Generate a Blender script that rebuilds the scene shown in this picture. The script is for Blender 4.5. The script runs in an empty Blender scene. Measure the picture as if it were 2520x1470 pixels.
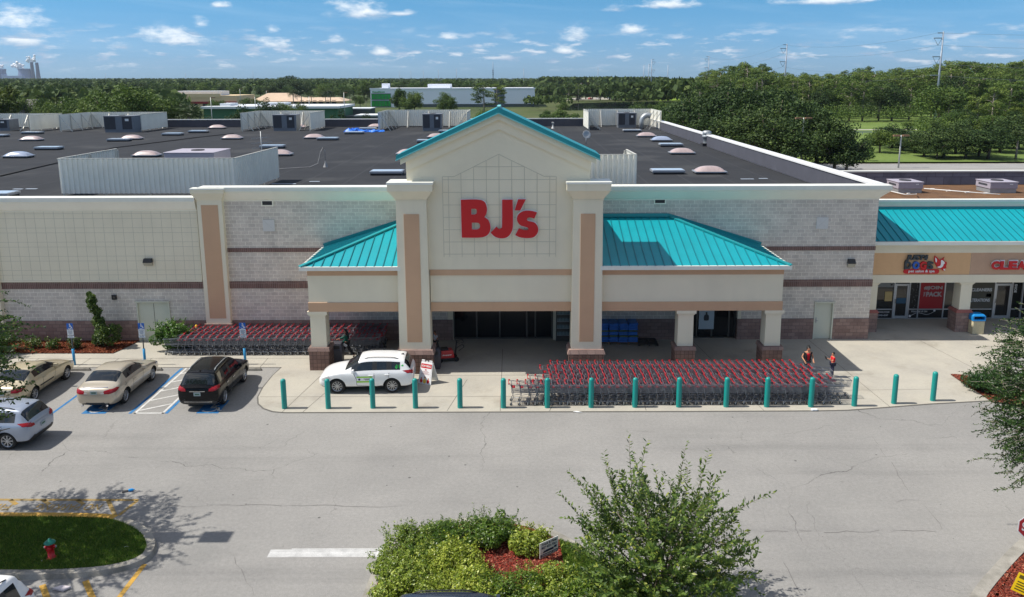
import bpy, bmesh, math, random
import numpy as np
from mathutils import Vector, Matrix
R_=math.radians
SC=bpy.context.scene
COL=SC.collection
# ---------------------------------------------------------------- camera
# survey of the photograph: picture units are 2520 x 1470, focal length 2000 units
F_,CX,CY,CAMH=2000.0,1273.0,600.0,14.4
TH=math.atan(405/2000.0); SN,CN=math.sin(TH),math.cos(TH); RL=-0.003
cr,sr=math.cos(RL),math.sin(RL)
cam=bpy.data.objects.new('camera',bpy.data.cameras.new('camera')); COL.objects.link(cam)
cam.data.sensor_width=36; cam.data.lens=36*F_/2520
cam.data.shift_x=-(CX-1260)/2520; cam.data.shift_y=(CY-735)/2520
cam.data.clip_start=0.5; cam.data.clip_end=60000
rt=Vector((cr,sr*SN,sr*CN)); up=-Vector((sr,-cr*SN,-cr*CN)); fw=Vector((0,CN,-SN))
m=Matrix((rt,up,-fw)).transposed().to_4x4(); m.translation=(0,0,CAMH)
cam.matrix_world=m; SC.camera=cam
# ---------------------------------------------------------------- light
SUN_DIR=Vector((-1.0,-0.015,1.40)).normalized()      # towards the sun
ELEV=math.asin(SUN_DIR.z); AZ=math.atan2(SUN_DIR.x,SUN_DIR.y)
sl=bpy.data.lights.new('sun','SUN'); sl.energy=4.0; sl.angle=R_(0.53); sl.color=(1.0,0.95,0.87)
so=bpy.data.objects.new('sun',sl); COL.objects.link(so)
so.rotation_euler=SUN_DIR.to_track_quat('Z','Y').to_euler(); so.location=(-60,0,90)
SC.view_settings.view_transform='Standard'; SC.view_settings.look='None'
SC.view_settings.exposure=0.52; SC.view_settings.gamma=1.0; SC.view_settings.use_curve_mapping=False
W=bpy.data.worlds.new('World'); SC.world=W; W.use_nodes=True
nt=W.node_tree; nt.nodes.clear()
def nd(t,typ,**kw):
    n=t.nodes.new(typ)
    for k,v in kw.items():
        if k.startswith('i_'): n.inputs[int(k[2:]) if k[2:].isdigit() else k[2:].replace('_',' ')].default_value=v
        else: setattr(n,k,v)
    return n
def mth(t,op,a,b=None,clamp=False):
    n=t.nodes.new('ShaderNodeMath'); n.operation=op; n.use_clamp=clamp
    for i,v in enumerate((a,b)):
        if v is None: continue
        if isinstance(v,(int,float)): n.inputs[i].default_value=v
        else: t.links.new(v,n.inputs[i])
    return n.outputs[0]
def mixc(t,f,a,b,blend='MIX'):
    n=t.nodes.new('ShaderNodeMix'); n.data_type='RGBA'; n.blend_type=blend
    for i,v in ((0,f),(6,a),(7,b)):
        if isinstance(v,(int,float)): n.inputs[i].default_value=v
        elif isinstance(v,tuple): n.inputs[i].default_value=v if len(v)==4 else v+(1,)
        else: t.links.new(v,n.inputs[i])
    return n.outputs[2]
def rng(t,v,a,b,c=0.0,d=1.0,smooth=True):
    n=t.nodes.new('ShaderNodeMapRange'); n.interpolation_type='SMOOTHSTEP' if smooth else 'LINEAR'
    t.links.new(v,n.inputs[0])
    for i,x in enumerate((a,b,c,d)): n.inputs[1+i].default_value=x
    return n.outputs[0]
sky=nd(nt,'ShaderNodeTexSky',sky_type='NISHITA',sun_disc=False,sun_elevation=ELEV,sun_rotation=AZ,altitude=10,air_density=1.0,dust_density=0.25,ozone_density=3.0)
tc=nd(nt,'ShaderNodeTexCoord')
sep=nd(nt,'ShaderNodeSeparateXYZ'); nt.links.new(tc.outputs['Generated'],sep.inputs[0])
X_,Y_,Z_=sep.outputs
# cumulus: a cloud field on a plane high above the ground, seen from below
zz=mth(nt,'MAXIMUM',Z_,0.004)
zc=mth(nt,'ADD',zz,0.02)
cu=mth(nt,'DIVIDE',X_,zc); cv=mth(nt,'DIVIDE',Y_,zc)
cmb=nd(nt,'ShaderNodeCombineXYZ'); nt.links.new(cu,cmb.inputs[0]); nt.links.new(cv,cmb.inputs[1]); nt.links.new(mth(nt,'MULTIPLY',Z_,30),cmb.inputs[2])
# angular cloud texture (azimuth, elevation) gives the puffy upright shapes near the horizon
az=mth(nt,'ARCTAN2',X_,Y_)
el=mth(nt,'ARCSINE',Z_)
ca=nd(nt,'ShaderNodeCombineXYZ'); nt.links.new(az,ca.inputs[0]); nt.links.new(mth(nt,'MULTIPLY',el,2.6),ca.inputs[1]); 
def noise(t,vec,scale,detail=6,rough=0.55,dist=0.0,w=None):
    n=nd(t,'ShaderNodeTexNoise'); n.inputs['Scale'].default_value=scale; n.inputs['Detail'].default_value=detail
    n.inputs['Roughness'].default_value=rough; n.inputs['Distortion'].default_value=dist
    if vec is not None: t.links.new(vec,n.inputs['Vector'])
    return n
def blob(azd,eld,ra,re,flat=0.45):
    """one cloud by compass bearing and elevation in degrees: rounded on top, flat below"""
    dx=mth(nt,'DIVIDE',mth(nt,'SUBTRACT',az,R_(azd)),R_(ra))
    dy=mth(nt,'DIVIDE',mth(nt,'SUBTRACT',el,R_(eld)),R_(re))
    below=mth(nt,'LESS_THAN',dy,0.0)
    dy=mth(nt,'MULTIPLY',dy,mth(nt,'ADD',1.0,mth(nt,'MULTIPLY',below,1.0/flat-1)))
    d=mth(nt,'SQRT',mth(nt,'ADD',mth(nt,'MULTIPLY',dx,dx),mth(nt,'MULTIPLY',dy,dy)))
    return mth(nt,'SUBTRACT',1.0,d), dy
n1=noise(nt,ca.outputs[0],26,8,0.62,0.15); n2=noise(nt,ca.outputs[0],70,5,0.6)
n3=noise(nt,ca.outputs[0],9,3,0.5)
shape=mth(nt,'ADD',mth(nt,'MULTIPLY',mth(nt,'SUBTRACT',n1.outputs[0],0.5),2.6),mth(nt,'MULTIPLY',mth(nt,'SUBTRACT',n2.outputs[0],0.5),0.7))
CLOUDS=[]
for px,py,wp,hp in ((52,48,150,62),(40,96,150,40),(440,100,170,52),(492,58,46,40),(305,114,60,24),(892,32,190,52),(985,34,90,16),(680,110,105,34),(830,97,70,24),(668,72,44,24),(1102,92,52,22),(1432,90,92,38),(1556,78,95,20),(1645,14,150,26),(1520,25,80,22),(2040,6,320,22),(940,130,70,24),(842,130,84,20),(1392,128,60,22),(2290,112,80,22),(540,12,50,16)):
    u=(px-CX)/F_; v=(py-CY)/F_; d=Vector((u,CN-v*SN,-SN-v*CN)); L=F_*d.length
    CLOUDS.append((math.degrees(math.atan2(d.x,d.y)),math.degrees(math.asin(d.z/d.length)),math.degrees(wp*.62/L),math.degrees(hp*.95/L)))
best=None;shade=None
for c in CLOUDS:
    b,dy=blob(*c)
    s=mth(nt,'MULTIPLY',mth(nt,'MULTIPLY',dy,1.0),mth(nt,'GREATER_THAN',b,-0.6))
    best=b if best is None else mth(nt,'MAXIMUM',best,b)
    shade=s if shade is None else mth(nt,'ADD',shade,s)
dens=mth(nt,'ADD',best,mth(nt,'MULTIPLY',shape,0.9))
mask=rng(nt,dens,0.12,1.15)
# small far puffs in a low band
lowb=mth(nt,'MULTIPLY',rng(nt,el,R_(0.3),R_(1.2)),rng(nt,el,R_(4.0),R_(1.8)))
cb=nd(nt,'ShaderNodeCombineXYZ'); nt.links.new(az,cb.inputs[0]); nt.links.new(mth(nt,'MULTIPLY',el,4.2),cb.inputs[1]); cb.inputs[2].default_value=3.7
n4=noise(nt,cb.outputs[0],34,6,0.58,0.1)
n4m=mth(nt,'MULTIPLY',rng(nt,n4.outputs[0],0.50,0.72),lowb)
greyf=noise(nt,cb.outputs[0],16,2,0.5)
# thin high streaks
cs=nd(nt,'ShaderNodeCombineXYZ'); nt.links.new(mth(nt,'MULTIPLY',az,0.7),cs.inputs[0]); nt.links.new(mth(nt,'MULTIPLY',mth(nt,'ADD',el,mth(nt,'MULTIPLY',az,0.06)),9.0),cs.inputs[1])
n5=noise(nt,cs.outputs[0],5,5,0.55,0.4)
stre=mth(nt,'MULTIPLY',rng(nt,n5.outputs[0],0.46,0.80),0.24)
lit=rng(nt,mth(nt,'ADD',shade,mth(nt,'MULTIPLY',shape,0.5)),-0.9,0.55)
cumc=mixc(nt,lit,(4.0,4.7,5.7),(8.8,9.0,9.0))
lowc=mixc(nt,rng(nt,greyf.outputs[0],0.40,0.56),(3.0,4.0,5.4),(6.6,7.0,7.5))
hi=rng(nt,el,R_(9),R_(26))
lowt=mixc(nt,rng(nt,el,R_(0.5),R_(6.5)),(0.29,0.53,0.98),(0.235,0.545,0.81))
tint=mixc(nt,hi,lowt,(1.04,0.94,0.88))
skyt=mixc(nt,1.0,sky.outputs[0],tint,'MULTIPLY')
# bright broken cloud added overhead, out of view, to fill the shaded front
nov=noise(nt,tc.outputs['Generated'],3.2,5,0.6)
skyt=mixc(nt,mth(nt,'MULTIPLY',mth(nt,'MULTIPLY',hi,rng(nt,nov.outputs[0],0.45,0.62)),0.6),skyt,(10.0,9.3,8.5))
k=mixc(nt,stre,skyt,(4.5,6.0,7.4))
k=mixc(nt,mth(nt,'MULTIPLY',n4m,0.85),k,lowc)
k=mixc(nt,mth(nt,'MULTIPLY',mask,0.82),k,cumc)
# below the horizon: plain
bg=nd(nt,'ShaderNodeBackground'); bg.inputs[1].default_value=0.095
nt.links.new(k,bg.inputs[0]); ow=nd(nt,'ShaderNodeOutputWorld'); nt.links.new(bg.outputs[0],ow.inputs[0])
# ---------------------------------------------------------------- helpers
def ray(x,y):
    u=x-CX; v=y-CY
    u,v=cr*u+sr*v,-sr*u+cr*v
    u/=F_; v/=F_
    return (u,CN-v*SN,-SN-v*CN)
def gZ(x,y,Z=0.0):
    r=ray(x,y); t=(Z-CAMH)/r[2]; return Vector((t*r[0],t*r[1],Z))
def gY(x,y,Y):
    r=ray(x,y); t=Y/r[1]; return Vector((t*r[0],Y,CAMH+t*r[2]))
def gX(x,y,X):
    r=ray(x,y); t=X/r[0]; return Vector((X,t*r[1],CAMH+t*r[2]))
def pj(X,Y,Z):
    z=Z-CAMH; d=Y*CN-z*SN; u=F_*X/d; v=-F_*(z*CN+Y*SN)/d
    return (CX+cr*u-sr*v, CY+sr*u+cr*v)
def nat(zx,zy,ox,oy,s=2.0996): return ((ox+zx/s)/1.6254,(oy+zy/s)/1.6254)
def s2l(v): v/=255.0; return v/12.92 if v<=0.04045 else ((v+0.055)/1.055)**2.4
def rgb(r,g,b): return (s2l(r),s2l(g),s2l(b),1)
MATS={}
def M(name,col,rough=0.8,metal=0.0,var=0.0,vscale=3.0,bump=0.0,bscale=40.0,streak=0.0,spec=0.5,coat=0.0,alpha=None,trans=0.0,fine=0.0,fscale=60.0):
    if name in MATS: return MATS[name]
    m=bpy.data.materials.new(name); m.use_nodes=True; t=m.node_tree; MATS[name]=m
    b=t.nodes['Principled BSDF']
    if len(col)==3: col=tuple(col)+(1,)
    b.inputs['Base Color'].default_value=col; b.inputs['Roughness'].default_value=rough; b.inputs['Metallic'].default_value=metal
    b.inputs['Specular IOR Level'].default_value=spec
    if coat: b.inputs['Coat Weight'].default_value=coat; b.inputs['Coat Roughness'].default_value=0.04
    if trans: b.inputs['Transmission Weight'].default_value=trans
    if alpha is not None: b.inputs['Alpha'].default_value=alpha
    o=None
    tcn=t.nodes.new('ShaderNodeTexCoord'); vec=tcn.outputs['Object']
    if var or streak or fine:
        cur=col
        if var:
            n=noise(t,vec,vscale,6,0.6); f=rng(t,n.outputs[0],0.25,0.75,1-var,1+var,False)
            g=t.nodes.new('ShaderNodeMix'); g.data_type='RGBA'; g.blend_type='MULTIPLY'; g.inputs[0].default_value=1
            g.inputs[6].default_value=col; t.links.new(f,g.inputs[7]); cur=g.outputs[2]
        if fine:
            n=noise(t,vec,fscale,3,0.7); f=rng(t,n.outputs[0],0.2,0.8,1-fine,1+fine,False)
            g=t.nodes.new('ShaderNodeMix'); g.data_type='RGBA'; g.blend_type='MULTIPLY'; g.inputs[0].default_value=1
            if isinstance(cur,tuple): g.inputs[6].default_value=cur
            else: t.links.new(cur,g.inputs[6])
            t.links.new(f,g.inputs[7]); cur=g.outputs[2]
        if streak:
            mp=t.nodes.new('ShaderNodeMapping'); mp.inputs['Scale'].default_value=(0.7,0.7,0.10); t.links.new(vec,mp.inputs[0])
            n=noise(t,mp.outputs[0],1.6,7,0.65); f=rng(t,n.outputs[0],0.45,0.85,0,streak)
            cur=mixc(t,f,cur,tuple(x*0.45 for x in col[:3]))
        t.links.new(cur,b.inputs['Base Color'])
    if bump:
        n=noise(t,vec,bscale,4,0.6); bp=t.nodes.new('ShaderNodeBump'); bp.inputs['Strength'].default_value=bump; bp.inputs['Distance'].default_value=0.02
        t.links.new(n.outputs[0],bp.inputs['Height']); t.links.new(bp.outputs[0],b.inputs['Normal'])
    return m
def blockmat(name,col1,col2,mortar,bw=0.406,rh=0.203,ms=0.012,bump=0.6,offset=0.5,stain=0.0,stainc=(0.06,0.05,0.045),fine=0.12):
    m=bpy.data.materials.new(name); m.use_nodes=True; t=m.node_tree; MATS[name]=m
    b=t.nodes['Principled BSDF']; b.inputs['Roughness'].default_value=0.9; b.inputs['Specular IOR Level'].default_value=0.2
    tcn=t.nodes.new('ShaderNodeTexCoord'); sp=t.nodes.new('ShaderNodeSeparateXYZ'); t.links.new(tcn.outputs['Object'],sp.inputs[0])
    cb=t.nodes.new('ShaderNodeCombineXYZ'); t.links.new(mth(t,'ADD',sp.outputs[0],sp.outputs[1]),cb.inputs[0]); t.links.new(sp.outputs[2],cb.inputs[1])
    br=t.nodes.new('ShaderNodeTexBrick'); br.offset=offset; br.inputs['Scale'].default_value=1; br.inputs['Brick Width'].default_value=bw; br.inputs['Row Height'].default_value=rh
    br.inputs['Mortar Size'].default_value=ms; br.inputs['Mortar Smooth'].default_value=0.15; br.inputs['Bias'].default_value=0
    br.inputs['Color1'].default_value=col1; br.inputs['Color2'].default_value=col2; br.inputs['Mortar'].default_value=mortar
    t.links.new(cb.outputs[0],br.inputs['Vector'])
    n=noise(t,tcn.outputs['Object'],1.3,6,0.62); f=rng(t,n.outputs[0],0.25,0.75,0.84,1.14,False)
    n2=noise(t,tcn.outputs['Object'],22,4,0.7); f2=rng(t,n2.outputs[0],0.25,0.75,1-fine,1+fine,False)
    g=mixc(t,1.0,br.outputs['Color'],f,'MULTIPLY'); g=mixc(t,1.0,g,f2,'MULTIPLY')
    if stain:
        mp=t.nodes.new('ShaderNodeMapping'); mp.inputs['Scale'].default_value=(1,1,0.35); t.links.new(tcn.outputs['Object'],mp.inputs[0])
        n3=noise(t,mp.outputs[0],0.55,8,0.68); g=mixc(t,rng(t,n3.outputs[0],0.52,0.78,0,stain),g,stainc)
    t.links.new(g,b.inputs['Base Color'])
    h=mth(t,'ADD',mth(t,'MULTIPLY',br.outputs['Fac'],-1.0),mth(t,'MULTIPLY',n2.outputs[0],0.7))
    bp=t.nodes.new('ShaderNodeBump'); bp.inputs['Strength'].default_value=bump; bp.inputs['Distance'].default_value=0.015
    t.links.new(h,bp.inputs['Height']); t.links.new(bp.outputs[0],b.inputs['Normal'])
    return m
class MB:
    def __init__(s): s.v=[];s.f=[];s.m=[];s.sm=[]
    def add(s,vs,fs,mi=0,smooth=False):
        o=len(s.v); s.v+= [tuple(p) for p in vs]
        for f in fs: s.f.append(tuple(i+o for i in f)); s.m.append(mi); s.sm.append(smooth)
        return s
    def box(s,x0,x1,y0,y1,z0,z1,mi=0):
        v=[(x,y,z) for x in (x0,x1) for y in (y0,y1) for z in (z0,z1)]
        return s.add(v,[(0,1,3,2),(4,6,7,5),(0,4,5,1),(2,3,7,6),(0,2,6,4),(1,5,7,3)],mi)
    def hexa(s,b,t,mi=0):
        """bottom and top quads (same winding, counter-clockwise from above)"""
        return s.add(list(b)+list(t),[(3,2,1,0),(4,5,6,7),(0,1,5,4),(1,2,6,5),(2,3,7,6),(3,0,4,7)],mi)
    def frus(s,x0,x1,y0,y1,z0,X0,X1,Y0,Y1,z1,mi=0):
        return s.hexa([(x0,y0,z0),(x1,y0,z0),(x1,y1,z0),(x0,y1,z0)],[(X0,Y0,z1),(X1,Y0,z1),(X1,Y1,z1),(X0,Y1,z1)],mi)
    def bar(s,p,q,w,h=None,mi=0):
        h=h or w; p=Vector(p);q=Vector(q);d=(q-p)
        if d.length<1e-6: return s
        d.normalize(); u=d.cross(Vector((0,0,1)))
        if u.length<1e-3: u=Vector((1,0,0))
        u.normalize(); n=u.cross(d)
        a=u*w/2;b=n*h/2
        return s.add([p-a-b,p+a-b,p+a+b,p-a+b,q-a-b,q+a-b,q+a+b,q-a+b],[(3,2,1,0),(4,5,6,7),(0,1,5,4),(1,2,6,5),(2,3,7,6),(3,0,4,7)],mi)
    def tube(s,pts,r,n=6,mi=0,caps=True,smooth=True):
        pts=[Vector(p) for p in pts]; k=len(pts)
        rr=r if isinstance(r,(list,tuple)) else [r]*k
        o=len(s.v); ref=None; fs=[]; vs=[]
        for i,p in enumerate(pts):
            d=(pts[min(i+1,k-1)]-pts[max(i-1,0)])
            if d.length<1e-9: d=Vector((0,0,1))
            d.normalize()
            if ref is None:
                ref=Vector((0,0,1)) if abs(d.z)<0.9 else Vector((1,0,0))
            u=ref-d*ref.dot(d)
            if u.length<1e-4: u=d.orthogonal()
            u.normalize(); ref=u; w=d.cross(u)
            for j in range(n):
                a=2*math.pi*j/n; vs.append(p+(u*math.cos(a)+w*math.sin(a))*rr[i])
        for i in range(k-1):
            for j in range(n):
                a=i*n+j;b=i*n+(j+1)%n; fs.append((a,b,b+n,a+n))
        s.add(vs,fs,mi,smooth)
        if caps: s.add([],[tuple(o+i for i in range(n-1,-1,-1)),tuple(o+(k-1)*n+i for i in range(n))]if False else [],mi); s._cap(o,n,k,mi)
        return s
    def _cap(s,o,n,k,mi):
        s.f.append(tuple(o+i for i in range(n-1,-1,-1))); s.m.append(mi); s.sm.append(False)
        s.f.append(tuple(o+(k-1)*n+i for i in range(n))); s.m.append(mi); s.sm.append(False)
    def cyl(s,c,r,z0,z1,n=16,mi=0,r2=None):
        return s.tube([(c[0],c[1],z0),(c[0],c[1],z1)],[r,r if r2 is None else r2],n,mi)
    def lathe(s,c,prof,n=16,mi=0):
        """profile: list of (radius,z)"""
        o=len(prof); vs=[(c[0]+max(r,1e-4)*math.cos(2*math.pi*j/n),c[1]+max(r,1e-4)*math.sin(2*math.pi*j/n),c[2]+z) for r,z in prof for j in range(n)]
        s.add(vs,[(i*n+j,i*n+(j+1)%n,(i+1)*n+(j+1)%n,(i+1)*n+j) for i in range(o-1) for j in range(n)],mi,True)
        if prof[0][0]>.002: s.add([vs[j] for j in range(n)],[tuple(range(n-1,-1,-1))],mi)
        if prof[-1][0]>.002: s.add([vs[(o-1)*n+j] for j in range(n)],[tuple(range(n))],mi)
        return s
    def ringy(s,prof,n=24,mi=0):
        """surface of revolution about the y axis: (radius,y)"""
        vs=[(r*math.cos(2*math.pi*j/n),y,r*math.sin(2*math.pi*j/n)) for r,y in prof for j in range(n)]
        return s.add(vs,[(i*n+j,i*n+(j+1)%n,(i+1)*n+(j+1)%n,(i+1)*n+j) for i in range(len(prof)-1) for j in range(n)],mi,True)
    def poly(s,pts,mi=0): return s.add(pts,[tuple(range(len(pts)))],mi)
    def prism(s,pts,d,mi=0):
        """extrude polygon pts (3d) along vector d"""
        n=len(pts); d=Vector(d); a=[Vector(p) for p in pts]; b=[p+d for p in a]
        fs=[tuple(range(n-1,-1,-1)),tuple(range(n,2*n))]+[(i,(i+1)%n,n+(i+1)%n,n+i) for i in range(n)]
        return s.add(a+b,fs,mi)
    def mesh(s,name,mats):
        me=bpy.data.meshes.new(name); me.from_pydata([tuple(v) for v in s.v],[],s.f)
        if not isinstance(mats,(list,tuple)): mats=[mats]
        for x in mats: me.materials.append(x)
        me.polygons.foreach_set('material_index',s.m); me.polygons.foreach_set('use_smooth',s.sm)
        me.update(); 
        bm=bmesh.new(); bm.from_mesh(me); bmesh.ops.recalc_face_normals(bm,faces=bm.faces); bm.to_mesh(me); bm.free()
        return me
    def build(s,name,mats,parent=None,bevel=0.0):
        o=bpy.data.objects.new(name,s.mesh(name,mats)); COL.objects.link(o)
        if parent: o.parent=parent
        if bevel:
            b=o.modifiers.new('bevel','BEVEL'); b.width=bevel; b.segments=2; b.limit_method='ANGLE'
        return o
def tag(o,label=None,cat=None,group=None,kind=None):
    if label: o['label']=label
    if cat: o['category']=cat
    if group: o['group']=group
    if kind: o['kind']=kind
    return o
def thing(name,label,cat,loc=(0,0,0),rz=0.0,group=None):
    o=bpy.data.objects.new(name,None); COL.objects.link(o); o.location=loc; o.rotation_euler=(0,0,rz); o.empty_display_size=0.2
    return tag(o,label,cat,group)
def dup(o,loc=None,rz=None,label=None,group=None,scale=None,parent=None):
    c=o.copy(); COL.objects.link(c)
    if parent: c.parent=parent
    for ch in list(o.children): dup(ch,parent=c)
    if loc is not None: c.location=loc
    if rz is not None: c.rotation_euler=(0,0,rz)
    if scale is not None: c.scale=(scale,)*3 if isinstance(scale,(int,float)) else scale
    if label: c['label']=label
    if group: c['group']=group
    return c
def struct(o): o['kind']='structure'; return o
def textmesh(txt,size,ext=0.004,bold=0.0,align='CENTER',shear=0.0,sx=1.0,spacing=1.0):
    cu=bpy.data.curves.new('lettering','FONT'); cu.body=txt; cu.size=size; cu.extrude=ext; cu.offset=bold; cu.align_x=align; cu.align_y='CENTER'; cu.shear=shear; cu.space_character=spacing; cu.resolution_u=3
    o=bpy.data.objects.new('lettering',cu); COL.objects.link(o)
    dg=bpy.context.evaluated_depsgraph_get(); me=bpy.data.meshes.new_from_object(o.evaluated_get(dg))
    bpy.data.objects.remove(o); bpy.data.curves.remove(cu)
    if sx!=1: 
        for v in me.vertices: v.co.x*=sx
    return me
def put(me,name,mat,parent,mw):
    o=bpy.data.objects.new(name,me); COL.objects.link(o); me.materials.clear(); me.materials.append(mat)
    o.parent=parent; o.matrix_local=mw; return o
FRONT=Matrix.Rotation(R_(90),4,'X')       # text lying in xy -> facing -Y
def curve_letter(splines,ext,res=6):
    cu=bpy.data.curves.new('letter','CURVE'); cu.dimensions='2D'; cu.fill_mode='BOTH'; cu.extrude=ext; cu.resolution_u=res
    for pts in splines:
        sp=cu.splines.new('POLY'); sp.points.add(len(pts)-1); sp.use_cyclic_u=True
        for i,p in enumerate(pts): sp.points[i].co=(p[0],p[1],0,1)
    o=bpy.data.objects.new('letter',cu); COL.objects.link(o)
    dg=bpy.context.evaluated_depsgraph_get(); me=bpy.data.meshes.new_from_object(o.evaluated_get(dg))
    bpy.data.objects.remove(o); bpy.data.curves.remove(cu); return me
def smooth_poly(pts,n=6):
    """closed Catmull-Rom through pts; a point given as (x,y,1) is a sharp corner"""
    k=len(pts); out=[]
    for i in range(k):
        p0,p1,p2,p3=pts[i-1],pts[i],pts[(i+1)%k],pts[(i+2)%k]
        if len(p1)>2: p0=p1
        if len(p2)>2: p3=p2
        if len(p1)>2 and len(p2)>2: out.append(p1[:2]); continue
        for j in range(n):
            t=j/n
            out.append(tuple(0.5*((2*p1[a])+(-p0[a]+p2[a])*t+(2*p0[a]-5*p1[a]+4*p2[a]-p3[a])*t*t+(-p0[a]+3*p1[a]-3*p2[a]+p3[a])*t**3) for a in (0,1)))
    return out
# ---------------------------------------------------------------- materials
cream=M('cream_stucco',rgb(228,219,195),0.9,var=0.05,vscale=0.5,streak=0.12,bump=0.15,bscale=60,spec=0.2)
creamtrim=M('cream_trim',rgb(242,236,218),0.8,var=0.04,vscale=0.8,streak=0.12,spec=0.25)
capmetal=M('parapet_cap_metal',rgb(226,226,216),0.45,var=0.05,vscale=1.2,streak=0.15)
tan=M('tan_stucco',rgb(200,164,133),0.9,var=0.05,vscale=0.7,streak=0.12,bump=0.15,bscale=60,spec=0.2)
blockw=blockmat('pale_split_block',rgb(212,202,189),rgb(197,187,176),rgb(238,231,217),stain=0.18,stainc=rgb(110,98,92))
blockd=blockmat('brown_split_block',rgb(156,132,122),rgb(136,112,104),rgb(120,102,96),stain=0.35)
soldier=blockmat('soldier_course_brick',rgb(128,100,92),rgb(108,84,78),rgb(150,132,124),bw=0.105,rh=0.42,ms=0.012,offset=0.0)
pedblock=blockmat('pedestal_block',rgb(142,114,102),rgb(122,98,90),rgb(92,76,70),bw=0.203,rh=0.203,offset=0.0,stain=0.2)
teal=M('teal_metal_roof',rgb(6,146,157),0.45,0.0,var=0.09,vscale=0.45,streak=0.18,spec=0.5)
tealdark=M('teal_trim',rgb(14,132,138),0.45)
roofm=M('black_roof_membrane',rgb(52,55,58),0.92,var=0.16,vscale=0.25,fine=0.15,fscale=8,spec=0.2)
membr=M('parapet_membrane',rgb(74,75,84),0.85,var=0.15,vscale=0.8)
joint=M('joint_and_groove_shade',rgb(196,190,170),0.9)  # darker tone stands in for the shade inside scored grooves
darkglass=M('dark_glass',(0.012,0.014,0.016),0.06,0.0,spec=0.6)
frame=M('bronze_frame',rgb(96,92,86),0.45,0.3)
alu=M('aluminium_frame',rgb(188,190,192),0.4,0.6)
doorm=M('grey_green_door',rgb(202,203,186),0.6,var=0.03,streak=0.1)
white=M('white_paint',(0.8,0.8,0.78),0.5,var=0.03,vscale=2)
black=M('black_plastic',(0.018,0.018,0.02),0.5)
rubber=M('rubber',(0.015,0.015,0.015),0.85)
galv=M('galvanised_steel',rgb(168,172,174),0.45,0.5,var=0.1,vscale=4)
steel=M('cart_steel',rgb(132,137,146),0.4,0.5)
red=M('red_plastic',rgb(186,26,38),0.45)
signred=M('sign_red',rgb(196,14,24),0.4)
concrete=M('concrete',rgb(196,190,174),0.92,var=0.08,vscale=0.7,fine=0.1,fscale=50,bump=0.1,bscale=80,spec=0.2)
# ---------------------------------------------------------------- ground, paving, markings
def groundmat(name,c1,c2,scale,fine=0.15,fscale=20,rough=0.95,extra=None):
    m=bpy.data.materials.new(name); m.use_nodes=True; t=m.node_tree; MATS[name]=m
    b=t.nodes['Principled BSDF']; b.inputs['Roughness'].default_value=rough; b.inputs['Specular IOR Level'].default_value=0.15
    tcn=t.nodes.new('ShaderNodeTexCoord'); v=tcn.outputs['Object']
    n=noise(t,v,scale,8,0.62); c=mixc(t,rng(t,n.outputs[0],0.32,0.68),c1,c2)
    n2=noise(t,v,fscale,4,0.75); c=mixc(t,1.0,c,rng(t,n2.outputs[0],0.2,0.8,1-fine,1+fine,False),'MULTIPLY')
    if extra: c=extra(t,v,c)
    t.links.new(c,b.inputs['Base Color'])
    bp=t.nodes.new('ShaderNodeBump'); bp.inputs['Strength'].default_value=0.35; bp.inputs['Distance'].default_value=0.02
    t.links.new(n2.outputs[0],bp.inputs['Height']); t.links.new(bp.outputs[0],b.inputs['Normal'])
    return m
def asph_extra(t,v,c):
    # tyre-darkened lanes running along the front, irregular cracks, oil spots
    mp=t.nodes.new('ShaderNodeMapping'); mp.inputs['Scale'].default_value=(0.05,0.9,1); t.links.new(v,mp.inputs[0])
    n=noise(t,mp.outputs[0],0.8,6,0.6); c=mixc(t,rng(t,n.outputs[0],0.5,0.8,0,0.30),c,(0.10,0.10,0.10))
    nz=noise(t,v,0.5,4,0.6); vv=t.nodes.new('ShaderNodeVectorMath'); vv.operation='MULTIPLY_ADD'
    t.links.new(nz.outputs['Color'],vv.inputs[0]); vv.inputs[1].default_value=(1.6,1.6,0); t.links.new(v,vv.inputs[2])
    for sc,w,amt in ((0.085,0.0016,0.75),(0.19,0.0022,0.4)):
        vo=t.nodes.new('ShaderNodeTexVoronoi'); vo.feature='DISTANCE_TO_EDGE'; vo.inputs['Scale'].default_value=sc; t.links.new(vv.outputs[0],vo.inputs['Vector'])
        line=rng(t,vo.outputs['Distance'],0.0,w,1.0,0.0)
        brk=noise(t,v,0.22,3,0.6); c=mixc(t,mth(t,'MULTIPLY',mth(t,'MULTIPLY',line,rng(t,brk.outputs[0],0.45,0.62)),amt),c,(0.055,0.053,0.05))
    # dark pock marks and gum spots
    for sc,r,amt,s in ((1.5,0.075,0.75,0.0),(4.2,0.09,0.5,5.0)):
        vo=t.nodes.new('ShaderNodeTexVoronoi'); vo.inputs['Scale'].default_value=sc; vo.inputs['Randomness'].default_value=1
        a=t.nodes.new('ShaderNodeVectorMath'); a.operation='ADD'; a.inputs[1].default_value=(s,s*2,0); t.links.new(v,a.inputs[0]); t.links.new(a.outputs[0],vo.inputs['Vector'])
        sp=t.nodes.new('ShaderNodeSeparateColor'); t.links.new(vo.outputs['Color'],sp.inputs[0])
        rad=mth(t,'MULTIPLY',mth(t,'SUBTRACT',sp.outputs[0],0.55,True),r*2.2)
        spot=mth(t,'LESS_THAN',vo.outputs['Distance'],rad); c=mixc(t,mth(t,'MULTIPLY',spot,amt),c,(0.06,0.058,0.055))
    g1=noise(t,v,7.5,5,0.8); c=mixc(t,1.0,c,rng(t,g1.outputs[0],0.3,0.7,0.86,1.13,False),'MULTIPLY')
    ns=noise(t,v,0.16,5,0.6); c=mixc(t,rng(t,ns.outputs[0],0.56,0.8,0,0.35),c,(0.12,0.125,0.12))
    return c
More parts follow.
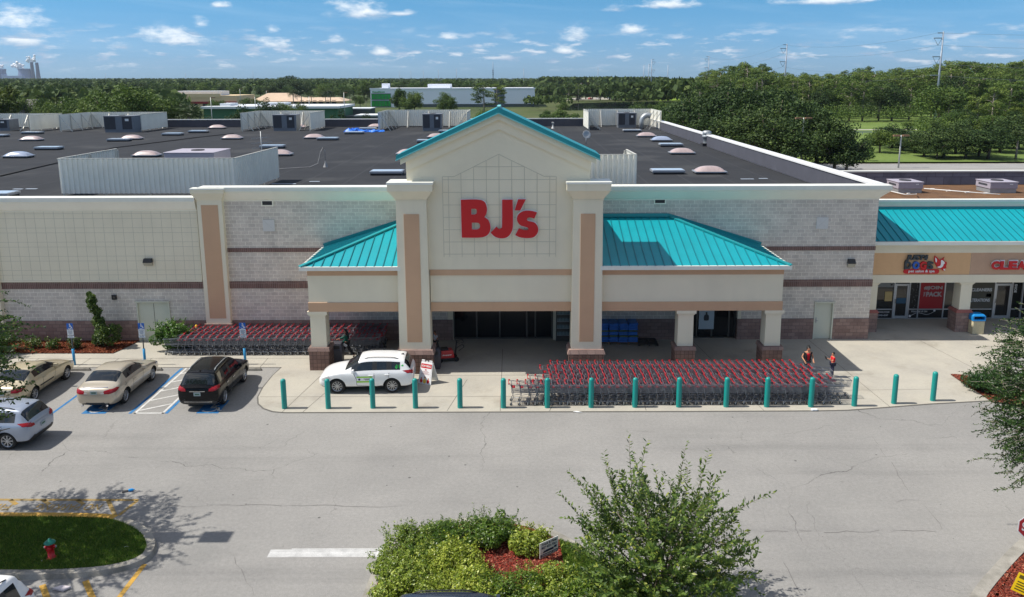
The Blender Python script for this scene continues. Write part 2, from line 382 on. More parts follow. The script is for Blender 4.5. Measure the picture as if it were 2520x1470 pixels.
asph=groundmat('weathered_asphalt',(0.285,0.277,0.262),(0.235,0.230,0.219),0.14,0.30,34,extra=asph_extra)
def conc_extra(t,v,c):
    g1=noise(t,v,8,4,0.75); c=mixc(t,1.0,c,rng(t,g1.outputs[0],0.3,0.7,0.93,1.06,False),'MULTIPLY')
    n=noise(t,v,0.45,7,0.65); c=mixc(t,rng(t,n.outputs[0],0.50,0.76,0,0.5),c,(0.22,0.195,0.155))
    n=noise(t,v,0.22,5,0.6); c=mixc(t,rng(t,n.outputs[0],0.5,0.75,0,0.35),c,(0.52,0.46,0.36))
    vo=t.nodes.new('ShaderNodeTexVoronoi'); vo.inputs['Scale'].default_value=3.0; t.links.new(v,vo.inputs['Vector'])
    sp=t.nodes.new('ShaderNodeSeparateColor'); t.links.new(vo.outputs['Color'],sp.inputs[0])
    spot=mth(t,'LESS_THAN',vo.outputs['Distance'],mth(t,'MULTIPLY',mth(t,'SUBTRACT',sp.outputs[0],0.6,True),0.2)); 
    return mixc(t,mth(t,'MULTIPLY',spot,0.35),c,(0.12,0.11,0.10))
conc=groundmat('broom_finished_concrete',(0.42,0.395,0.335),(0.365,0.345,0.30),0.5,0.10,45,extra=conc_extra)
kerbm=groundmat('weathered_kerb_concrete',(0.36,0.34,0.30),(0.20,0.19,0.165),1.2,0.2,30)
grassm=groundmat('lawn_soil',(0.055,0.085,0.022),(0.085,0.12,0.03),0.5,0.35,14)
landm=groundmat('far_grassland',(0.045,0.065,0.022),(0.075,0.095,0.035),0.02,0.25,0.4)
meadow=groundmat('mown_grass',(0.105,0.165,0.040),(0.14,0.195,0.05),0.05,0.25,1.2)
scrub=groundmat('dry_bank_grass',(0.095,0.105,0.042),(0.06,0.085,0.027),0.06,0.3,1.0)
mulch=groundmat('red_mulch',(0.20,0.055,0.035),(0.11,0.04,0.03),5.0,0.6,32)
def sheet(name,pts,z,mat,par=None,extra=None):
    mb=MB(); mb.poly([(p[0],p[1],z) for p in pts])
    o=mb.build(name,mat); 
    for p in o.data.polygons:
        if p.normal.z<0: p.flip()
    return o
def rect(x0,x1,y0,y1): return [(x0,y0),(x1,y0),(x1,y1),(x0,y1)]
def gp(*pts): return [gZ(*p)[:2] for p in pts]
def catm(pts,n=8,closed=False):
    out=[]; k=len(pts)
    rngi=range(k if closed else k-1)
    for i in rngi:
        g=lambda j: pts[j%k] if closed else pts[min(max(j,0),k-1)]
        p0,p1,p2,p3=g(i-1),g(i),g(i+1),g(i+2)
        for j in range(n):
            t=j/n; out.append(tuple(0.5*((2*p1[a])+(-p0[a]+p2[a])*t+(2*p0[a]-5*p1[a]+4*p2[a]-p3[a])*t*t+(-p0[a]+3*p1[a]-3*p2[a]+p3[a])*t**3) for a in (0,1)))
    if not closed: out.append(tuple(pts[-1][:2]))
    return out
struct(sheet('ground',rect(-26000,26000,-3000,45000),-0.03,landm))
struct(sheet('parking_lot',rect(-170,190,-40,142),0.0,asph))
# sidewalk and apron, flush with the road
sw=gp((-900,905),(694,905),(672,925),(648,955),(636,978),(637,994),(650,1006),(672,1013.5),(700,1016),(1360,1013.8),(1700,1013),(2010,1011.5),(2085,1010),(2180,1003),(2290,994.5),(2432,987),(2470,984))
sw+= [(24.5,38.2),(25.2,40.6),(30,41.2),(75,41.2),(75,62),(-95,62)]
sidewalk=struct(sheet('sidewalk',sw,0.022,conc))
# joints sawn in the slab and the thin kerb line at the road edge
mb=MB()
def groove(a,b,w=0.022,z=0.026):
    a=Vector((a[0],a[1],z));b=Vector((b[0],b[1],z));d=(b-a).normalized();n=Vector((-d.y,d.x,0))*w/2
    mb.poly([a-n,b-n,b+n,a+n])
for (p,q) in (((694,1016),(812,905)),((745,1016),(850,925)),((1352,1013),(1452,835)),((1231,1013),(1237,860)),((2190,1003),(1990,838)),((2440,930),(2265,840)),((1100,1013),(1150,935)),((1880,1012),(1700,836)),((1590,1012),(1560,900))):
    groove(gZ(*p),gZ(*q))
for (p,q) in (((640,978),(2100,976)),((830,926),(2150,922)),((2010,963),(2310,959)),((0,883.5),(900,883)),((2140,833),(2190,838))):
    groove(gZ(*p),gZ(*q))
for x in (60,190,262,345,470,560,640):
    a=gZ(x,905); b=Vector((a.x,a.y+1.35,0)); groove(a,b)
struct(mb.build('sidewalk_joints',M('joint_filler',(0.10,0.095,0.085),0.95)))
mb=MB(); path=[Vector((p[0],p[1],0)) for p in sw[1:17]]
for a,b in zip(path[:-1],path[1:]):
    d=(b-a).normalized(); n=Vector((d.y,-d.x,0))*0.07
    mb.poly([a+n+Vector((0,0,.006)),b+n+Vector((0,0,.006)),b+Vector((0,0,.006)),a+Vector((0,0,.006))])
struct(mb.build('gutter_line',M('gutter_dirt',(0.12,0.115,0.105),0.95)))
# mulch bed along the left wing
bed=struct(sheet('mulch_bed',gp((-600,872),(278,871.5),(300,862),(325,851),(346,838.5),(-600,838.6)),0.06,mulch))
# painted markings
bluep=groundmat('blue_road_paint',(0.025,0.14,0.34),(0.045,0.18,0.38),2.0,0.25,20,0.8)
whitep=groundmat('white_road_paint',(0.62,0.62,0.60),(0.45,0.45,0.43),3.0,0.2,25,0.8)
yellp=groundmat('yellow_road_paint',(0.52,0.30,0.055),(0.40,0.25,0.07),3.0,0.2,25,0.8)
fadey=groundmat('faded_yellow_road_paint',(0.36,0.225,0.06),(0.24,0.19,0.10),3.0,0.25,25,0.8)
def stripe(mb,a,b,w,z=0.005):
    a=Vector((a[0],a[1],z));b=Vector((b[0],b[1],z));d=(b-a).normalized();n=Vector((-d.y,d.x,0))*w/2
    mb.poly([a-n,b-n,b+n,a+n])
y0,y1=33.62,39.35
mb=MB()
X=[gZ(131,1016).x, gZ(325,1016).x,gZ(420,1016).x]
bx1=gZ(203,1016).x;bx2=gZ(258,1016).x;
stripe(mb,(gZ(131,1016).x,y0),(gZ(131,1016).x,y1),0.12)
stripe(mb,(gZ(322,1016).x,y0),(gZ(322,1016).x,y1),0.14)
stripe(mb,(gZ(411,1016).x,y0),(gZ(411,1016).x,y1),0.14)
stripe(mb,(gZ(-36,1016).x,y0),(gZ(-36,1016).x,y1),0.12)
for xa,xb in ((203,262),(484,538)):
    a=gZ(xa,1016).x;b=gZ(xb,1016).x; mb.poly([(a,y0,.005),(b,y0,.005),(b,y0+1.5,.005),(a,y0+1.5,.005)])
struct(mb.build('blue_markings',bluep))
mb=MB(); xl=gZ(334,1016).x; xr=gZ(402,1016).x
stripe(mb,(xl,y0),(xl,y1),0.10); stripe(mb,(xr,y0),(xr,y1),0.10); stripe(mb,(xl-.05,y0+.05),(xr+.05,y0+.05),0.10)
for i in range(5):
    yy=y0+0.35+i*1.15
    stripe(mb,(xl+.05,yy),(xr-.05,min(yy+0.75,y1)),0.10)
def hc(mb,cx,cy,s):
    # wheelchair symbol seen from the rear of the stall
    T=lambda x,y:(cx+x*s,cy+y*s,.0095)
    for k in range(10):
        a0=R_(-150+k*22);a1=R_(-150+(k+1)*22)
        ring=[(math.cos(a)*r-0.05,math.sin(a)*r-0.25) for a,r in ((a0,.42),(a1,.42),(a1,.31),(a0,.31))]
        mb.poly([T(*p) for p in ring])
    for a,b,w in (((0,.42),(-.04,-.1),.12),((-.02,.22),(.28,.22),.1),((-.04,-.08),(.34,-.08),.12),((.34,-.08),(.5,-.5),.12),((.48,-.5),(.62,-.42),.1)):
        a=Vector(a);b=Vector(b);d=(b-a).normalized();n=Vector((-d.y,d.x))*w/2
        mb.poly([T(*(a-n)),T(*(b-n)),T(*(b+n)),T(*(a+n))])
    mb.poly([T(.11*math.cos(i*.785)+.0,.58+.11*math.sin(i*.785)) for i in range(8)])
for xa,xb in ((203,262),(484,538)): hc(mb,(gZ(xa,1016).x+gZ(xb,1016).x)/2,y0+0.68,0.85)
struct(mb.build('white_markings',whitep))
# worn stop bar: strips with bare asphalt between them
mb=MB(); a=gZ(657,1372); b=gZ(922,1372); c_=gZ(667,1350.5)
random.seed(4)
wy=c_.y-a.y; k=9
for i in range(k):
    ya=a.y+wy*i/k; yb=ya+wy/k*(0.62+0.38*random.random() if i not in (0,k-1) else 0.8)
    xs=a.x
    while xs<b.x-0.05:
        L=random.uniform(.5,1.9); 
        if random.random()>0.10: mb.poly([(xs,ya,.005),(min(xs+L,b.x),ya,.005),(min(xs+L,b.x),yb,.005),(xs,yb,.005)])
        xs+=L
mb.poly([(b.x+.005,a.y,.005),(b.x+.22,a.y,.005),(b.x+.22,a.y+wy,.005),(b.x+.005,a.y+wy,.005)])
struct(mb.build('stop_bar',M('worn_white_paint',(0.50,0.50,0.49),0.85,var=0.25,vscale=3,fine=0.25,fscale=30)))
# tar-dark seams across the drive lane, as built from two paving passes
def seam(pts,w=.028,seed=1):
    rd=random.Random(seed); mb=MB(); P=[]
    W_=[gZ(*p) for p in pts]
    for a,b in zip(W_[:-1],W_[1:]):
        n=max(int((b-a).length/.35),1); nn=Vector((-(b-a).y,(b-a).x,0)).normalized()
        for i in range(n): P.append(a.lerp(b,i/n)+nn*rd.uniform(-.07,.07))
    for a,b in zip(P[:-1],P[1:]):
        k=w*rd.uniform(.15,.8); d=(b-a).normalized(); n=Vector((-d.y,d.x,0))*k/2; z=Vector((0,0,.005))
        if rd.random()>.12: mb.poly([a-n+z,b-n+z,b+n+z,a+n+z])
    return struct(mb.build('pavement_seam',M('open_seam',(.125,.12,.115),.95)))
seam([(405,1247),(620,1243),(870,1247),(1010,1245)],.035,2); seam([(1880,1307),(2085,1309),(2275,1307),(2330,1308)],.04,3); seam([(2150,1075),(2228,1195),(2335,1318)],.022,4); seam([(2190,1243),(2226,1232),(2315,1236)],.02,5); seam([(1925,1385),(1960,1440),(1990,1480)],.03,6); seam([(560,1345),(640,1480)],.022,7)
# yellow no-parking bay beside the left island
mb=MB()
stripe(mb,gZ(-80,1230),gZ(340,1231),0.13)
stripe(mb,gZ(338,1232),gZ(290,1271),0.13); stripe(mb,gZ(266,1232),gZ(284,1270),0.14)
for x in (25,106,190): stripe(mb,gZ(x,1231),gZ(x+16,1242),0.14)
struct(mb.build('no_parking_lines',fadey))
mb=MB()
stripe(mb,gZ(356,1389),gZ(286,1480),0.15); stripe(mb,gZ(210,1430),gZ(232,1482),0.17); stripe(mb,gZ(104,1440),gZ(118,1478),0.17); stripe(mb,gZ(8,1466),gZ(36,1462),0.15)
struct(mb.build('yellow_bay_lines',yellp))
def roadtext(s,p0,p1,py,h,name):
    me=textmesh(s,1.0,0.001,0.01); xs=[v.co.x for v in me.vertices]; ys=[v.co.y for v in me.vertices]
    A=gZ(p0,py);B=gZ(p1,py); w=abs(B.x-A.x); sx=w/(max(xs)-min(xs)); sy=h/(max(ys)-min(ys))
    mxs=(max(xs)+min(xs))/2; mys=(max(ys)+min(ys))/2
    for v in me.vertices: v.co=Vector((-(v.co.x-mxs)*sx,-(v.co.y-mys)*sy,v.co.z))
    me.materials.append(fadey); o=bpy.data.objects.new(name,me); COL.objects.link(o); o.location=((A.x+B.x)/2,A.y,0.006); return struct(o)
roadtext('NO PARKING',88,248,1249,0.42,'road_lettering'); roadtext('FIRE LANE',-150,25,1249,0.42,'road_lettering')
# islands
def island(name,pts,inner_mat,w=0.32,h=0.14,inset_name='lawn',closed=True,ym=None):
    """raised kerb ring with a planted top"""
    n=len(pts); P=[Vector((p[0],p[1],0)) for p in pts]
    area=sum(P[i].x*P[(i+1)%n].y-P[(i+1)%n].x*P[i].y for i in range(n))
    if area<0: P.reverse()
    inn=[];mid=[]
    for i in range(n):
        d=(P[(i+1)%n]-P[i-1]).normalized(); nn=Vector((-d.y,d.x,0)); inn.append(P[i]+nn*w); mid.append(P[i]+nn*0.05)
    mb=MB(); 
    vs=[(p.x,p.y,0.0) for p in P]+[(p.x,p.y,h) for p in mid]+[(p.x,p.y,h) for p in inn]+[(p.x,p.y,h-.06) for p in inn]
    fs=[]; 
    for r in range(3):
        for i in range(n): fs.append((r*n+i,r*n+(i+1)%n,(r+1)*n+(i+1)%n,(r+1)*n+i))
    mb.add(vs,fs); 
    if ym:
        for k,f in enumerate(mb.f):
            i=k%n; 
            if ym(P[i]): mb.m[k]=1
    o=struct(mb.build(name,[kerbm,yellp]))
    g=struct(sheet(inset_name,[(p.x,p.y) for p in inn],h-.03,inner_mat)); return inn,P
isl=catm(gp((-420,1300),(-300,1275),(-150,1270),(60,1269.5),(200,1270.5),(285,1275),(330,1288),(366,1308),(384,1332),(386,1352),(374,1374),(345,1393),(300,1408),(230,1420),(120,1427),(-20,1428),(-200,1428),(-360,1400)),6,True)
lawn_in,_=island('kerb_left_island',isl,grassm,0.3,0.15,'lawn',ym=lambda p:p.y>gZ(0,1300).y and p.x<gZ(300,1272).x)
isl2=catm(gp((870,1540),(884,1490),(897,1455),(918,1408),(945,1365),(1000,1318),(1080,1291),(1180,1281),(1280,1287),(1360,1311),(1420,1342),(1480,1376),(1560,1425),(1640,1490),(1700,1560),(1500,1640),(1100,1640)),6,True)
mid_in,_=island('kerb_hedge_island',isl2,mulch,0.34,0.14,'mulch_bed')
strip=gp((1375,1338),(1420,1352),(1470,1385),(1560,1440),(1640,1520),(1500,1560),(1420,1500),(1390,1420),(1385,1380))
struct(sheet('grass_strip',strip,0.122,grassm))
isl3=catm(gp((2650,1230),(2580,1278),(2520,1322),(2478,1360),(2440,1400),(2405,1440),(2385,1470),(2370,1520),(2450,1560),(2800,1500),(2900,1300)),6,True)
right_in,_=island('kerb_corner_island',isl3,mulch,0.40,0.14,'mulch_bed')
# mulch corner in front of the small shops
mc=catm(gp((2338,924),(2368,926),(2420,938),(2520,950)),4)+gp((2750,985),(2650,1010),(2520,1000),(2440,992),(2405,968),(2370,946))
struct(sheet('mulch_bed',mc,0.07,mulch))

def roof_extra(t,v,c):
    br=t.nodes.new('ShaderNodeTexBrick'); br.inputs['Scale'].default_value=1; br.inputs['Brick Width'].default_value=31; br.inputs['Row Height'].default_value=2.9; br.inputs['Mortar Size'].default_value=.045; br.inputs['Mortar Smooth'].default_value=.6
    mp=t.nodes.new('ShaderNodeMapping'); mp.inputs['Rotation'].default_value=(0,0,R_(90)); t.links.new(v,mp.inputs[0]); t.links.new(mp.outputs[0],br.inputs['Vector'])
    c=mixc(t,mth(t,'MULTIPLY',br.outputs['Fac'],.55),c,(.075,.078,.085))
    n=noise(t,v,.12,6,.6); c=mixc(t,rng(t,n.outputs[0],.54,.66,0,.45),c,(.070,.072,.074))
    n=noise(t,v,.35,5,.65); return mixc(t,rng(t,n.outputs[0],.6,.75,0,.5),c,(.018,.019,.021))
roofm=groundmat('roof_membrane',(.036,.038,.042),(.029,.031,.035),.25,.15,8,.92,roof_extra)
# ---------------------------------------------------------------- the big store
YW=43.75; YC=38.98; RZ=7.58     # wall plane, canopy plane, roof level
XR=19.67; XL=-92.0; YB=121.2
store=thing('warehouse_store','long warehouse store with pale block walls, gabled cream entrance tower and teal metal canopy roofs','store',(0,YW,0))
def P(mb,name,mats,bevel=0.0,label=None):
    o=mb.build(name,mats,None,bevel); o.parent=store; o.matrix_parent_inverse=Matrix.Translation((0,-YW,0)); 
    if label: o['label']=label
    return o
def wallseg(x0,x1,z0,z1): return (x0,x1,z0,z1)
# openings in the front wall: entrance, drinks machine bay, right entrance, double door, single door
ops=[(-3.62,2.95,0.0,3.3),(9.05,12.3,0.0,3.3),(gY(340,790,YW).x,gY(421,790,YW).x,0.0,2.3),(gY(2003,790,YW).x-.03,gY(2048,790,YW).x+.02,0.0,2.16)]
ops.sort()
def wallband(mb,z0,z1,ya,yb,x0=XL,x1=XR):
    xs=x0
    for a,b,c,d in ops:
        if d>z0+1e-3 and a<x1 and b>x0:
            mb.box(xs,a,ya,yb,z0,z1)
            if d<z1-1e-3: mb.box(a,b,ya,yb,d,z1)
            xs=b
    mb.box(xs,x1,ya,yb,z0,z1)
mb=MB(); wallband(mb,1.22,3.06,YW,YW+.3); mb.box(XL,XR,YW,YW+.3,3.46,5.12); mb.box(XL,XR,YW,YW+.3,5.34,7.95)
mb.box(XR-.12,XR,YW+.3,YB,0,8.3)
P(mb,'block_wall',blockw)
mb=MB(); wallband(mb,0.0,1.22,YW-.05,YW+.3); P(mb,'base_course',blockd)
mb=MB()
for z0,z1,x0 in ((3.06,3.46,XL),(5.12,5.34,-15.9)): mb.box(x0,XR+.02,YW-.045,YW+.3,z0,z1)
mb.box(XL,-15.9,YW,YW+.3,5.12,5.34)
P(mb,'soldier_course',soldier)
# flared cornice with metal cap
def cornice(name,x0,x1,zt,ins=0.42,zb=7.95,y=YW,rret=False):
    mb=MB(); pr=[(y-.03,zb),(y-.03,zb+.06),(y-.10,zb+.10),(y-ins+.06,zt-.30),(y-ins+.06,zt-.22),(y-ins,zt-.20),(y-ins,zt-.02),(y+.35,zt-.02),(y+.35,zb)]
    xe=0.45 if rret else 0
    n=len(pr); mb.add([(x0,a,b) for a,b in pr]+[(x1+(xe if i in(3,4,5,6,7) else 0),a,b) for i,(a,b) in enumerate(pr)],[tuple(range(n)),tuple(range(2*n-1,n-1,-1))]+[(i,(i+1)%n,n+(i+1)%n,n+i) for i in range(n)])
    P(mb,name,creamtrim)
    mb=MB(); mb.box(x0-.01,x1+xe+.03,y-ins-.03,y+.40,zt-.09,zt+.01)
    mb.box(x0-.01,x1+xe+.03,y-ins-.012,y-ins-.002,zt-.21,zt-.09)
    P(mb,'parapet_cap',capmetal)
cornice('cornice',-5.0,XR,8.74,rret=True); cornice('cornice',-17.15,-5.0,8.74)
cornice('cornice',XL,-17.42,8.20,0.32,7.42,YW-.06)
# left wing stucco panel; shade of its scored grooves laid on as thin strips
zl0,zl1=3.50,7.42
mb=MB(); mb.box(XL,-17.42,YW-.10,YW-.002,zl0,zl1); mb.box(XL,-17.42,YW-.14,YW-.002,zl0-.03,zl0+.07); P(mb,'stucco_panel',cream)
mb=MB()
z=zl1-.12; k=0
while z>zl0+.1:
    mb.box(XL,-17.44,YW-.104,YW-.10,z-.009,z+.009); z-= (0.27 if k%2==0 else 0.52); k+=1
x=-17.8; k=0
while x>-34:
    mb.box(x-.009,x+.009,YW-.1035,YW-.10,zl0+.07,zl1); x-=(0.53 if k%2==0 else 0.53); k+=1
P(mb,'score_line_shade',joint)
# pilasters on the wall
def pilaster(x0,x1,zt,z0=1.12):
    y=YW-.32
    mb=MB(); mb.box(x0,x1,y,YW-.002,z0,zt)
    fl=.22
    mb.frus(x0,x1,y,YW-.05,zt,x0-fl,x1+fl,y-fl,YW-.05,zt+.42); mb.box(x0-fl,x1+fl,y-fl,YW-.05,zt+.42,zt+.60)
    P(mb,'pilaster',cream); 
    mb=MB(); mb.box(x0+.22,x1-.22,y-.015,y+.01,z0+.3,zt-.25); P(mb,'pilaster_inset',tan)
    mb=MB(); mb.box(x0-.10,x1+.10,y-.10,YW-.055,0.92,z0); mb.box(x0-.06,x1+.06,y-.06,YW-.055,0,0.92); P(mb,'pilaster_base',blockd)
    mb=MB(); mb.box(x0-fl-.03,x1+fl+.03,y-fl-.03,YW,zt+.60,zt+.68); P(mb,'parapet_cap',capmetal)
pilaster(-17.30,-15.95,8.03); pilaster(-29.9,-28.6,7.2)
# roof deck, inner parapets
mb=MB(); mb.box(XL,XR-.3,YW+.3,YB,RZ-.2,RZ); P(mb,'roof_deck',roofm)
mb=MB(); mb.box(XR-.24,XR-.12,YW+.31,YB-.31,RZ,8.64); mb.box(XL,XR-.31,YB-.44,YB-.30,RZ,8.60); mb.box(XL,XR-.45,YW+.36,YW+.50,RZ,7.95)
P(mb,'inner_parapet',membr)
mb=MB(); mb.box(XL,XR,YB-.30,YB,0,8.6); P(mb,'rear_wall',blockw)
mb=MB(); mb.box(XR-.3,XR+.42,YW+.42,YB+.06,8.66,8.76); mb.box(XR+.0,XR+.40,YW+.42,YB,8.3,8.66); mb.box(XL,XR-.3,YB-.5,YB+.06,8.64,8.74)
P(mb,'parapet_cap',M('white_cap_metal',(0.74,0.74,0.73),0.4,var=0.05))
# ------------------------------------------------ canopy
EX0,EX1,EY=-10.62,13.36,38.62; EZ=5.42; SL=0.315; RUN=YW-EY; RTOP=EZ+SL*RUN
for a,b in ((-10.36,-5.6),(4.0,13.14)):
    mb=MB()
    mb.box(a,b,YC,YC+.35,3.55,4.93,0); mb.box(a,b,YC-.03,YC+.35,4.93,5.24,1); mb.box(a-.03,b+.03,YC-.05,YC+.38,3.09,3.55,1)
    x=-10.36 if a<0 else 12.79
    mb.box(x,x+.35,YC+.35,YW,3.09,5.24,0); P(mb,'canopy_fascia',[cream,tan])
mb=MB()
mb.box(-4.3,2.75,YC+.02,YC+.37,3.55,4.93,0); mb.box(-4.3,2.75,YC-.035,YC+.37,4.93,5.22,1); mb.box(-4.3,2.75,YC-.03,YC+.37,3.09,3.55,1)
P(mb,'canopy_fascia',[cream,tan])
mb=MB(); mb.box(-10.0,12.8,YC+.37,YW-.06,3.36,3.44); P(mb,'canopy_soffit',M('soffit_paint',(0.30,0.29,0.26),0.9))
mb=MB()
for a,b,x in ((EX0-.03,-5.7,EX0-.03),(4.05,EX1+.03,EX1-.09)):
    mb=MB(); mb.box(a,b,EY-.06,EY+.06,5.26,5.45); mb.box(a,b,EY+.06,YC,5.24,5.32)
    mb.box(x,x+.12,EY+.06,YW-.05,5.26,5.45); P(mb,'gutter',capmetal)
def hiproof():
    mb=MB()
    rx0,rx1=EX0+RUN,EX1-RUN
    z=lambda y:EZ+SL*(y-EY)
    for side in (0,1):
        mb=MB()
        if side==0: e,r,xt=EX0,rx0,-5.2
        else: e,r,xt=EX1,rx1,3.9
        mb.poly([(e,EY,EZ),(r,YW-.01,RTOP),(xt,YW-.01,RTOP),(xt,EY,EZ)]); mb.poly([(e,EY,EZ),(e,YW-.01,EZ),(r,YW-.01,RTOP)])
        P(mb,'canopy_roof',teal); mb=MB()
    h=.045
    for lo,hi_,E_,sg in ((EX0,-5.7,EX0,1),(4.05,EX1,EX1,-1)):
        mb=MB(); x=EX0+.18
        while x<EX1-.05:
            if lo<x<hi_:
                if x<rx0: ye=EY+(x-EX0)
                elif x>rx1: ye=EY+(EX1-x)
                else: ye=YW-.05
                mb.bar((x,EY,EZ+h*.5),(x,ye,z(ye)+h*.5),.035,h)
            x+=.43
        P(mb,'roof_seams',M('teal_seam',rgb(6,112,124),0.4)); mb=MB(); y=EY+.4
        while y<YW-.1:
            run=(y-EY); mb.bar((E_,y,EZ+h*.5),(E_+sg*run,y,EZ+SL*run+h*.5),.035,h); y+=.43
        P(mb,'roof_seams',M('teal_seam',rgb(6,112,124),0.4))
    mb=MB()
    for e,r in ((EX0,rx0),(EX1,rx1)):
        mb=MB()
        mb.bar((e,EY,EZ+.05),(r,YW-.02,RTOP+.05),.22,.07)
        mb.bar((e,YW-.06,EZ+.10),(r,YW-.06,RTOP+.10),.16,.16)
        if e>0: mb.bar((rx1,YW-.06,RTOP+.09),(3.9,YW-.06,RTOP+.09),.18,.18)
        P(mb,'hip_cap',M('teal_cap',rgb(22,140,146),0.4))
hiproof()
# canopy columns on block pedestals
def column(x0,x1):
    c=(x0+x1)/2; y=YC-.02; ym=y+.46
    mb=MB(); mb.frus(c-.39,c+.39,ym-.39,ym+.39,1.22,c-.38,c+.38,ym-.38,ym+.38,2.86); mb.box(c-.43,c+.43,ym-.43,ym+.43,2.86,2.93); mb.box(c-.49,c+.49,ym-.49,ym+.49,2.93,3.088)
    o=P(mb,'column',cream)
    mb=MB(); mb.box(c-.50,c+.50,ym-.50,ym+.50,0,1.02); b=P(mb,'pedestal',pedblock)
    mb=MB(); mb.frus(c-.56,c+.56,ym-.56,ym+.56,1.02,c-.52,c+.52,ym-.52,ym+.52,1.22); P(mb,'pedestal_cap',blockd,0.02)
column(-10.45,-9.5); column(7.98,8.85); column(12.33,13.26)
# ------------------------------------------------ entrance tower
TX0,TX1=-5.32,3.52   # gable wall
GX=-0.86; GA=13.05; GE=10.92; GY0=YC-.02
mb=MB()
prof=[(TX0,5.22),(TX1,5.22),(TX1,GE-.35),(GX,GA-.30),(TX0,GE-.35)]
mb.prism([(x,GY0,z) for x,z in prof],(0,1.9,0))
mb.box(TX0+.2,TX1-.2,GY0+1.9,YW+.5,5.3,9.05)
P(mb,'tower_wall',cream)
# raking cornice, two steps
mb=MB()
sl=(GA-GE)/(TX1+.30-GX)
def rake(off,d,wd,yo,mi):
    L=[(TX0-.28-wd,GE-sl*wd),(GX,GA),(TX1+.30+wd,GE-sl*wd)]
    return [(x,GY0-yo,z-off) for x,z in L]+[(x,GY0-yo,z-off-d) for x,z in reversed(L)]
for off,d,wd,yo in ((0.36,0.62,0.0,0.10),(0.22,0.30,0.06,0.26)):
    q=rake(off,d,wd-.28 if off>.3 else wd-.1,yo,0); mb.prism(q,(0,yo-.001,0))
P(mb,'raking_cornice',cream)
mb=MB()
for s in (-1,1):
    x=TX1+.42 if s>0 else TX0-.42; ze=GE-.06
    a=[(GX,GY0-.42,GA+.06),(x,GY0-.42,ze),(x,GY0+2.0,ze),(GX,GY0+2.0,GA+.06)]
    mb.prism(a,(0,0,-.26))
    for i in range(12): pass
P(mb,'gable_roof',M('teal_gable_metal',rgb(20,138,146),0.42,var=0.05,vscale=0.7))
mb=MB()
for s in (-1,1):
    x=TX1+.44 if s>0 else TX0-.44; ze=GE-.06
    mb.bar((GX,GY0-.43,GA-.215),(x,GY0-.43,ze-.225),.03,.05)
mb.bar((GX,GY0-.45,GA+.08),(GX,GY0+2.0,GA+.08),.16,.05)
P(mb,'roof_trim',M('teal_edge_trim',rgb(120,196,196),0.4))
# tower pilasters with flared capitals
def tpil(x0,x1):
    y=YC-.42; zt=8.70
    mb=MB(); mb.frus(x0-.05,x1+.05,y,YC+.56,1.24,x0,x1,y+.01,YC+.56,zt)
    mb.box(x0-.03,x1+.03,y-.02,YC+.56,zt,zt+.04)
    mb.frus(x0,x1,y,YC+.56,zt+.04,x0-.32,x1+.32,y-.34,YC+.56,zt+.5); mb.box(x0-.34,x1+.34,y-.36,YC+.56,zt+.5,zt+.82)
    P(mb,'tower_pilaster',cream)
    mb=MB(); mb.box(x0-.37,x1+.37,y-.39,YC+.60,zt+.82,zt+.92); P(mb,'capital_cap',capmetal)
    mb=MB(); mb.box(x0+.36,x1-.36,y-.02,y+.03,1.62,8.05); P(mb,'pilaster_inset',tan)
    mb=MB(); mb.box(x0-.16,x1+.16,y-.14,YC+.64,0,1.0); P(mb,'pedestal',pedblock)
    mb=MB(); mb.frus(x0-.24,x1+.24,y-.22,YC+.68,1.0,x0-.16,x1+.16,y-.14,YC+.68,1.24); P(mb,'pedestal_cap',blockd,0.02)
tpil(-5.82,-4.36); tpil(2.70,4.12)
# groove shade on the gable, coloured strips in a house-shaped grid
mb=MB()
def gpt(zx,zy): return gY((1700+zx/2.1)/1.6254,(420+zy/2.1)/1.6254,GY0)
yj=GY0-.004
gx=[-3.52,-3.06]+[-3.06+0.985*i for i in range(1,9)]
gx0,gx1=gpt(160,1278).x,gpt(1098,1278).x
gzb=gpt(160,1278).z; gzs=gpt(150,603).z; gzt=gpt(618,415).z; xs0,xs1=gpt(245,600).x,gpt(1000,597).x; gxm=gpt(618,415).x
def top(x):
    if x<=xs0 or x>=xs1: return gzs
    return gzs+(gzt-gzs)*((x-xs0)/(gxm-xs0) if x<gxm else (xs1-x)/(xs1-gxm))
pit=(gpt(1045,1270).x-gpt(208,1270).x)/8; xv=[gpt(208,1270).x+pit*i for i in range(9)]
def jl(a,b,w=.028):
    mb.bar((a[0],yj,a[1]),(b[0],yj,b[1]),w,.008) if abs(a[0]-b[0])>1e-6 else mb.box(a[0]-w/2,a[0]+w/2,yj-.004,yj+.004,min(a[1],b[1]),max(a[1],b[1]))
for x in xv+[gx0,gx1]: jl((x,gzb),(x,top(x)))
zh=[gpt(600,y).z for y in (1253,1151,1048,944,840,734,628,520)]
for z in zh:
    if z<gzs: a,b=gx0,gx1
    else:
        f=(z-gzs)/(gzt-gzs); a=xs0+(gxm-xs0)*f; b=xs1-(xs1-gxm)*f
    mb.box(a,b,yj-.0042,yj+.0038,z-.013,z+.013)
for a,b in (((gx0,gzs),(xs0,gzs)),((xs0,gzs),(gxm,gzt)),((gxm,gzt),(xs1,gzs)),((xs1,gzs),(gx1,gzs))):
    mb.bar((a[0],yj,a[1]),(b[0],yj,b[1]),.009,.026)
P(mb,'score_line_shade',joint)
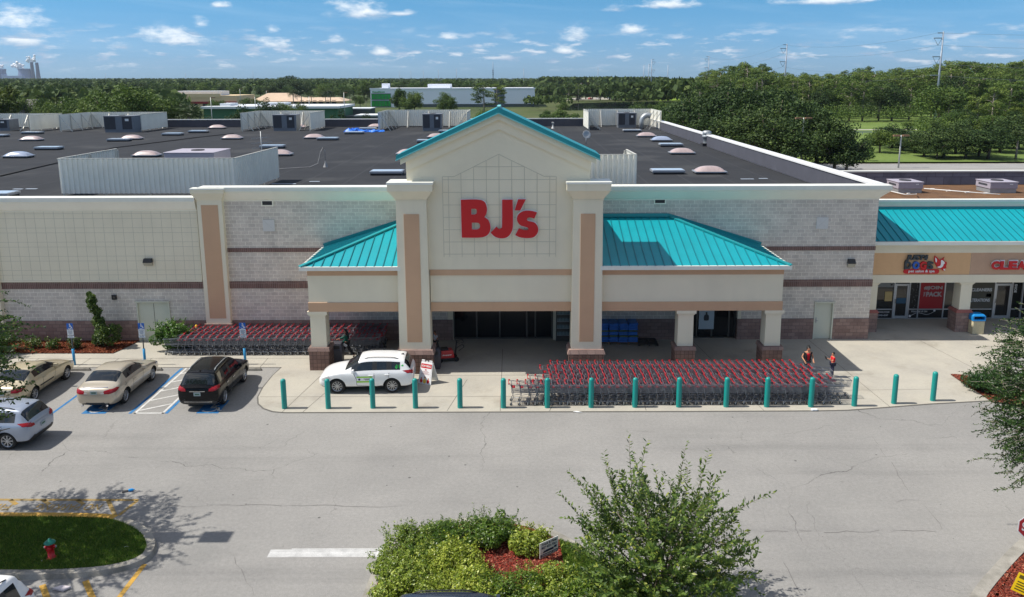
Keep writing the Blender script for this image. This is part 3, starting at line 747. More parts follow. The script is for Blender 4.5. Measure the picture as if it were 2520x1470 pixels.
# ------------------------------------------------ doors and glazing
def door(x0,x1,z1,leafs):
    mb=MB(); mb.box(x0,x1,YW+.06,YW+.14,0.03,z1-.06)
    if leafs==2: mb.box((x0+x1)/2-.012,(x0+x1)/2+.012,YW+.052,YW+.06,0.03,z1-.06,1)
    d=P(mb,'metal_door',[doorm,M('door_gap',(0.1,0.1,0.09),0.9)])
    mb=MB(); w=.07
    mb.box(x0,x0+w,YW-.06,YW+.058,0,z1); mb.box(x1-w,x1,YW-.06,YW+.058,0,z1); mb.box(x0+w,x1-w,YW-.06,YW+.058,z1-.07,z1); mb.box(x0-.05,x1+.05,YW-.16,YW-.06,z1+.01,z1+.05)
    P(mb,'door_frame',doorm)
    mb=MB(); hx=(x0+x1)/2+.12 if leafs==2 else x0+.16
    mb.box(hx-.03,hx+.03,YW+.03,YW+.06,.95,1.25); mb.tube([(hx,YW+.03,1.1),(hx,YW-.03,1.1),(hx+.1,YW-.03,1.1)],.012,6)
    P(mb,'door_handle',galv)
for o in ops:
    if o[3]<2.5: door(o[0],o[1],o[3],2 if o[1]-o[0]>1.5 else 1)
def entrance(x0,x1,fr,z1=3.3,name='entrance_glazing'):
    y=YW+.25
    mb=MB(); mb.box(x0,x1,y+.03,y+.05,0.1,z1); P(mb,name,darkglass)
    mb=MB(); mb.box(x0,x1,y+.5,y+6,-.0,0.02); mb.box(x0,x1,y+6,y+6.2,0,z1); mb.box(x0-.1,x0,y+.05,y+6,0,z1); mb.box(x1,x1+.1,y+.05,y+6,0,z1); mb.box(x0,x1,y+.05,y+6,z1,z1+.1); P(mb,'lobby',M('lobby_dark',(0.10,0.10,0.10),0.8))
    mb=MB()
    for x in fr: mb.box(x-.04,x+.04,y-.03,y+.06,0.0,z1)
    for z in (0.04,2.2,z1-.05): mb.box(x0,x1,y-.02,y+.055,z-.035,z+.035)
    P(mb,'glazing_frame',frame)
entrance(-3.62,2.0,(-3.58,-2.3,-1.0,.52,1.0,1.95)); entrance(9.05,12.3,(9.1,10.1,10.95,11.9,12.25))
for a,b,c in ((2.0,2.35,.3),(-3.9,-3.6,.02),(8.8,9.06,.02),(12.3,12.5,.02)):
    mb=MB(); mb.box(a,b,YW-.03,YW+c,0,3.3); P(mb,'door_jamb',cream)
# notices stuck on the glass
for x0,x1,z0,z1 in ((-2.95,-2.05,2.30,2.52),(1.05,1.5,2.1,2.5),(11.25,11.7,1.95,2.35),(10.0,10.2,1.9,2.1)):
    mb=MB(); mb.box(x0,x1,YW+.205,YW+.21,z0,z1)
    P(mb,'notice',M('paper',(0.55,0.55,0.57),0.8))
mb=MB(); mb.box(10.2,11.05,YW+.20,YW+.206,.55,1.95); o=P(mb,'door_poster',M('poster_paper',(0.50,0.56,0.58),0.6))
mb=MB(); mb.lathe((10.62,0,0),[(.0,1.05),(.13,1.06),(.15,1.2),(.13,1.35),(.05,1.42),(.045,1.55),(0,1.56)],8)
for i,v in enumerate(mb.v): mb.v[i]=(v[0],YW+.195+v[1]*.02,v[2])
P(mb,'poster_print',M('poster_ink',(0.05,0.05,0.05),0.6))
# high vents and square plaques, small lamps on the wall
for px,py in ((658,500),(1624,495)):
    c=gY(px,py,YW); mb=MB()
    for x0,x1,z0,z1 in ((-.33,.33,.11,.17),(-.33,.33,-.17,-.11),(-.33,-.27,-.11,.11),(.27,.33,-.11,.11)): mb.box(c.x+x0,c.x+x1,YW-.05,YW-.002,c.z+z0,c.z+z1)
    v=P(mb,'wall_vent',creamtrim); mb=MB(); mb.box(c.x-.27,c.x+.27,YW-.02,YW-.003,c.z-.11,c.z+.11); w=mb.build('louvre',black,v); w.matrix_parent_inverse=Matrix.Translation((0,-YW,0)) if False else Matrix.Identity(4)
for px,py in ((662,555),(2023,549)):
    c=gY(px,py,YW); s=.32; mb=MB(); mb.box(c.x-s,c.x+s,YW-.06,YW-.002,c.z-s,c.z+s)
    mb.bar((c.x-s*.8,YW-.065,c.z-s*.8),(c.x+s*.8,YW-.065,c.z+s*.8),.012,.03); mb.bar((c.x-s*.8,YW-.066,c.z+s*.8),(c.x+s*.8,YW-.066,c.z-s*.8),.012,.03)
    P(mb,'wall_plaque',M('plaque_grey',rgb(206,204,200),0.6))
# ------------------------------------------------ the big red letters, standing off the gable
def zp(x,y):
    v=gpt(x,y); return (v.x-GX,v.z)
LET={
'B':[[(303,793,1),(440,791),(500,810),(521,860),(518,905),(500,938,1),(535,965),(551,1015),(545,1060),(515,1095),(450,1109),(311,1109,1)],
     [(391,868,1),(391,916,1),(420,915),(435,905),(436,880),(424,868)],[(396,983,1),(396,1040,1),(440,1040),(460,1028),(462,1000),(445,985)]],
'J':[[(648,792,1),(737,792,1),(739,1000),(725,1065),(690,1105),(640,1115),(590,1102),(552,1068,1),(600,1018,1),(622,1037),(640,1030),(647,1005)]],
"apostrophe":[[(782,789,1),(847,789,1),(800,882,1),(752,882,1)]],
's':[[(940,898,1),(918,950,1),(880,940),(858,948),(862,968),(920,985),(949,1025),(945,1070),(912,1105),(860,1113),(800,1107),(758,1088,1),(788,1032,1),(830,1045),(862,1045),(862,1026),(800,1005),(772,960),(785,915),(830,887),(885,885)]]}
sign=thing('wall_sign','giant red channel letters with white edges on the cream entrance gable','sign',(GX,GY0,0))
for nme,spl in LET.items():
    pl=[smooth_poly([zp(p[0],p[1])+tuple(p[2:]) for p in s],5) for s in spl]
    me=curve_letter(pl,0.05); put(me,'letter',signred,sign,Matrix.Translation((0,-.16,0))@FRONT); l=sign.children[-1]
    cx=sum(p[0] for p in pl[0])/len(pl[0]); cz=sum(p[1] for p in pl[0])/len(pl[0])
    big=[[(p[0]+(.028*(1 if p[0]>cx else -1)),p[1]+(.028*(1 if p[1]>cz else -1))) for p in pl[0]]]+[[(p[0]*.94+.06*sum(q[0] for q in h)/len(h),p[1]*.94+.06*sum(q[1] for q in h)/len(h)) for p in h] for h in pl[1:]]
    me=curve_letter(big,0.045); e=put(me,'letter_return',M('letter_edge_white',(0.8,0.8,0.8),0.5),l,Matrix.Translation((0,0,-.06)))
# ---------------------------------------------------------------- row of small shops on the right
SX0=19.72; SX1=62.0; SYC=45.0; SYW=47.66; SYB=63.2
shops=thing('shop_row','low row of small shops with teal awning roof, right of the big store','shops',(40,SYC,0))
def SP(mb,name,mats,bevel=0.0,parent=None):
    o=mb.build(name,mats,None,bevel); o.parent=parent or shops
    o.matrix_parent_inverse=Matrix.Translation((-40,-SYC,0)) if parent is None else Matrix.Identity(4); return o
def sh(x,y): return nat(x,y,3400,950,3.6207)
mb=MB(); mb.box(SX0,SX1,SYC,SYC+.3,4.68,5.14,0); mb.box(SX0,25.74,SYC+.02,SYC+.3,3.40,4.68,1); mb.box(25.755,SX1,SYC+.02,SYC+.3,3.40,4.68,2); mb.box(SX0,SX1,SYC-.02,SYC+.32,2.95,3.40,0)
mb.box(25.74,25.755,SYC+.03,SYC+.3,3.40,4.68,3)
SP(mb,'fascia',[cream,M('peach_stucco',rgb(214,172,128),0.9,var=0.04,streak=0.1),M('tan_fascia',rgb(190,156,130),0.9,var=0.05,streak=0.15),joint])
mb=MB(); mb.box(SX0,SX1,SYC-.38,SYC-.2,5.20,5.40); mb.box(SX0,SX1,SYC-.2,SYC,5.16,5.24); SP(mb,'gutter',capmetal)
ry0,rz0,ry1,rz1=SYC-.30,5.42,48.2,6.72
mb=MB(); mb.poly([(SX0,ry0,rz0),(SX1,ry0,rz0),(SX1,ry1,rz1),(SX0,ry1,rz1)]); SP(mb,'awning_roof',teal)
mb=MB(); x=SX0+.15
while x<38: mb.bar((x,ry0,rz0+.02),(x,ry1,rz1+.02),.035,.045); x+=.43
SP(mb,'roof_seams',MATS['teal_seam'])
mb=MB(); mb.box(SX0,SX1,ry1-.10,ry1+.0,rz1-.02,rz1+.12); SP(mb,'ridge_flashing',MATS['teal_trim'])
mb=MB(); mb.box(SX0,SX1,ry1,ry1+.3,rz1+.12,7.12); SP(mb,'upper_cornice',creamtrim)
mb=MB(); mb.box(SX0,SX1,ry1-.12,ry1+.35,7.12,7.26); SP(mb,'parapet_cap',capmetal)
gravel=groundmat('brown_roof_gravel',(0.17,0.095,0.05),(0.11,0.065,0.04),0.6,0.5,26)
mb=MB(); mb.box(SX0,SX1,ry1+.3,SYB,6.0,6.2); SP(mb,'roof_deck',gravel)
zt=gY(*nat(1500,595,3072,400),SYB).z
mb=MB(); mb.box(SX0+.4,SX1,SYB,SYB+.3,0,zt-.1); SP(mb,'rear_parapet',blockmat('grey_membrane_panels',rgb(124,124,134),rgb(112,112,122),rgb(88,88,98),bw=1.35,rh=0.62,ms=.02,offset=.5,stain=.35,stainc=(.04,.04,.05)))
mb=MB(); mb.box(SX0+.4,SX1,SYB-.12,SYB+.42,zt-.1,zt); SP(mb,'rear_cap',capmetal)
# columns
def scol(x0,x1,half=False):
    y0=SYC; y1=SYC+.78
    mb=MB(); mb.box(x0,x1,y0+.02,y1,1.34,2.95); 
    mb.frus(x0,x1,y0+.015,y1+.02,2.80,x0-.12,x1+.14,y0-.03,y1+.12,2.948); SP(mb,'column',cream)
    mb=MB(); mb.box(x0-.14,x1+.10,y0-.06,y1+.06,0,1.18); SP(mb,'pedestal',blockd)
    mb=MB(); mb.frus(x0-.20,x1+.16,y0-.12,y1+.12,1.18,x0-.10,x1+.06,y0-.03,y1+.03,1.34); SP(mb,'pedestal_cap',M('brick_cap',rgb(150,92,84),0.9,var=.1))
scol(SX0+.05,20.6); scol(25.36,26.0); scol(31.4,32.1)
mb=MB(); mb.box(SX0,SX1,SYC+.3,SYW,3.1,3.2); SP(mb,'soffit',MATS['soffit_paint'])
# shop windows
mb=MB(); mb.box(SX0,SX1,SYW+.3,SYW+.4,0,3.2); SP(mb,'interior_wall',M('shop_interior',(0.12,0.115,0.105),.9,var=.3,vscale=.8))
mb=MB(); mb.box(SX0+.05,SX1,SYW+.02,SYW+.03,0.64,3.0); mb.box(SX0+.05,SX1,SYW+.02,SYW+.03,0.06,0.58); SP(mb,'shop_window',M('shop_glass',(0.02,0.022,0.022),.05,spec=.6))
mb=MB()
for x in (21.2,22.82,23.75,24.34,25.87,26.5,28.9,29.95,30.6,31.9,33.4): mb.box(x-.035,x+.035,SYW-.05,SYW+.05,0,3.0)
for a,b in ((SX0,22.78),(23.79,28.86),(29.99,SX1)): mb.box(a,b,SYW-.04,SYW+.045,.58,.64); mb.box(a,b,SYW-.04,SYW+.045,0,.06)
SP(mb,'window_frame',alu)
for a,b in ((22.82,23.75),(28.9,29.95)):
    mb=MB()
    for x in (a+.035,b-.15): mb.box(x,x+.11,SYW-.03,SYW+.04,.03,2.2)
    for z0,z1 in ((.03,.2),(2.08,2.2)): mb.box(a+.145,b-.15,SYW-.03,SYW+.04,z0,z1)
    d=SP(mb,'shop_door',alu)
    mb=MB(); mb.box(a+.145,b-.15,SYW-.0,SYW+.012,.2,2.08); SP(mb,'door_glass',MATS['shop_glass'],parent=d)
    mb=MB(); mb.tube([(a+.09,SYW-.03,1.0),(a+.09,SYW-.09,1.02),(a+.09,SYW-.09,1.22),(a+.09,SYW-.03,1.24)],.014,6); SP(mb,'handle',frame,parent=d)
# posters and lettering on the glass
def panel(name,x0,x1,z0,z1,mat,dy=.012):
    mb=MB(); mb.box(x0,x1,SYW-dy,SYW+.018-dy*.0,z0,z1); return SP(mb,name,mat)
poster=panel('window_poster',24.38,25.83,.65,2.45,M('poster_red',rgb(176,36,40),.55))
panel('patterned_film',23.80,24.30,.65,2.45,M('patterned_film',(.012,.012,.013),.35))
_t=MATS['patterned_film'].node_tree; _v=nd(_t,'ShaderNodeTexVoronoi'); _v.inputs['Scale'].default_value=9; _tc=nd(_t,'ShaderNodeTexCoord'); _t.links.new(_tc.outputs['Object'],_v.inputs['Vector'])
_t.links.new(mixc(_t,rng(_t,_v.outputs['Distance'],.22,.20),(.012,.012,.013),(.26,.26,.26)),_t.nodes['Principled BSDF'].inputs['Base Color'])
M('black_film',(.012,.012,.013),.35); panel('black_film',23.80,25.83,.07,.57,MATS['black_film']); panel('black_film',SX0+.9,22.78,.07,.57,MATS['black_film'])
panel('notice',22.28,22.72,1.12,1.72,M('yellow_paper',rgb(222,190,128),.8)); panel('window_header',21.3,22.78,2.0,2.4,M('grey_film',rgb(150,150,148),.7))
panel('door_decal',23.0,23.58,.98,1.32,M('blue_decal',rgb(52,92,116),.6),.028); panel('notice',28.42,28.72,1.36,1.58,MATS['paper'])
panel('shop_blind',26.55,28.86,.66,2.4,M('olive_blind',rgb(92,88,76),.8))
wl=M('white_lettering',(.72,.72,.72),.6)
def lett(txt,x,z,h,y,mat,par,pinv,name='lettering',bold=.012,ext=.004,sx=1.0,shear=0,w=None):
    me=textmesh(txt,1.0,ext/h,bold,shear=shear); zs=[v.co.y for v in me.vertices]; xs=[v.co.x for v in me.vertices]
    k=h/(max(zs)-min(zs)); kx=k*sx if w is None else w/(max(xs)-min(xs)); cx=(max(xs)+min(xs))/2; cz=(max(zs)+min(zs))/2
    for v in me.vertices: v.co=Vector(((v.co.x-cx)*kx,(v.co.y-cz)*k,v.co.z*h))
    o=bpy.data.objects.new(name,me); COL.objects.link(o); me.materials.append(mat); o.parent=par; o.matrix_parent_inverse=pinv
    o.matrix_basis=Matrix.Translation((x,y,z))@FRONT; return o
PI_S=Matrix.Translation((-40,-SYC,0))
gl=M('grey_lettering',(.5,.46,.45),.6)
lett('#JOIN',25.16,1.93,.27,SYW-.02,gl,shops,PI_S,bold=.04,w=1.12); lett('PACK',25.25,1.55,.30,SYW-.02,gl,shops,PI_S,bold=.04,w=.96)
t=lett('THE',24.66,1.55,.10,SYW-.02,gl,shops,PI_S,bold=.03,w=.28); t.matrix_basis=Matrix.Translation((24.66,SYW-.02,1.55))@Matrix.Rotation(R_(-90),4,'Y')@FRONT
lett('J4DOGS.COM',22.2,.42,.13,SYW-.02,wl,shops,PI_S,w=.85); lett('(407)745-4247',22.15,.22,.13,SYW-.02,wl,shops,PI_S,w=.85)
lett('FOLLOW US ON',24.45,.47,.10,SYW-.02,wl,shops,PI_S,w=.95)
mb=MB()
f=lambda t:(23.98+1.35*t,SYW-.018,.22+.22*t+.10*math.sin(t*6.3)); mb.tube([f(i/16) for i in range(17)],.012,4); SP(mb,'window_decal',wl); mb=MB()
mb.tube([(23.9,SYW-.016,.18),(23.9,SYW-.022,.18)],.075,12); SP(mb,'window_decal',wl); mb=MB(); mb.tube([(25.37,SYW-.016,.52),(25.37,SYW-.022,.52)],.07,12)
SP(mb,'window_decal',wl)
lett('CLEANERS',28.1,1.82,.20,SYW-.02,wl,shops,PI_S,bold=.03,w=1.25); lett('ALTERATIONS',28.0,1.17,.20,SYW-.02,wl,shops,PI_S,bold=.03,w=1.32)
lett('SHOE',30.2,2.0,.16,SYW-.02,wl,shops,PI_S,bold=.03).matrix_basis=Matrix.Translation((30.15,SYW-.02,1.9))@Matrix.Rotation(R_(90),4,'Y')@FRONT
# paw prints on the header film
mb=MB()
for cx,cz,r in ((22.62,2.15,.07),(22.53,2.25,.03),(22.59,2.29,.03),(22.66,2.29,.03),(22.72,2.25,.03)): mb.poly([(cx+math.cos(k*.785)*r,SYW-.016,cz+math.sin(k*.785)*r) for k in range(8)])
SP(mb,'paw_print',black)
# ---- shop signs
Sg=lambda x,y: gY(*sh(x,y),SYC)
def sw_(px): return Sg(px,400).x
psign=thing('shop_sign','raised letter sign with red pill panel and red dog head on the peach fascia','sign',(23.2,SYC,4.0))
PI_P=Matrix.Translation((-23.2,-SYC,-4.0)); dk=M('sign_charcoal',rgb(52,60,66),.5); blu=M('sign_blue',rgb(28,88,178),.5)
c1=Sg(960,300); lett('JUST4',c1.x,Sg(960,298).z,.37,SYC-.06,dk,psign,PI_P,bold=.05,ext=.06,shear=.15,w=1.25)
xs=[(830,'D',dk),(945,'O',blu),(1048,'G',signred),(1148,'S',dk)]
for px,ch,mm in xs: lett(ch,Sg(px,400).x,Sg(px,400).z,.45,SYC-.06,mm,psign,PI_P,name='letter',bold=.05,ext=.06,w=.38)
a=Sg(772,492);b=Sg(1290,492); r=.135
mb=MB(); pts=[(a.x+r+r*math.cos(t),SYC-.03,a.z+r*math.sin(t)) for t in [R_(90+i*20) for i in range(10)]]+[(b.x-r+r*math.cos(t),SYC-.03,b.z+r*math.sin(t)) for t in [R_(-90+i*20) for i in range(10)]]
mb.prism(pts,(0,.05,0)); pill=mb.build('pill_panel',signred,psign); pill.matrix_parent_inverse=PI_P
lett('pet salon & spa',(a.x+b.x)/2,a.z,.20,SYC-.045,white,psign,PI_P,bold=.012,ext=.01,w=1.72*.86)
hp=[(1222,262,1),(1252,285),(1290,320),(1330,305),(1358,280,1),(1345,320),(1365,345),(1388,352),(1392,380),(1380,420),(1388,440),(1360,450),(1340,470),(1368,482,1),(1330,475),(1310,455),(1262,440),(1240,400),(1215,350),(1215,300)]
me=curve_letter([smooth_poly([(Sg(x,y).x,Sg(x,y).z)+tuple(c) for x,y,*c in hp],3)],.03); o=put(me,'dog_head',signred,psign,Matrix.Identity(4)); o.matrix_local=PI_P@Matrix.Translation((0,SYC-.05,0))@FRONT
for q in ([(1225,290),(1248,320),(1240,360),(1228,340)],[(1310,325),(1345,340),(1362,370),(1345,385),(1330,420),(1290,440),(1252,425),(1290,410),(1305,385)],[(1340,452),(1362,455),(1364,478),(1350,472)]):
    me=curve_letter([smooth_poly([(Sg(x,y).x,Sg(x,y).z) for x,y in q],3)],.006); o2=put(me,'dog_patch',white,o,Matrix.Translation((0,0,.035)))
csign=thing('shop_sign','red raised capital letter sign on the tan fascia, cut off by the photo edge','sign',(29.0,SYC,4.0)); PI_C=Matrix.Translation((-29.0,-SYC,-4.0))
x=Sg(2030,400).x; zc_=Sg(2100,400).z; step=Sg(2160,400).x-Sg(2035,400).x
for i,ch in enumerate('CLEANERS'):
    xx=x+step*.5+i*step*1.0
    lett(ch,xx+.04,zc_+.02,.56,SYC-.05,MATS['letter_edge_white'],csign,PI_C,name='letter_return',bold=.08,ext=.04,w=.52)
    lett(ch,xx,zc_,.50,SYC-.11,signred,csign,PI_C,name='letter',bold=.06,ext=.03,w=.47)
# ---------------------------------------------------------------- things standing on the roofs
dome_c=M('hazed_skylight_dome',rgb(176,158,156),.35,var=.2,vscale=2.0,streak=.45)
dome_b=M('clear_skylight_dome',rgb(150,162,184),.15,spec=.8)
glaz=M('skylight_lid_glazing',rgb(186,196,206),.18,spec=.7,var=.06)
curb_m=M('skylight_curb',rgb(40,40,44),.8)
rimm=M('skylight_rim',rgb(168,172,178),.4,.4,var=.08)
def flat_skylight():
    t=thing('flat_skylight','flat glazed skylight','skylight')
    mb=MB(); mb.box(-1.12,1.12,-.62,.62,0,.16); mb.build('curb',curb_m,t)
    mb=MB(); mb.box(-1.18,1.18,-.68,.68,.16,.30); mb.build('rim',rimm,t)
    mb=MB(); mb.box(-1.10,1.10,-.60,.60,.30,.325); mb.build('glazing',glaz,t); return t
def dome_skylight(mat):
    t=thing('dome_skylight','domed skylight','skylight')
    mb=MB(); mb.box(-1.05,1.05,-.62,.62,0,.13); mb.build('curb',curb_m,t)
    mb=MB(); mb.box(-1.15,1.15,-.70,.70,.13,.21); mb.build('rim',rimm,t)
    mb=MB(); nx,ny=14,8; vs=[];fs=[]
    for i in range(nx+1):
        for j in range(ny+1):
            u=-1+2*i/nx;v=-1+2*j/ny; h=(1-u**4)*(1-v**4)
            vs.append((u*1.05,v*.62,.21+.36*(h**.75)*(.75+.25*(1-u*u)*(1-v*v))))
    for i in range(nx):
        for j in range(ny): a=i*(ny+1)+j; fs.append((a,a+ny+1,a+ny+2,a+1))
    mb.add(vs,fs,0,True); mb.build('dome',mat,t); return t
fk=flat_skylight(); dk_=dome_skylight(dome_c); db_=dome_skylight(dome_b)
# (left, right, front bottom) measured on enlarged crops; kind
A_=lambda l,r,y,o:(nat(l,y,o,400),nat(r,y,o,400))
SKY=[(146,348,290,0,'f'),(-130,32,315,0,'f'),(122,350,348,0,'d'),(232,528,424,0,'f'),(-30,265,492,0,'b'),(858,1100,352,0,'f'),(985,1185,338,0,'d'),(1080,1215,250,0,'d'),(1330,1535,302,0,'f'),(1558,1745,280,0,'f'),(1728,1893,245,0,'d'),(1830,2038,335,0,'d'),(1065,1348,484,0,'d'),(-250,38,832,0,'f'),
(-10,256,410,1024,'f'),(60,295,475,1024,'d'),(-130,148,562,1024,'f'),(380,575,330,1024,'d'),(482,703,342,1024,'f'),(720,912,290,1024,'f'),(850,1008,256,1024,'f'),(922,1080,236,1024,'d'),(280,410,240,1024,'d'),(940,1240,637,1024,'f'),(1155,1400,470,1024,'d'),(1335,1540,362,1024,'f'),(1410,1620,325,1024,'d'),(1515,1700,277,1024,'f'),
(918,1108,272,2048,'f'),(1038,1235,316,2048,'d'),(1152,1375,352,2048,'b'),(1215,1472,396,2048,'f'),(1308,1568,462,2048,'d'),(1155,1482,628,2048,'f'),(1520,1832,628,2048,'d'),(140,275,222,2048,'f')]
ordw=['','second','third','fourth','fifth','sixth','seventh','eighth','ninth','tenth','eleventh','twelfth','thirteenth','fourteenth','fifteenth','sixteenth','seventeenth','eighteenth','nineteenth','twentieth']
rows={}
for l,r,y,o,k in SKY:
    a,b=nat(l,y,o,400),nat(r,y,o,400); A=gZ(*a,RZ); B=gZ(*b,RZ); rows.setdefault(k,[]).append(((A.x+B.x)/2,A.y,B.x-A.x))
usedk={}
names={'f':'flat glazed skylight','d':'brown hazed dome skylight','b':'clear bluish dome skylight'}
for k,lst in rows.items():
    lst.sort(key=lambda q:pj(q[0],q[1],RZ)[0])
    for i,(x,y,w) in enumerate(lst):
        src={'f':fk,'d':dk_,'b':db_}[k]
        lab='%s %s on the black store roof'%(('leftmost' if i==0 else (ordw[i]+' '+'from the left of the') if False else ordw[i]+'-from-left'),names[k])
        if i==len(lst)-1: lab='rightmost %s on the black store roof'%names[k]
        o=src if not usedk.get(k) else dup(src); usedk[k]=1
        o.location=(x,y+.66,RZ); o['label']=lab; o['group']='skylights on the store roof'
# corrugated plant screens
ribm=M('ribbed_screen_metal',rgb(240,238,226),.5,.0,var=.06,vscale=1.0,streak=.2)
ribb=M('screen_inner_face',rgb(196,192,172),.6,.1,var=.08,streak=.5)
def corr(mb,p,q,z0,z1,per=.30,d=.07,mi=0):
    p=Vector((p[0],p[1],0));q=Vector((q[0],q[1],0));L=(q-p).length;u=(q-p)/L;n=Vector((u.y,-u.x,0))
    pts=[];s=0
    pr=[(0,0),(.30,0),(.42,1),(.78,1),(.90,0)]
    k=0
    while True:
        done=False
        for f,h in pr:
            s=(k+f)*per
            if s>=L: done=True;break
            pts.append(p+u*s+n*d*h)
        if done: break
        k+=1
    pts.append(q.copy()); m=len(pts)
    vs=[(a.x,a.y,z0) for a in pts]+[(a.x,a.y,z1) for a in pts]
    mb.add(vs,[(i,i+1,m+i+1,m+i) for i in range(m-1)],mi)
def screen(name,label,pts,h,braces,inside=1,zb=.18):
    t=thing(name,label,'roof screen',(pts[0][0],pts[0][1],RZ),0,'corrugated plant screens on the roof'); inv=Matrix.Translation((-pts[0][0],-pts[0][1],-RZ))
    for a,b in zip(pts[:-1],pts[1:]):
        mb=MB(); corr(mb,a,b,RZ+zb,RZ+h); o=mb.build('ribbed_panel',ribm,t); o.matrix_parent_inverse=inv
        mb=MB(); mb.bar((a[0],a[1],RZ+h),(b[0],b[1],RZ+h),.09,.05)
        A=Vector((a[0],a[1],0));B=Vector((b[0],b[1],0));L=(B-A).length;u=(B-A)/L;n=Vector((-u.y,u.x,0))*inside
        k=max(1,int(L/2.4))
        for i in range(k+1):
            c=A+u*min(max(L*i/k,.1),L-.1)+n*.12; mb.bar((c.x,c.y,RZ),(c.x,c.y,RZ+h-.05),.09,.09)
            if braces: e=c+n*1.5; mb.bar((c.x,c.y,RZ+h-.2),(e.x,e.y,RZ+.05),.08,.08); 
        o=mb.build('support_frame',M('screen_steel',rgb(206,204,194),.5,.2),t); o.matrix_parent_inverse=inv
    return t
def rp(x,y,o): return gZ(*nat(x,y,o,400),RZ)[:2]
H=2.55
# front pair: the screens just behind the parapet
f0=rp(520,812,0); f1=(gZ(*nat(1965,735,0,400),RZ+1.0).x,f0[1]); 
top=gY(*nat(485,495,0,400),f0[1]).z-RZ
b1=gY(*nat(75,437,1024,400),f0[1]+9.5); 
fx1=gY(*nat(1965,495,0,400),f0[1]).x
screen('plant_screen','large pale corrugated screen behind the left parapet, nearest the front',[(f0[0]+.1,f0[1]+7.0),(f0[0],f0[1]),(fx1,f0[1]),(fx1+.25,f0[1]+8.0)],top,False)
g0=gY(*nat(690,475,2048,400),45.4); g1=gY(*nat(1060,475,2048,400),45.4)
screen('plant_screen','short pale corrugated screen with rusty top beside the right side of the gable tower',[(2.6,46.2),(g1.x,46.2),(g1.x-.1,49.6)],g0.z-RZ+.02,True)
# back row
Yb=gZ(*nat(1000,238,0,400),RZ).y
def back(xl,xr,yb,o1,o2,hpx,label,lret=True,rret=True,dep=8.5):
    a=gZ(*nat(xl,yb,o1,400),RZ);b=gZ(*nat(xr,yb,o2,400),RZ); Y=119.3
    x0=gY(*nat(xl,hpx,o1,400),Y).x; x1=gY(*nat(xr,hpx,o2,400),Y).x; h=gY(*nat(xl,hpx,o1,400),Y).z-RZ
    pts=[]
    if lret: pts.append((x0-.0,Y-dep))
    pts+= [(x0,Y),(x1,Y)]
    if rret: pts.append((x1,Y-dep))
    screen('plant_screen',label,pts,h,True,-1)
back(-900,520,240,0,0,118,'pale corrugated screen at the far left of the roof',False,True,8)
back(760,1400,240,0,0,104,'pale corrugated screen behind the left rooftop unit, second from the left')
back(30,575,215,1024,1024,92,'pale corrugated screen left of the gable peak behind a grey rooftop unit')
back(1105,1800,212,1024,1024,85,'pale corrugated screen partly hidden by the left slope of the gable')
back(600,1170,210,2048,2048,78,'pale corrugated screen near the right corner of the roof')
# rooftop units
acg=M('unit_grey',rgb(112,118,126),.6,.2,var=.1); acd=M('unit_coil',rgb(58,60,66),.8,var=.15); acl=M('unit_light_grey',rgb(172,166,176),.55,.2,var=.06)
def roof_unit(label,loc,w,d,h,pale=False):
    t=thing('rooftop_unit',label,'air conditioner',loc,0,'air conditioning units on the roofs')
    b=acl if pale else acg
    mb=MB(); mb.box(-w/2+.05,w/2-.05,0.05,d-.05,0,.32); mb.build('curb',acg if not pale else galv,t)
    mb=MB(); mb.box(-w/2,w/2,0,d,.32,.32+h); mb.box(-w/2-.04,w/2+.04,-.04,d+.04,.32+h,.38+h); mb.build('cabinet',b,t,.02)
    mb=MB()
    if not pale:
        for a,b in ((-w/2+.08,-w*.12),(w*.10,w*.42)): mb=MB(); mb.box(a,b,-.012,0,.42,.25+h); mb.build('coil_grille',acd,t)
    else: mb.box(-w/2-.008,-w/2,d*.2,d*.8,.5,.2+h); mb.build('coil_grille',acd,t)
    mb=MB()
    for k in range(4): mb.lathe((0,d/2,.38+h),[(.42-.09*k,0.01),(.42-.09*k,.05),(.40-.09*k,.05),(.40-.09*k,0.01)],18)
    mb.build('fan_guard',acd,t)
    mb=MB(); mb.box(w*.2,w*.32,-.015,0,.32+h*.65,.32+h*.82); mb.build('rating_label',white,t); return t
for l,r,yt,yb,o,lab in ((880,1130,135,275,0,'large grey rooftop unit before the second screen from the left'),(145,340,125,262,1024,'grey rooftop unit before the screen left of the gable'),(1400,1560,118,262,1024,'grey rooftop unit against the left slope of the gable'),(890,1045,110,235,2048,'dark grey rooftop unit with side hood near the right roof corner'),(-150,78,165,262,0,'low grey rooftop unit cut off by the left edge')):
    a=gZ(*nat(l,yb,o,400),RZ);b=gZ(*nat(r,yb,o,400),RZ); h=gY(*nat(l,yt,o,400),a.y).z-RZ
    roof_unit(lab,((a.x+b.x)/2,a.y,RZ),b.x-a.x,min(b.x-a.x,2.2),h-.38)
for l,r,yt,yb,lab in ((1090,1300,690,785,'beige rooftop unit nearest the store on the gravel shop roof'),(1860,2095,690,785,'beige rooftop unit farther right on the gravel shop roof')):
    a=gZ(*nat(l,yb,3072,400),6.2);b=gZ(*nat(r,yb,3072,400),6.2); h=gY(*nat(l,yt,3072,400),a.y).z-6.2
    roof_unit(lab,((a.x+b.x)/2,a.y,6.2),b.x-a.x,1.9,h-.38,True)
a=gY(*nat(1380,500,0,400),f0[1]+3.2); b=gY(*nat(1800,500,0,400),f0[1]+3.2)
roof_unit('wide pale rooftop unit half hidden by the large front screen',((a.x+b.x)/2,f0[1]+3.2,RZ),b.x-a.x,3.0,top-.30,True)
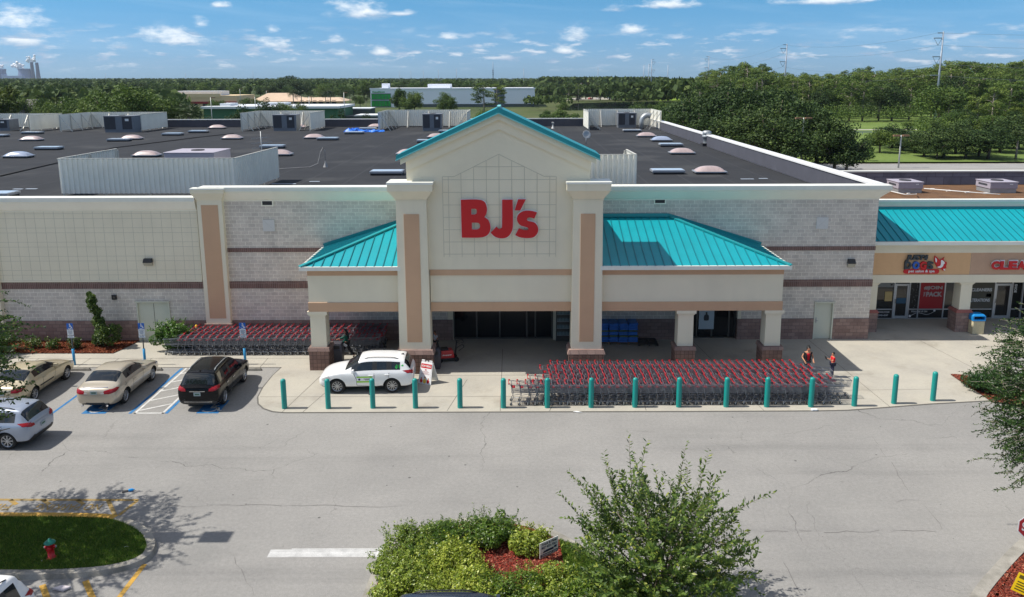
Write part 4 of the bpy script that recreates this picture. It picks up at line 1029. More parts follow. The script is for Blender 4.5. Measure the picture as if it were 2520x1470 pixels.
# pipe runs, vents, mast, tarp
pipe=M('pvc_pipe',(.7,.7,.68),.5)
mb=MB(); pts=[nat(x,y,3072,400) for x,y in ((1020,765),(1150,795),(1245,790),(1245,762))]; mb.tube([gZ(*p,6.32) for p in pts[:3]]+[gZ(*pts[2],6.9)],.035,6)
for x in (1180,): c=gZ(*nat(x,795,3072,400),6.2); mb.box(c.x-.1,c.x+.1,c.y-.1,c.y+.1,6.2,6.3)
tag(mb.build('condensate_pipe',pipe),'white drain pipe in front of the nearer beige unit on the gravel roof','pipe')
mb=MB(); mb.tube([gZ(*nat(x,y,3072,400),6.32) for x,y in ((1310,745),(1600,768),(1950,795))],.035,6)
for x,y in ((1380,755),(1515,768),(1672,780),(1830,790)): c=gZ(*nat(x,y,3072,400),6.2); mb.box(c.x-.14,c.x+.14,c.y-.1,c.y+.1,6.2,6.29)
tag(mb.build('condensate_pipe',pipe),'long white drain pipe running between the two beige units','pipe')
c=gZ(*nat(1632,388,2048,400),RZ); t=thing('exhaust_stack','pale round exhaust stack near the right parapet','vent',(c.x,c.y,RZ))
mb=MB(); mb.box(-.5,.5,-.5,.5,0,.3); mb.build('curb',curb_m,t)
mb=MB(); mb.lathe((0,0,.3),[(.34,0),(.34,.55),(.46,.58),(.48,.78),(.36,.84),(.44,.9),(.44,1.2),(.25,1.28)],18); mb.build('stack',galv,t)
c=gZ(*nat(1088,245,2048,400),RZ); t=thing('duct_elbow','fat galvanised duct elbow rising near the right roof corner','duct',(c.x,c.y,RZ))
mb=MB(); n=8; pts=[(0,0,0),(0,0,1.0)]+[(.8-.8*math.cos(R_(a)),0,1.0+.9*math.sin(R_(a))) for a in range(15,121,15)]; mb.tube(pts,.36,14); mb.build('elbow',galv,t)
for i,(zx,zt,zb,o,lab) in enumerate(((343,187,240,2048,'short capped vent pipe right of the gable peak'),(1715,310,360,2048,'thin white pipe by the right parapet, the farther one'),(1883,370,430,2048,'thin white pipe by the right parapet, the nearer one'))):
    c=gZ(*nat(zx,zb,o,400),RZ); h=gY(*nat(zx,zt,o,400),c.y).z-RZ; mb=MB(); mb.lathe((c.x,c.y,RZ),[(.22,0),(.10,.25),(.09,h*.8),(.17,h*.8),(.17,h)],10); tag(mb.build('vent_pipe',pipe),lab,'vent pipe')
c=gZ(*nat(585,565,1024,400),RZ); mb=MB(); mb.lathe((c.x,c.y,RZ),[(.2,0),(.06,.35),(.04,.5)],8); mb.tube([(c.x,c.y,RZ+.4),(c.x,c.y,RZ+1.3),(c.x-.15,c.y,RZ+1.55),(c.x-.35,c.y,RZ+1.2),(c.x-.6,c.y,RZ+.3),(c.x-1.2,c.y-.3,RZ+.04),(c.x-5,c.y-2.5,RZ+.03),(c.x-9,c.y-5,RZ+.03)],.025,5)
tag(mb.build('cable_goose_neck',M('grey_cable',rgb(150,150,150),.6)),'goose neck cable outlet curling onto the middle of the roof','cable')
c=gZ(*nat(62,640,1024,400),RZ); h=gY(*nat(55,265,1024,400),c.y).z-RZ; t=thing('aerial_mast','thin lattice aerial mast at the corner of the large front screen','mast',(c.x,c.y,RZ))
mb=MB(); mb.tube([(0,0,0),(0,0,h)],.03,6); mb.build('pole',galv,t)
mb=MB()
for k in range(4): mb.bar((-.7,0,h-.5-k*.35),(.6+.2*k,0,h-.4-k*.35),.025)
mb.bar((0,0,h*.6),(-1.4,.8,0),.015); mb.bar((0,0,h*.6),(.9,.9,0),.015); mb.build('aerial',galv,t)
c=gZ(*nat(622,372,2048,400),RZ); t=thing('satellite_dish','small grey satellite dish behind the right slope of the gable','dish',(c.x,c.y,RZ))
mb=MB(); mb.tube([(0,0,0),(0,0,.8)],.04,6); mb.build('post',galv,t)
mb=MB(); mb.lathe((0,0,0),[(.02,0),(.25,.04),(.45,.14),(.44,.15),(.24,.055),(.01,.01)],16); d=mb.build('dish',galv,t); d.location=(0,-.1,1.0); d.rotation_euler=(R_(70),0,R_(15))
# blue tarpaulin crumpled over a curb
random.seed(8); c=gZ(*nat(915,272,1024,400),RZ); mb=MB(); nx,ny=22,8; vs=[]
for i in range(nx+1):
    for j in range(ny+1):
        e=1 if (i in(0,nx) or j in (0,ny)) else 0
        vs.append((c.x-2.9+5.2*i/nx+random.uniform(-.1,.1),c.y+2.4*j/ny+random.uniform(-.1,.1)+ .4*math.sin(i),RZ+.02+(0 if e else random.uniform(.02,.40)*(1.3 if i<8 else .6))))
mb.add(vs,[(i*(ny+1)+j,(i+1)*(ny+1)+j,(i+1)*(ny+1)+j+1,i*(ny+1)+j+1) for i in range(nx) for j in range(ny)]); tag(mb.build('tarpaulin',M('blue_tarp',rgb(24,112,214),.4)),'crumpled bright blue tarpaulin beside a flat skylight','tarp')
# raised membrane lap and scraps on the roof
mb=MB(); pts=[rp(0,645,0),rp(480,533,0),rp(800,447,0),rp(940,408,0),rp(1640,320,0),rp(1960,285,0)]; mb.tube([(p[0],p[1],RZ+.03) for p in pts],.07,5); tag(mb.build('roof_cable',M('black_cable',(.012,.012,.012),.7)),'long black cable snaking across the left half of the roof','cable')
for i,(x,y,o,w,lab) in enumerate(((140,752,0,.6,'pale scrap patch on the roof at the far left'),(255,750,0,.7,'pale scrap patch on the roof, second from the left'),(230,708,1024,1.6,'long bluish scrap strip behind the parapet left of the tower'),(488,688,1024,.7,'small bluish scrap strip near the tower'),(1980,667,2048,.9,'pale scrap patch at the right end of the roof'),(2115,663,2048,.6,'small pale scrap patch near the right parapet'))):
    p=rp(x,y,o); mb=MB(); mb.box(p[0]-w/2,p[0]+w/2,p[1],p[1]+.25,RZ+.004,RZ+.012); tag(mb.build('roof_patch',M('patch_sheet',rgb(164,176,190),.6)),lab,'roof patch')
# ---------------------------------------------------------------- shopping carts
def ordinal(n):
    t=['','first','second','third','fourth','fifth','sixth','seventh','eighth','ninth','tenth','eleventh','twelfth','thirteenth','fourteenth','fifteenth','sixteenth','seventeenth','eighteenth','nineteenth']
    if n<20: return t[n]
    a={2:'twent',3:'thirt',4:'fort',5:'fift',6:'sixt',7:'sevent',8:'eight',9:'ninet'}[n//10]
    return a+'ieth' if n%10==0 else a+'y-'+t[n%10]
def make_cart():
    t=thing('shopping_cart','grey wire shopping cart','shopping cart')
    zr,zf,br,bf=.99,.87,.60,.56; xr,xf=.10,.98; wr,wf=.285,.215
    def pt(u,v,s): # u along, v bottom..top
        x=xr+(xf-xr)*u - (.0 if u>0 else 0)+ (1-v)*(-.0)-(1-v)*.06*u; w=(wr+(wf-wr)*u)*(.86+.14*v); zt=zr+(zf-zr)*u; zb=br+(bf-br)*u
        return Vector((x,w*s,zb+(zt-zb)*v))
    mb=MB(); r=.0065
    for s in (-1,1):
        for i in range(17): u=i/16; mb.bar(pt(u,0,s),pt(u,1,s),r)
        for v,w in ((0,.010),(.3,r),(.6,r),(1,.021)): mb.bar(pt(0,v,s),pt(1,v,s),w)
    for u in (0,1):
        n=9
        for i in range(n): 
            f=-1+2*i/(n-1); a=pt(u,0,f);b=pt(u,1,f); mb.bar(a,b,r)
        for v,w in ((0,.010),(.3,r),(.6,r),(1,.021)): mb.bar(pt(u,v,-1),pt(u,v,1),w if u else w*.9)
    for i in range(11): f=-1+2*i/10; mb.bar(pt(0,0,f),pt(1,0,f),r)
    for i in range(1,8): u=i/8; mb.bar(pt(u,0,-1),pt(u,0,1),r)
    mb.build('basket',steel,t)
    mb=MB()
    for s in (-1,1):
        mb.tube([(-.02,.285*s,1.04),(.08,.285*s,.96),(.13,.27*s,.62),(.20,.26*s,.40),(.08,.265*s,.16)],.013,6)
        mb.tube([(.08,.265*s,.16),(.50,.22*s,.19),(.88,.16*s,.17)],.013,6); mb.tube([(.20,.26*s,.50),(.55,.21*s,.53)],.011,5)
    mb.tube([(.88,-.16,.17),(.93,0,.17),(.88,.16,.17)],.012,5)
    for x in (.25,.45,.65): mb.bar((x,-.24,.185),(x,.24,.185),.009)
    for y in (-.12,0,.12): mb.bar((.1,y,.18),(.88,y*.9,.18),.009)
    mb.build('chassis',steel,t)
    mb=MB(); mb.tube([(-.03,-.20,1.045),(-.03,.20,1.045)],.015,8); 
    for s in (-1,1): mb.box(-.045,.03,.25*s-.028,.25*s+.028,1.0,1.055)
    mb.build('handle',red,t)
    mb=MB(); mb.tube([(-.03,-.28,1.045),(-.03,.28,1.045)],.009,6); mb.build('handle_bar',steel,t)
    mb=MB(); mb.box(.12,.27,-.15,.15,.79,.81); mb.frus(.09,.11,-.15,.15,.80,.06,.08,-.10,.10,.92); mb.build('child_seat',red,t)
    for x,s,rr in ((.08,-1,.062),(.08,1,.062),(.88,-1,.062),(.88,1,.062)):
        y=s*(.265 if x<.5 else .16); mb=MB(); mb.tube([(x,y-.016,rr),(x,y+.016,rr)],rr,10,0); mb.tube([(x,y-.018,rr),(x,y+.018,rr)],rr*.5,8,1); mb.box(x-.02,x+.02,y-.022,y+.022,rr+.03,.17,1)
        mb.build('wheel',[rubber,galv],t)
    return t
cart=make_cart(); used_cart=[0]
random.seed(21)
def cart_row(x0,x1,y,pitch,rz,rowname,side,group):
    n=int(abs(x1-x0)/pitch)+1
    for i in range(n):
        x=x0+(x1-x0)*i/(n-1)+random.uniform(-.02,.02)
        o=cart if not used_cart[0] else dup(cart)
        used_cart[0]+=1; o.location=(x,y+random.uniform(-.012,.012),.024); o.rotation_euler=(0,0,rz+random.uniform(-.02,.02))
        pos='leftmost' if i==0 else ('rightmost' if i==n-1 else ordinal(i+1)+' from the left')
        o['label']='grey wire shopping cart, %s, %s row, %s'%(pos,rowname,side); o['group']=group
    return n
rn=['frontmost','second','third','fourth','rearmost']
YR=gZ(1500,1000).y+.30
for k,(a,b) in enumerate(((1254,2019),(1299,2039),(1352,1994),(1330,1994),(1355,1947))):
    y=YR+.63*k; yp=pj(0,y,1.03)[1]
    cart_row(gY(a,yp,y).x,gY(b,yp,y).x,y,.352,0.0,rn[k],'block behind the teal bollards','carts in the block behind the teal bollards')
YL=gZ(500,877).y+.30
for k,(a,b) in enumerate(((402,938),(412,950),(428,946),(444,952))):
    y=YL+.60*k; yp=pj(0,y,.9)[1]
    cart_row(gY(a,yp,y).x+1.0,gY(b,yp,y).x,y,.392,math.pi,rn[k if k<3 else 4],'block along the left store wall','carts in the block along the left wall')
print('carts',used_cart[0])
# empty carts parked at the ends without handles in view are part of the rows above
# ---------------------------------------------------------------- bollards
tealb=M('teal_bollard_paint',rgb(18,140,132),.38,var=.06,vscale=3,streak=.12)
bl=[(699,1007),(807,1007),(917,1006),(1022,1006),(1132,1005.5),(1239,1005.5),(1347,1005),(1455,1004.5),(1563,1004),(1671,1003.5),(1788,1003),(1888,1003),(1997,1003),(2104,1001),(2202,995),(2298,988)]
b0=None
for i,(x,y) in enumerate(bl):
    c=gZ(x,y,.022)
    if b0 is None:
        mb=MB(); mb.lathe((0,0,0),[(.118,0),(.118,1.27),(.113,1.31),(.095,1.35),(.06,1.375),(.001,1.385)],20); b0=o=mb.build('bollard',tealb)
    else: o=dup(b0)
    o.location=(c.x,c.y+.10,.022)
    near={0:'leftmost, alone at the corner of the kerb',1:'second from the left, before the white SUV front wheel',2:'third from the left, before the white SUV doors',3:'fourth from the left, behind it the white board sign',4:'fifth from the left, standing clear of car and carts',14:'second from the right end',15:'rightmost, near the mulch corner'}.get(i,ordinal(i+1)+' from the left, in front of the carts' if i<14 else '')
    if i==13: near='third from the right, at the right end of the carts'
    tag(o,'teal painted pipe bollard, '+near,'bollard','teal bollards along the store front')
# ---------------------------------------------------------------- accessible parking signs
sblue=M('sign_panel_blue',rgb(18,92,178),.5); swhite=M('sign_panel_white',rgb(214,218,220),.55); sleeve=M('blue_sleeve',rgb(40,140,190),.5,var=.06)
ptxt=M('sign_print',rgb(70,90,120),.6)
def park_sign():
    t=thing('parking_sign','accessible parking sign','sign')
    mb=MB(); mb.tube([(0,0,0),(0,0,2.15)],.032,8); mb.build('post',M('dark_post',rgb(84,88,92),.5,.4),t)
    mb=MB(); mb.tube([(0,0,0),(0,0,.86)],.065,12); mb.build('sleeve',sleeve,t)
    mb=MB(); mb.box(-.16,.16,-.055,-.045,1.92,2.24); p=mb.build('blue_panel',sblue,t)
    me=MB(); T=lambda x,y:(x*.24,-.058,2.08+y*.24)
    for k in range(9):
        a0=R_(-150+k*22);a1=R_(-150+(k+1)*22); me.poly([T(math.cos(a)*r-.05,math.sin(a)*r-.2) for a,r in ((a0,.42),(a1,.42),(a1,.31),(a0,.31))])
    for a,b,w in (((0,.42),(-.04,-.1),.12),((-.02,.22),(.28,.22),.1),((-.04,-.08),(.34,-.08),.12),((.34,-.08),(.5,-.5),.12)):
        a=Vector(a);b=Vector(b);d=(b-a).normalized();n=Vector((-d.y,d.x))*w/2; me.poly([T(*(a-n)),T(*(b-n)),T(*(b+n)),T(*(a+n))])
    me.poly([T(.11*math.cos(i*.785),.5+.11*math.sin(i*.785)) for i in range(8)])
    me.build('wheelchair_symbol',white,p)
    mb=MB(); mb.box(-.16,.16,-.055,-.045,1.62,1.91); q=mb.build('white_panel',swhite,t)
    mb=MB()
    for k,w in enumerate((.12,.10,.11,.07)): mb.box(-w,w,-.058,-.0555,1.83-k*.055,1.852-k*.055)
    mb.build('small_print',ptxt,q)
    mb=MB(); mb.box(-.17,.17,-.055,-.045,1.46,1.59); q=mb.build('small_panel',swhite,t)
    mb=MB(); mb.box(-.15,.15,-.058,-.0555,1.56,1.568); mb.box(-.15,.15,-.058,-.0555,1.482,1.49); mb.box(-.10,.10,-.058,-.0555,1.515,1.53); mb.build('small_print',ptxt,q)
    return t
ps=None; ys=gZ(183,899).y
for x,lab in ((184,'in front of the gold car at the left'),(357,'in front of the beige sedan'),(603,'in front of the black SUV')):
    ps2=park_sign() if ps is None else dup(ps); ps=ps or ps2; c=gZ(x,899); ps2.location=(c.x,ys,.02)
    tag(ps2,'accessible parking sign on a post '+lab,'sign','accessible parking signs')
# wheel stops
w0=None
for x,y,lab in ((195,912,'in front of the gold car'),(372,912,'in front of the beige sedan'),(616,912,'in front of the black SUV')):
    c=gZ(x,y)
    if w0 is None: mb=MB(); mb.frus(-.95,.95,-.08,.08,0,-.88,.88,-.05,.05,.13); w0=o=mb.build('wheel_stop',kerbm,None,.015)
    else: o=dup(w0)
    o.location=(c.x-.35,c.y,.004); tag(o,'grey concrete wheel stop '+lab,'wheel stop','wheel stops')
# ---------------------------------------------------------------- sandwich board
t=thing('sandwich_board','white folding sandwich board with a red hiring banner beside the white SUV','sign',(0,0,.022))
a=gZ(*nat(1368,908,1024,1100),.02); b=gZ(*nat(1462,925,1024,1100),.02); c=(a+b)/2; t.location=(c.x,c.y,.022); ang=math.atan2(b.y-a.y,b.x-a.x); t.rotation_euler=(0,0,ang); w=.36
mb=MB(); mb.hexa([(-w,-.02,0),(w,-.02,0),(w,.02,0),(-w,.02,0)],[(-w*.86,.28,1.0),(w*.86,.28,1.0),(w*.86,.32,1.0),(-w*.86,.32,1.0)]); mb.box(-w*.8,-w*.35,.285,.325,1.0,1.10); mb.box(w*.35,w*.8,.285,.325,1.0,1.10); mb.box(-w*.15,w*.15,.285,.325,1.0,1.06); mb.build('front_leaf',white,t)
mb=MB(); mb.hexa([(-w,.68,0),(w,.68,0),(w,.72,0),(-w,.72,0)],[(-w*.86,.33,1.0),(w*.86,.33,1.0),(w*.86,.37,1.0),(-w*.86,.37,1.0)]); mb.build('rear_leaf',white,t)
slope=Matrix.Translation((0,-.024,0))@Matrix.Rotation(-math.atan2(.30,1.0),4,'X')@FRONT
pn=MB(); pn.poly([(-.29,.02,0),(.29,.02,0),(.29,.98,0),(-.29,.98,0)]); poster=pn.build('poster',M('poster_white',(.78,.76,.76),.5),t); poster.matrix_local=slope@Matrix.Translation((0,.02,.004))
hb=MB(); hb.poly([(-.29,.74,.003),(.29,.74,.003),(.29,.95,.003),(-.29,.95,.003)]); hb.build('banner',signred,poster)
def small(txt,x,y,h,w,mat,par,z=.006):
    me=textmesh(txt,1.0,.002,.03); ys_=[v.co.y for v in me.vertices]; xs_=[v.co.x for v in me.vertices]; k=h/(max(ys_)-min(ys_)); kx=w/(max(xs_)-min(xs_))
    for v in me.vertices: v.co=Vector(((v.co.x-(max(xs_)+min(xs_))/2)*kx+x,(v.co.y-(max(ys_)+min(ys_))/2)*k+y,z+v.co.z*h))
    me.materials.append(mat); o=bpy.data.objects.new('lettering',me); COL.objects.link(o); o.parent=par; return o
small('NOW HIRING',0,.845,.10,.50,white,poster)
small('BJs',0,.66,.07,.10,signred,poster)
sm=MB()
for k,wd in enumerate((.14,.20,.12,.22,.22)): sm.poly([(-wd,.585-.035*k,.003),(wd,.585-.035*k,.003),(wd,.598-.035*k,.003),(-wd,.598-.035*k,.003)])
sm.build('small_print',M('print_grey',rgb(170,110,110),.6),poster)
for x,s,colr in ((-.19,.8,signred),(.0,1.0,M('print_yellow',rgb(230,190,70),.6)),(.19,.8,signred)):
    f=MB(); f.poly([(x+math.cos(i*.785)*.095*s*(1 if i in(0,4) else .95),.12+math.sin(i*.785)*.12*s,.004) for i in range(8)]); f.build('printed_shirt',colr,poster)
    f=MB(); f.poly([(x+math.cos(i*.785)*.045*s,.27*s+.03+math.sin(i*.785)*.055*s,.005) for i in range(8)]); f.build('printed_head',M('print_skin',rgb(170,110,84),.6),poster)
# ---------------------------------------------------------------- bins under the canopy and by the shops
binm=M('dark_grey_bin',rgb(74,74,80),.5,var=.08)
for (l,r,yb,yt,lab) in ((632,728,745,615,'dark grey litter bin behind the left canopy column'),(1468,1552,795,640,'dark grey litter bin beside the left tower pedestal')):
    a=gZ(*nat(l,yb,1024,1100),.02);b=gZ(*nat(r,yb,1024,1100),.02); h=1.05; w=(b.x-a.x)/2
    t=thing('litter_bin',lab,'litter bin',((a.x+b.x)/2,a.y+w,.022),0,'dark grey litter bins')
    mb=MB(); mb.frus(-w*.88,w*.88,-w*.88,w*.88,0,-w,w,-w,w,h*.66); mb.build('body',binm,t,.02)
    mb=MB(); mb.frus(-w*1.03,w*1.03,-w*1.03,w*1.03,h*.66,-w*.8,w*.8,-w*.8,w*.8,h); mb.build('hood',M('bin_hood',rgb(64,64,72),.5),t,.02)
    mb=MB(); mb.box(-w*.55,w*.55,-w*.98,-w*.90,h*.72,h*.9); mb.build('flap',black,t)
a=gZ(2394,824);b=gZ(2418,824); w=.33; t=thing('litter_bin','square pebble-faced litter bin with bright blue hood beside the shop column','litter bin',(a.x+.28,a.y+.32,.022))
mb=MB(); mb.box(-w,w,-w,w,0,.78); mb.build('body',M('exposed_aggregate',rgb(196,184,150),.9,fine=.3,fscale=45,var=.1,vscale=14),t,.03)
bh=M('bin_blue',rgb(22,128,196),.4); mb=MB(); mb.frus(-w-.03,w+.03,-w-.03,w+.03,.78,-w-.03,w+.03,-w-.03,w+.03,.86)
for s in (-1,1): mb.box(s*w-.04,s*w+.04,-w,w,.86,1.06)
mb.box(-w+.04,w-.04,-w+.30,w,.86,1.06); mb.frus(-w-.04,w+.04,-w-.02,w+.02,1.06,-w+.06,w-.06,-w+.06,w-.06,1.16); mb.build('hood',bh,t,.015)
mb=MB(); mb.box(-w+.05,w-.05,-w+.28,-w+.30,.87,1.05); mb.build('opening',black,t)
# ---------------------------------------------------------------- blue bag stacks on pallets
bag=M('blue_bag',rgb(24,104,190),.4,var=.2,vscale=4); bag2=M('bag_print',rgb(70,96,60),.5); wood=M('pallet_wood',rgb(120,100,78),.9,var=.15)
random.seed(5)
for k,(l,r) in enumerate(((735,892),(905,1052))):
    a=gZ(*nat(l,590,2048,1100),.02);b=gZ(*nat(r,590,2048,1100),.02); w=1.05
    t=thing('bag_stack','stack of bright blue bags on a pallet, '+('left one against the tower pedestal' if k==0 else 'right one with the bare pallet beside it'),'bags',((a.x+b.x)/2,a.y+.06,.022),0,'stacks of blue bags')
    mb=MB()
    for i in range(5): mb.box(-.55,.55,i*.24,i*.24+.12,.10,.125)
    for x in (-.5,0,.5): mb.box(x-.05,x+.05,0,1.08,0,.10)
    mb.build('pallet',wood,t)
    for L in range(11):
        for x in (-.27,.27):
            mb=MB(); z=.13+L*.098; jx=random.uniform(-.03,.03); 
            mb.frus(x-.27+jx,x+.27+jx,.03+random.uniform(-.02,.03),1.02,z,x-.24+jx,x+.24+jx,.06,.98,z+.092); mb.build('bag',bag if L not in (3,6) else bag2,t,.03)
a=gZ(*nat(1062,600,2048,1100),.02);b=gZ(*nat(1225,600,2048,1100),.02); mb=MB()
for i in range(5): mb.box(0,b.x-a.x,i*.24,i*.24+.12,.10,.125)
for x in (.05,.6,1.05): mb.box(x-.05,x+.05,0,1.08,0,.10)
o=mb.build('pallet',M('dark_pallet',rgb(70,66,62),.9)); o.location=(a.x,a.y,.022); tag(o,'bare dark pallet on the pavement beside the blue bag stacks','pallet')
# drinks machine and glass cabinet near the tower pedestal
c=gY(*nat(515,420,2048,1100),YW-.6); t=thing('vending_machine','blue and black drinks machine half hidden by the right tower pilaster','vending machine',(c.x+.25,YW-.85,.022))
mb=MB(); mb.box(-.45,.45,0,.78,0,1.85); mb.build('cabinet',black,t,.02); mb=MB(); mb.box(-.43,.0,-.012,0,.3,1.1); mb.box(-.43,.0,-.012,0,1.5,1.8); mb.build('front_panel',M('vending_blue',rgb(36,150,200),.4),t)
c2=gY(*nat(440,400,2048,1100),YW-.3); t=thing('glass_cabinet','glass fronted cabinet with shelves of bottles beside the entrance doors','cabinet',(c2.x,YW-.30,.022))
mb=MB(); mb.box(-.42,.42,.06,.75,0,2.0); mb.box(-.46,-.42,-.02,.75,0,2.05); mb.box(.42,.46,-.02,.75,0,2.05); mb.box(-.46,.46,-.02,.75,2.05,2.12); mb.build('frame',frame,t)
for z in (.35,.75,1.15,1.55): mb=MB(); mb.box(-.41,.41,-.0,.058,z-.02,z); mb.build('shelf',galv,t); mb=MB(); [mb.lathe((-.36+.08*i,.03,z),[(.028,0),(.028,.14),(.012,.18),(.012,.22)],6) for i in range(10)]; mb.build('bottles',M('bottle_clear',rgb(150,170,172),.2),t)
# mobility cart
redp=M('scooter_red',rgb(190,22,34),.3); c=gZ(*nat(1600,745,1024,1100),.02)
t=thing('mobility_scooter','red electric shopping scooter with black basket frame by the tower pedestal','scooter',(c.x,c.y+.45,.022),R_(15))
mb=MB(); mb.box(-.55,.50,-.30,.30,.12,.22); mb.build('deck',black,t,.02)
mb=MB(); mb.frus(-.55,.35,-.30,.30,.22,-.45,.28,-.26,.26,.62); mb.build('cowl',redp,t,.04); small('shopper',-.05,.40,.09,.5,white,t).matrix_basis=Matrix.Translation((0,-.295,0))@FRONT
mb=MB(); mb.box(-.40,.05,-.22,.22,.62,.70); mb.frus(-.46,-.38,-.22,.22,.66,-.56,-.48,-.20,.20,1.15); mb.build('seat',black,t,.03)
mb=MB(); mb.tube([(.40,0,.2),(.52,0,1.0)],.04,8); mb.tube([(.50,-.25,1.02),(.50,.25,1.02)],.025,8); 
for y in (-.25,.25): mb.bar((.55,y,.55),(.85,y,.75),.025); mb.bar((.85,y,.75),(.85,y,1.02),.025); mb.bar((.55,y,.95),(.85,y,1.02),.02)
mb.bar((.85,-.25,1.02),(.85,.25,1.02),.025); mb.bar((.85,-.25,.75),(.85,.25,.75),.025); mb.build('tiller',black,t)
for x in (-.4,.45):
    for y in (-.27,.27): mb=MB(); mb.tube([(x,y-.04,.12),(x,y+.04,.12)],.12,12); mb.build('wheel',rubber,t)
# ---------------------------------------------------------------- lamps and boxes on the walls
lampm=M('lamp_housing',rgb(58,56,54),.5,.3)
for (l,r,yt,yb,o,lab) in ((1213,1285,1330,1390,0,'dark wall lamp on the score-lined stucco panel at left'),(660,730,1335,1400,3072,'dark wall lamp on the block wall above the single door')):
    y0_=YW-.11 if o==0 else YW; a=gY(*nat(l,yb,o,400),y0_);b=gY(*nat(r,yt,o,400),y0_); w=(b.x-a.x)/2; h=b.z-a.z
    t=thing('wall_lamp',lab,'lamp',((a.x+b.x)/2,y0_,a.z),0,'dark wall lamps')
    mb=MB(); mb.frus(-w,w,-.22,-.0,h*.45,-w*.9,w*.9,-.14,-.0,h); mb.build('housing',lampm,t,.02)
    mb=MB(); mb.frus(-w*.85,w*.85,-.12,-.01,0,-w*.95,w*.95,-.21,-.01,h*.44); mb.build('lens',M('lamp_lens',rgb(170,166,150),.25),t)
c=gY(*nat(963,187,0,1100),YW); t=thing('wall_box','small black electrical box on the pale block wall at left','box',(c.x,YW,c.z)); mb=MB(); mb.box(-.13,.13,-.10,0,-.13,.13); mb.build('case',black,t,.01); mb=MB(); mb.box(-.05,.05,-.105,-.10,-.06,.05); mb.build('cover',frame,t)
# ---------------------------------------------------------------- hydrant
c=gZ(*nat(478,1095,0,1789,2.45),.12); t=thing('fire_hydrant','red fire hydrant with green bonnet on the left grass island','fire hydrant',(c.x+.06,c.y+.05,.12),R_(10)); t.scale=(.78,)*3
hr=M('hydrant_red',rgb(186,22,30),.4,var=.08); hg=M('hydrant_green',rgb(20,118,100),.4)
mb=MB(); mb.lathe((0,0,0),[(.17,0),(.17,.05),(.125,.06),(.115,.55),(.15,.57),(.15,.62),(.12,.63),(.12,.66)],18); mb.build('barrel',hr,t)
mb=MB(); mb.lathe((0,0,.64),[(.20,0),(.215,.03),(.15,.09),(.06,.14),(.045,.19),(.01,.20)],18); mb.build('bonnet',hg,t)
for s in (-1,1): mb=MB(); mb.tube([(s*.1,0,.48),(s*.19,0,.48)],.065,12); mb.tube([(s*.19,0,.48),(s*.22,0,.48)],.05,8,1); mb.build('hose_nozzle',[hr,galv],t)
mb=MB(); mb.tube([(0,-.1,.46),(0,-.2,.46)],.085,14); mb.build('pumper_nozzle',hr,t)
# ---------------------------------------------------------------- yard sign, stop sign, yellow sign
navy=M('sign_navy',rgb(24,40,72),.6)
a=gZ(*nat(310,1062,2048,1789,2.45),.25); t=thing('yard_sign','small white and navy corrugated yard sign stuck in the red mulch','sign',(a.x+.16,a.y,.12),R_(38))
b=gY(*nat(305,915,2048,1789,2.45),a.y); h=.50
mb=MB(); mb.box(-.36,.36,-.006,.006,.16,.16+h); p=mb.build('panel',white,t)
mb=MB(); 
for x in (-.12,.12): mb.tube([(x,.01,0),(x,.01,.4)],.006,5)
mb.build('stake',galv,t)
def flat(txt,z,hh,w,mat,par,y=-.009,x=0):
    o=small(txt,0,0,hh,w,mat,par,0.0); o.matrix_basis=Matrix.Translation((x,y,z))@FRONT; return o
flat('Truck & Fleet',.585,.085,.60,navy,p); flat('407 433-7061',.47,.085,.60,navy,p)
mb=MB(); mb.box(-.34,.34,-.010,-.0065,.175,.26); q=mb.build('navy_band',navy,p); flat('TVTSUPPORT.COM',.217,.05,.60,white,q,-.012)
mb=MB(); mb.box(-.12,.18,-.010,-.0065,.30,.37); mb.frus(-.25,-.12,-.010,-.0065,.30,-.20,-.12,-.010,-.0065,.36); mb.box(.2,.3,-.010,-.0065,.33,.40); mb.build('truck_print',navy,p)
cz=2.0; c=gZ(2541,1297,cz); t=thing('stop_sign','red octagonal stop sign at the right edge of the photo','sign',(c.x,c.y,.1),R_(-8))
mb=MB(); mb.tube([(0,.03,0),(0,.03,2.3)],.03,8); mb.build('post',galv,t)
oc=lambda r,y:[(math.cos(R_(22.5+45*i))*r,y,cz-.1+math.sin(R_(22.5+45*i))*r) for i in range(8)]
mb=MB(); mb.prism(oc(.41,0),(0,-.006,0)); p=mb.build('white_border',white,t); mb=MB(); mb.prism(oc(.385,-.0065),(0,-.004,0)); q=mb.build('red_face',M('stop_red',rgb(168,22,34),.4),p); flat('STOP',cz-.1,.26,.56,white,q,-.014)
c=gZ(2500,1455,.35); t=thing('yellow_sign','tilted yellow lawn sign in the mulch at the bottom right corner','sign',(c.x+.16,c.y+.1,.1),R_(-25)); t.rotation_euler=(0,R_(14),R_(-28))
mb=MB(); mb.box(-.24,.24,-.006,.006,.12,.72); p=mb.build('panel',M('yellow_panel',rgb(244,206,20),.5),t)
mb=MB(); 
for x in (-.15,.15): mb.tube([(x,.012,0),(x,.012,.4)],.006,5)
mb.build('stake',galv,t)
mb=MB(); mb.box(-.19,-.02,-.010,-.0065,.56,.67); mb.box(.03,.18,-.010,-.0065,.58,.67); 
for k in range(4): mb.box(-.18,.18,-.010,-.0065,.19+.08*k,.225+.08*k)
mb.build('black_print',M('ink_on_yellow',rgb(96,84,20),.6),p)
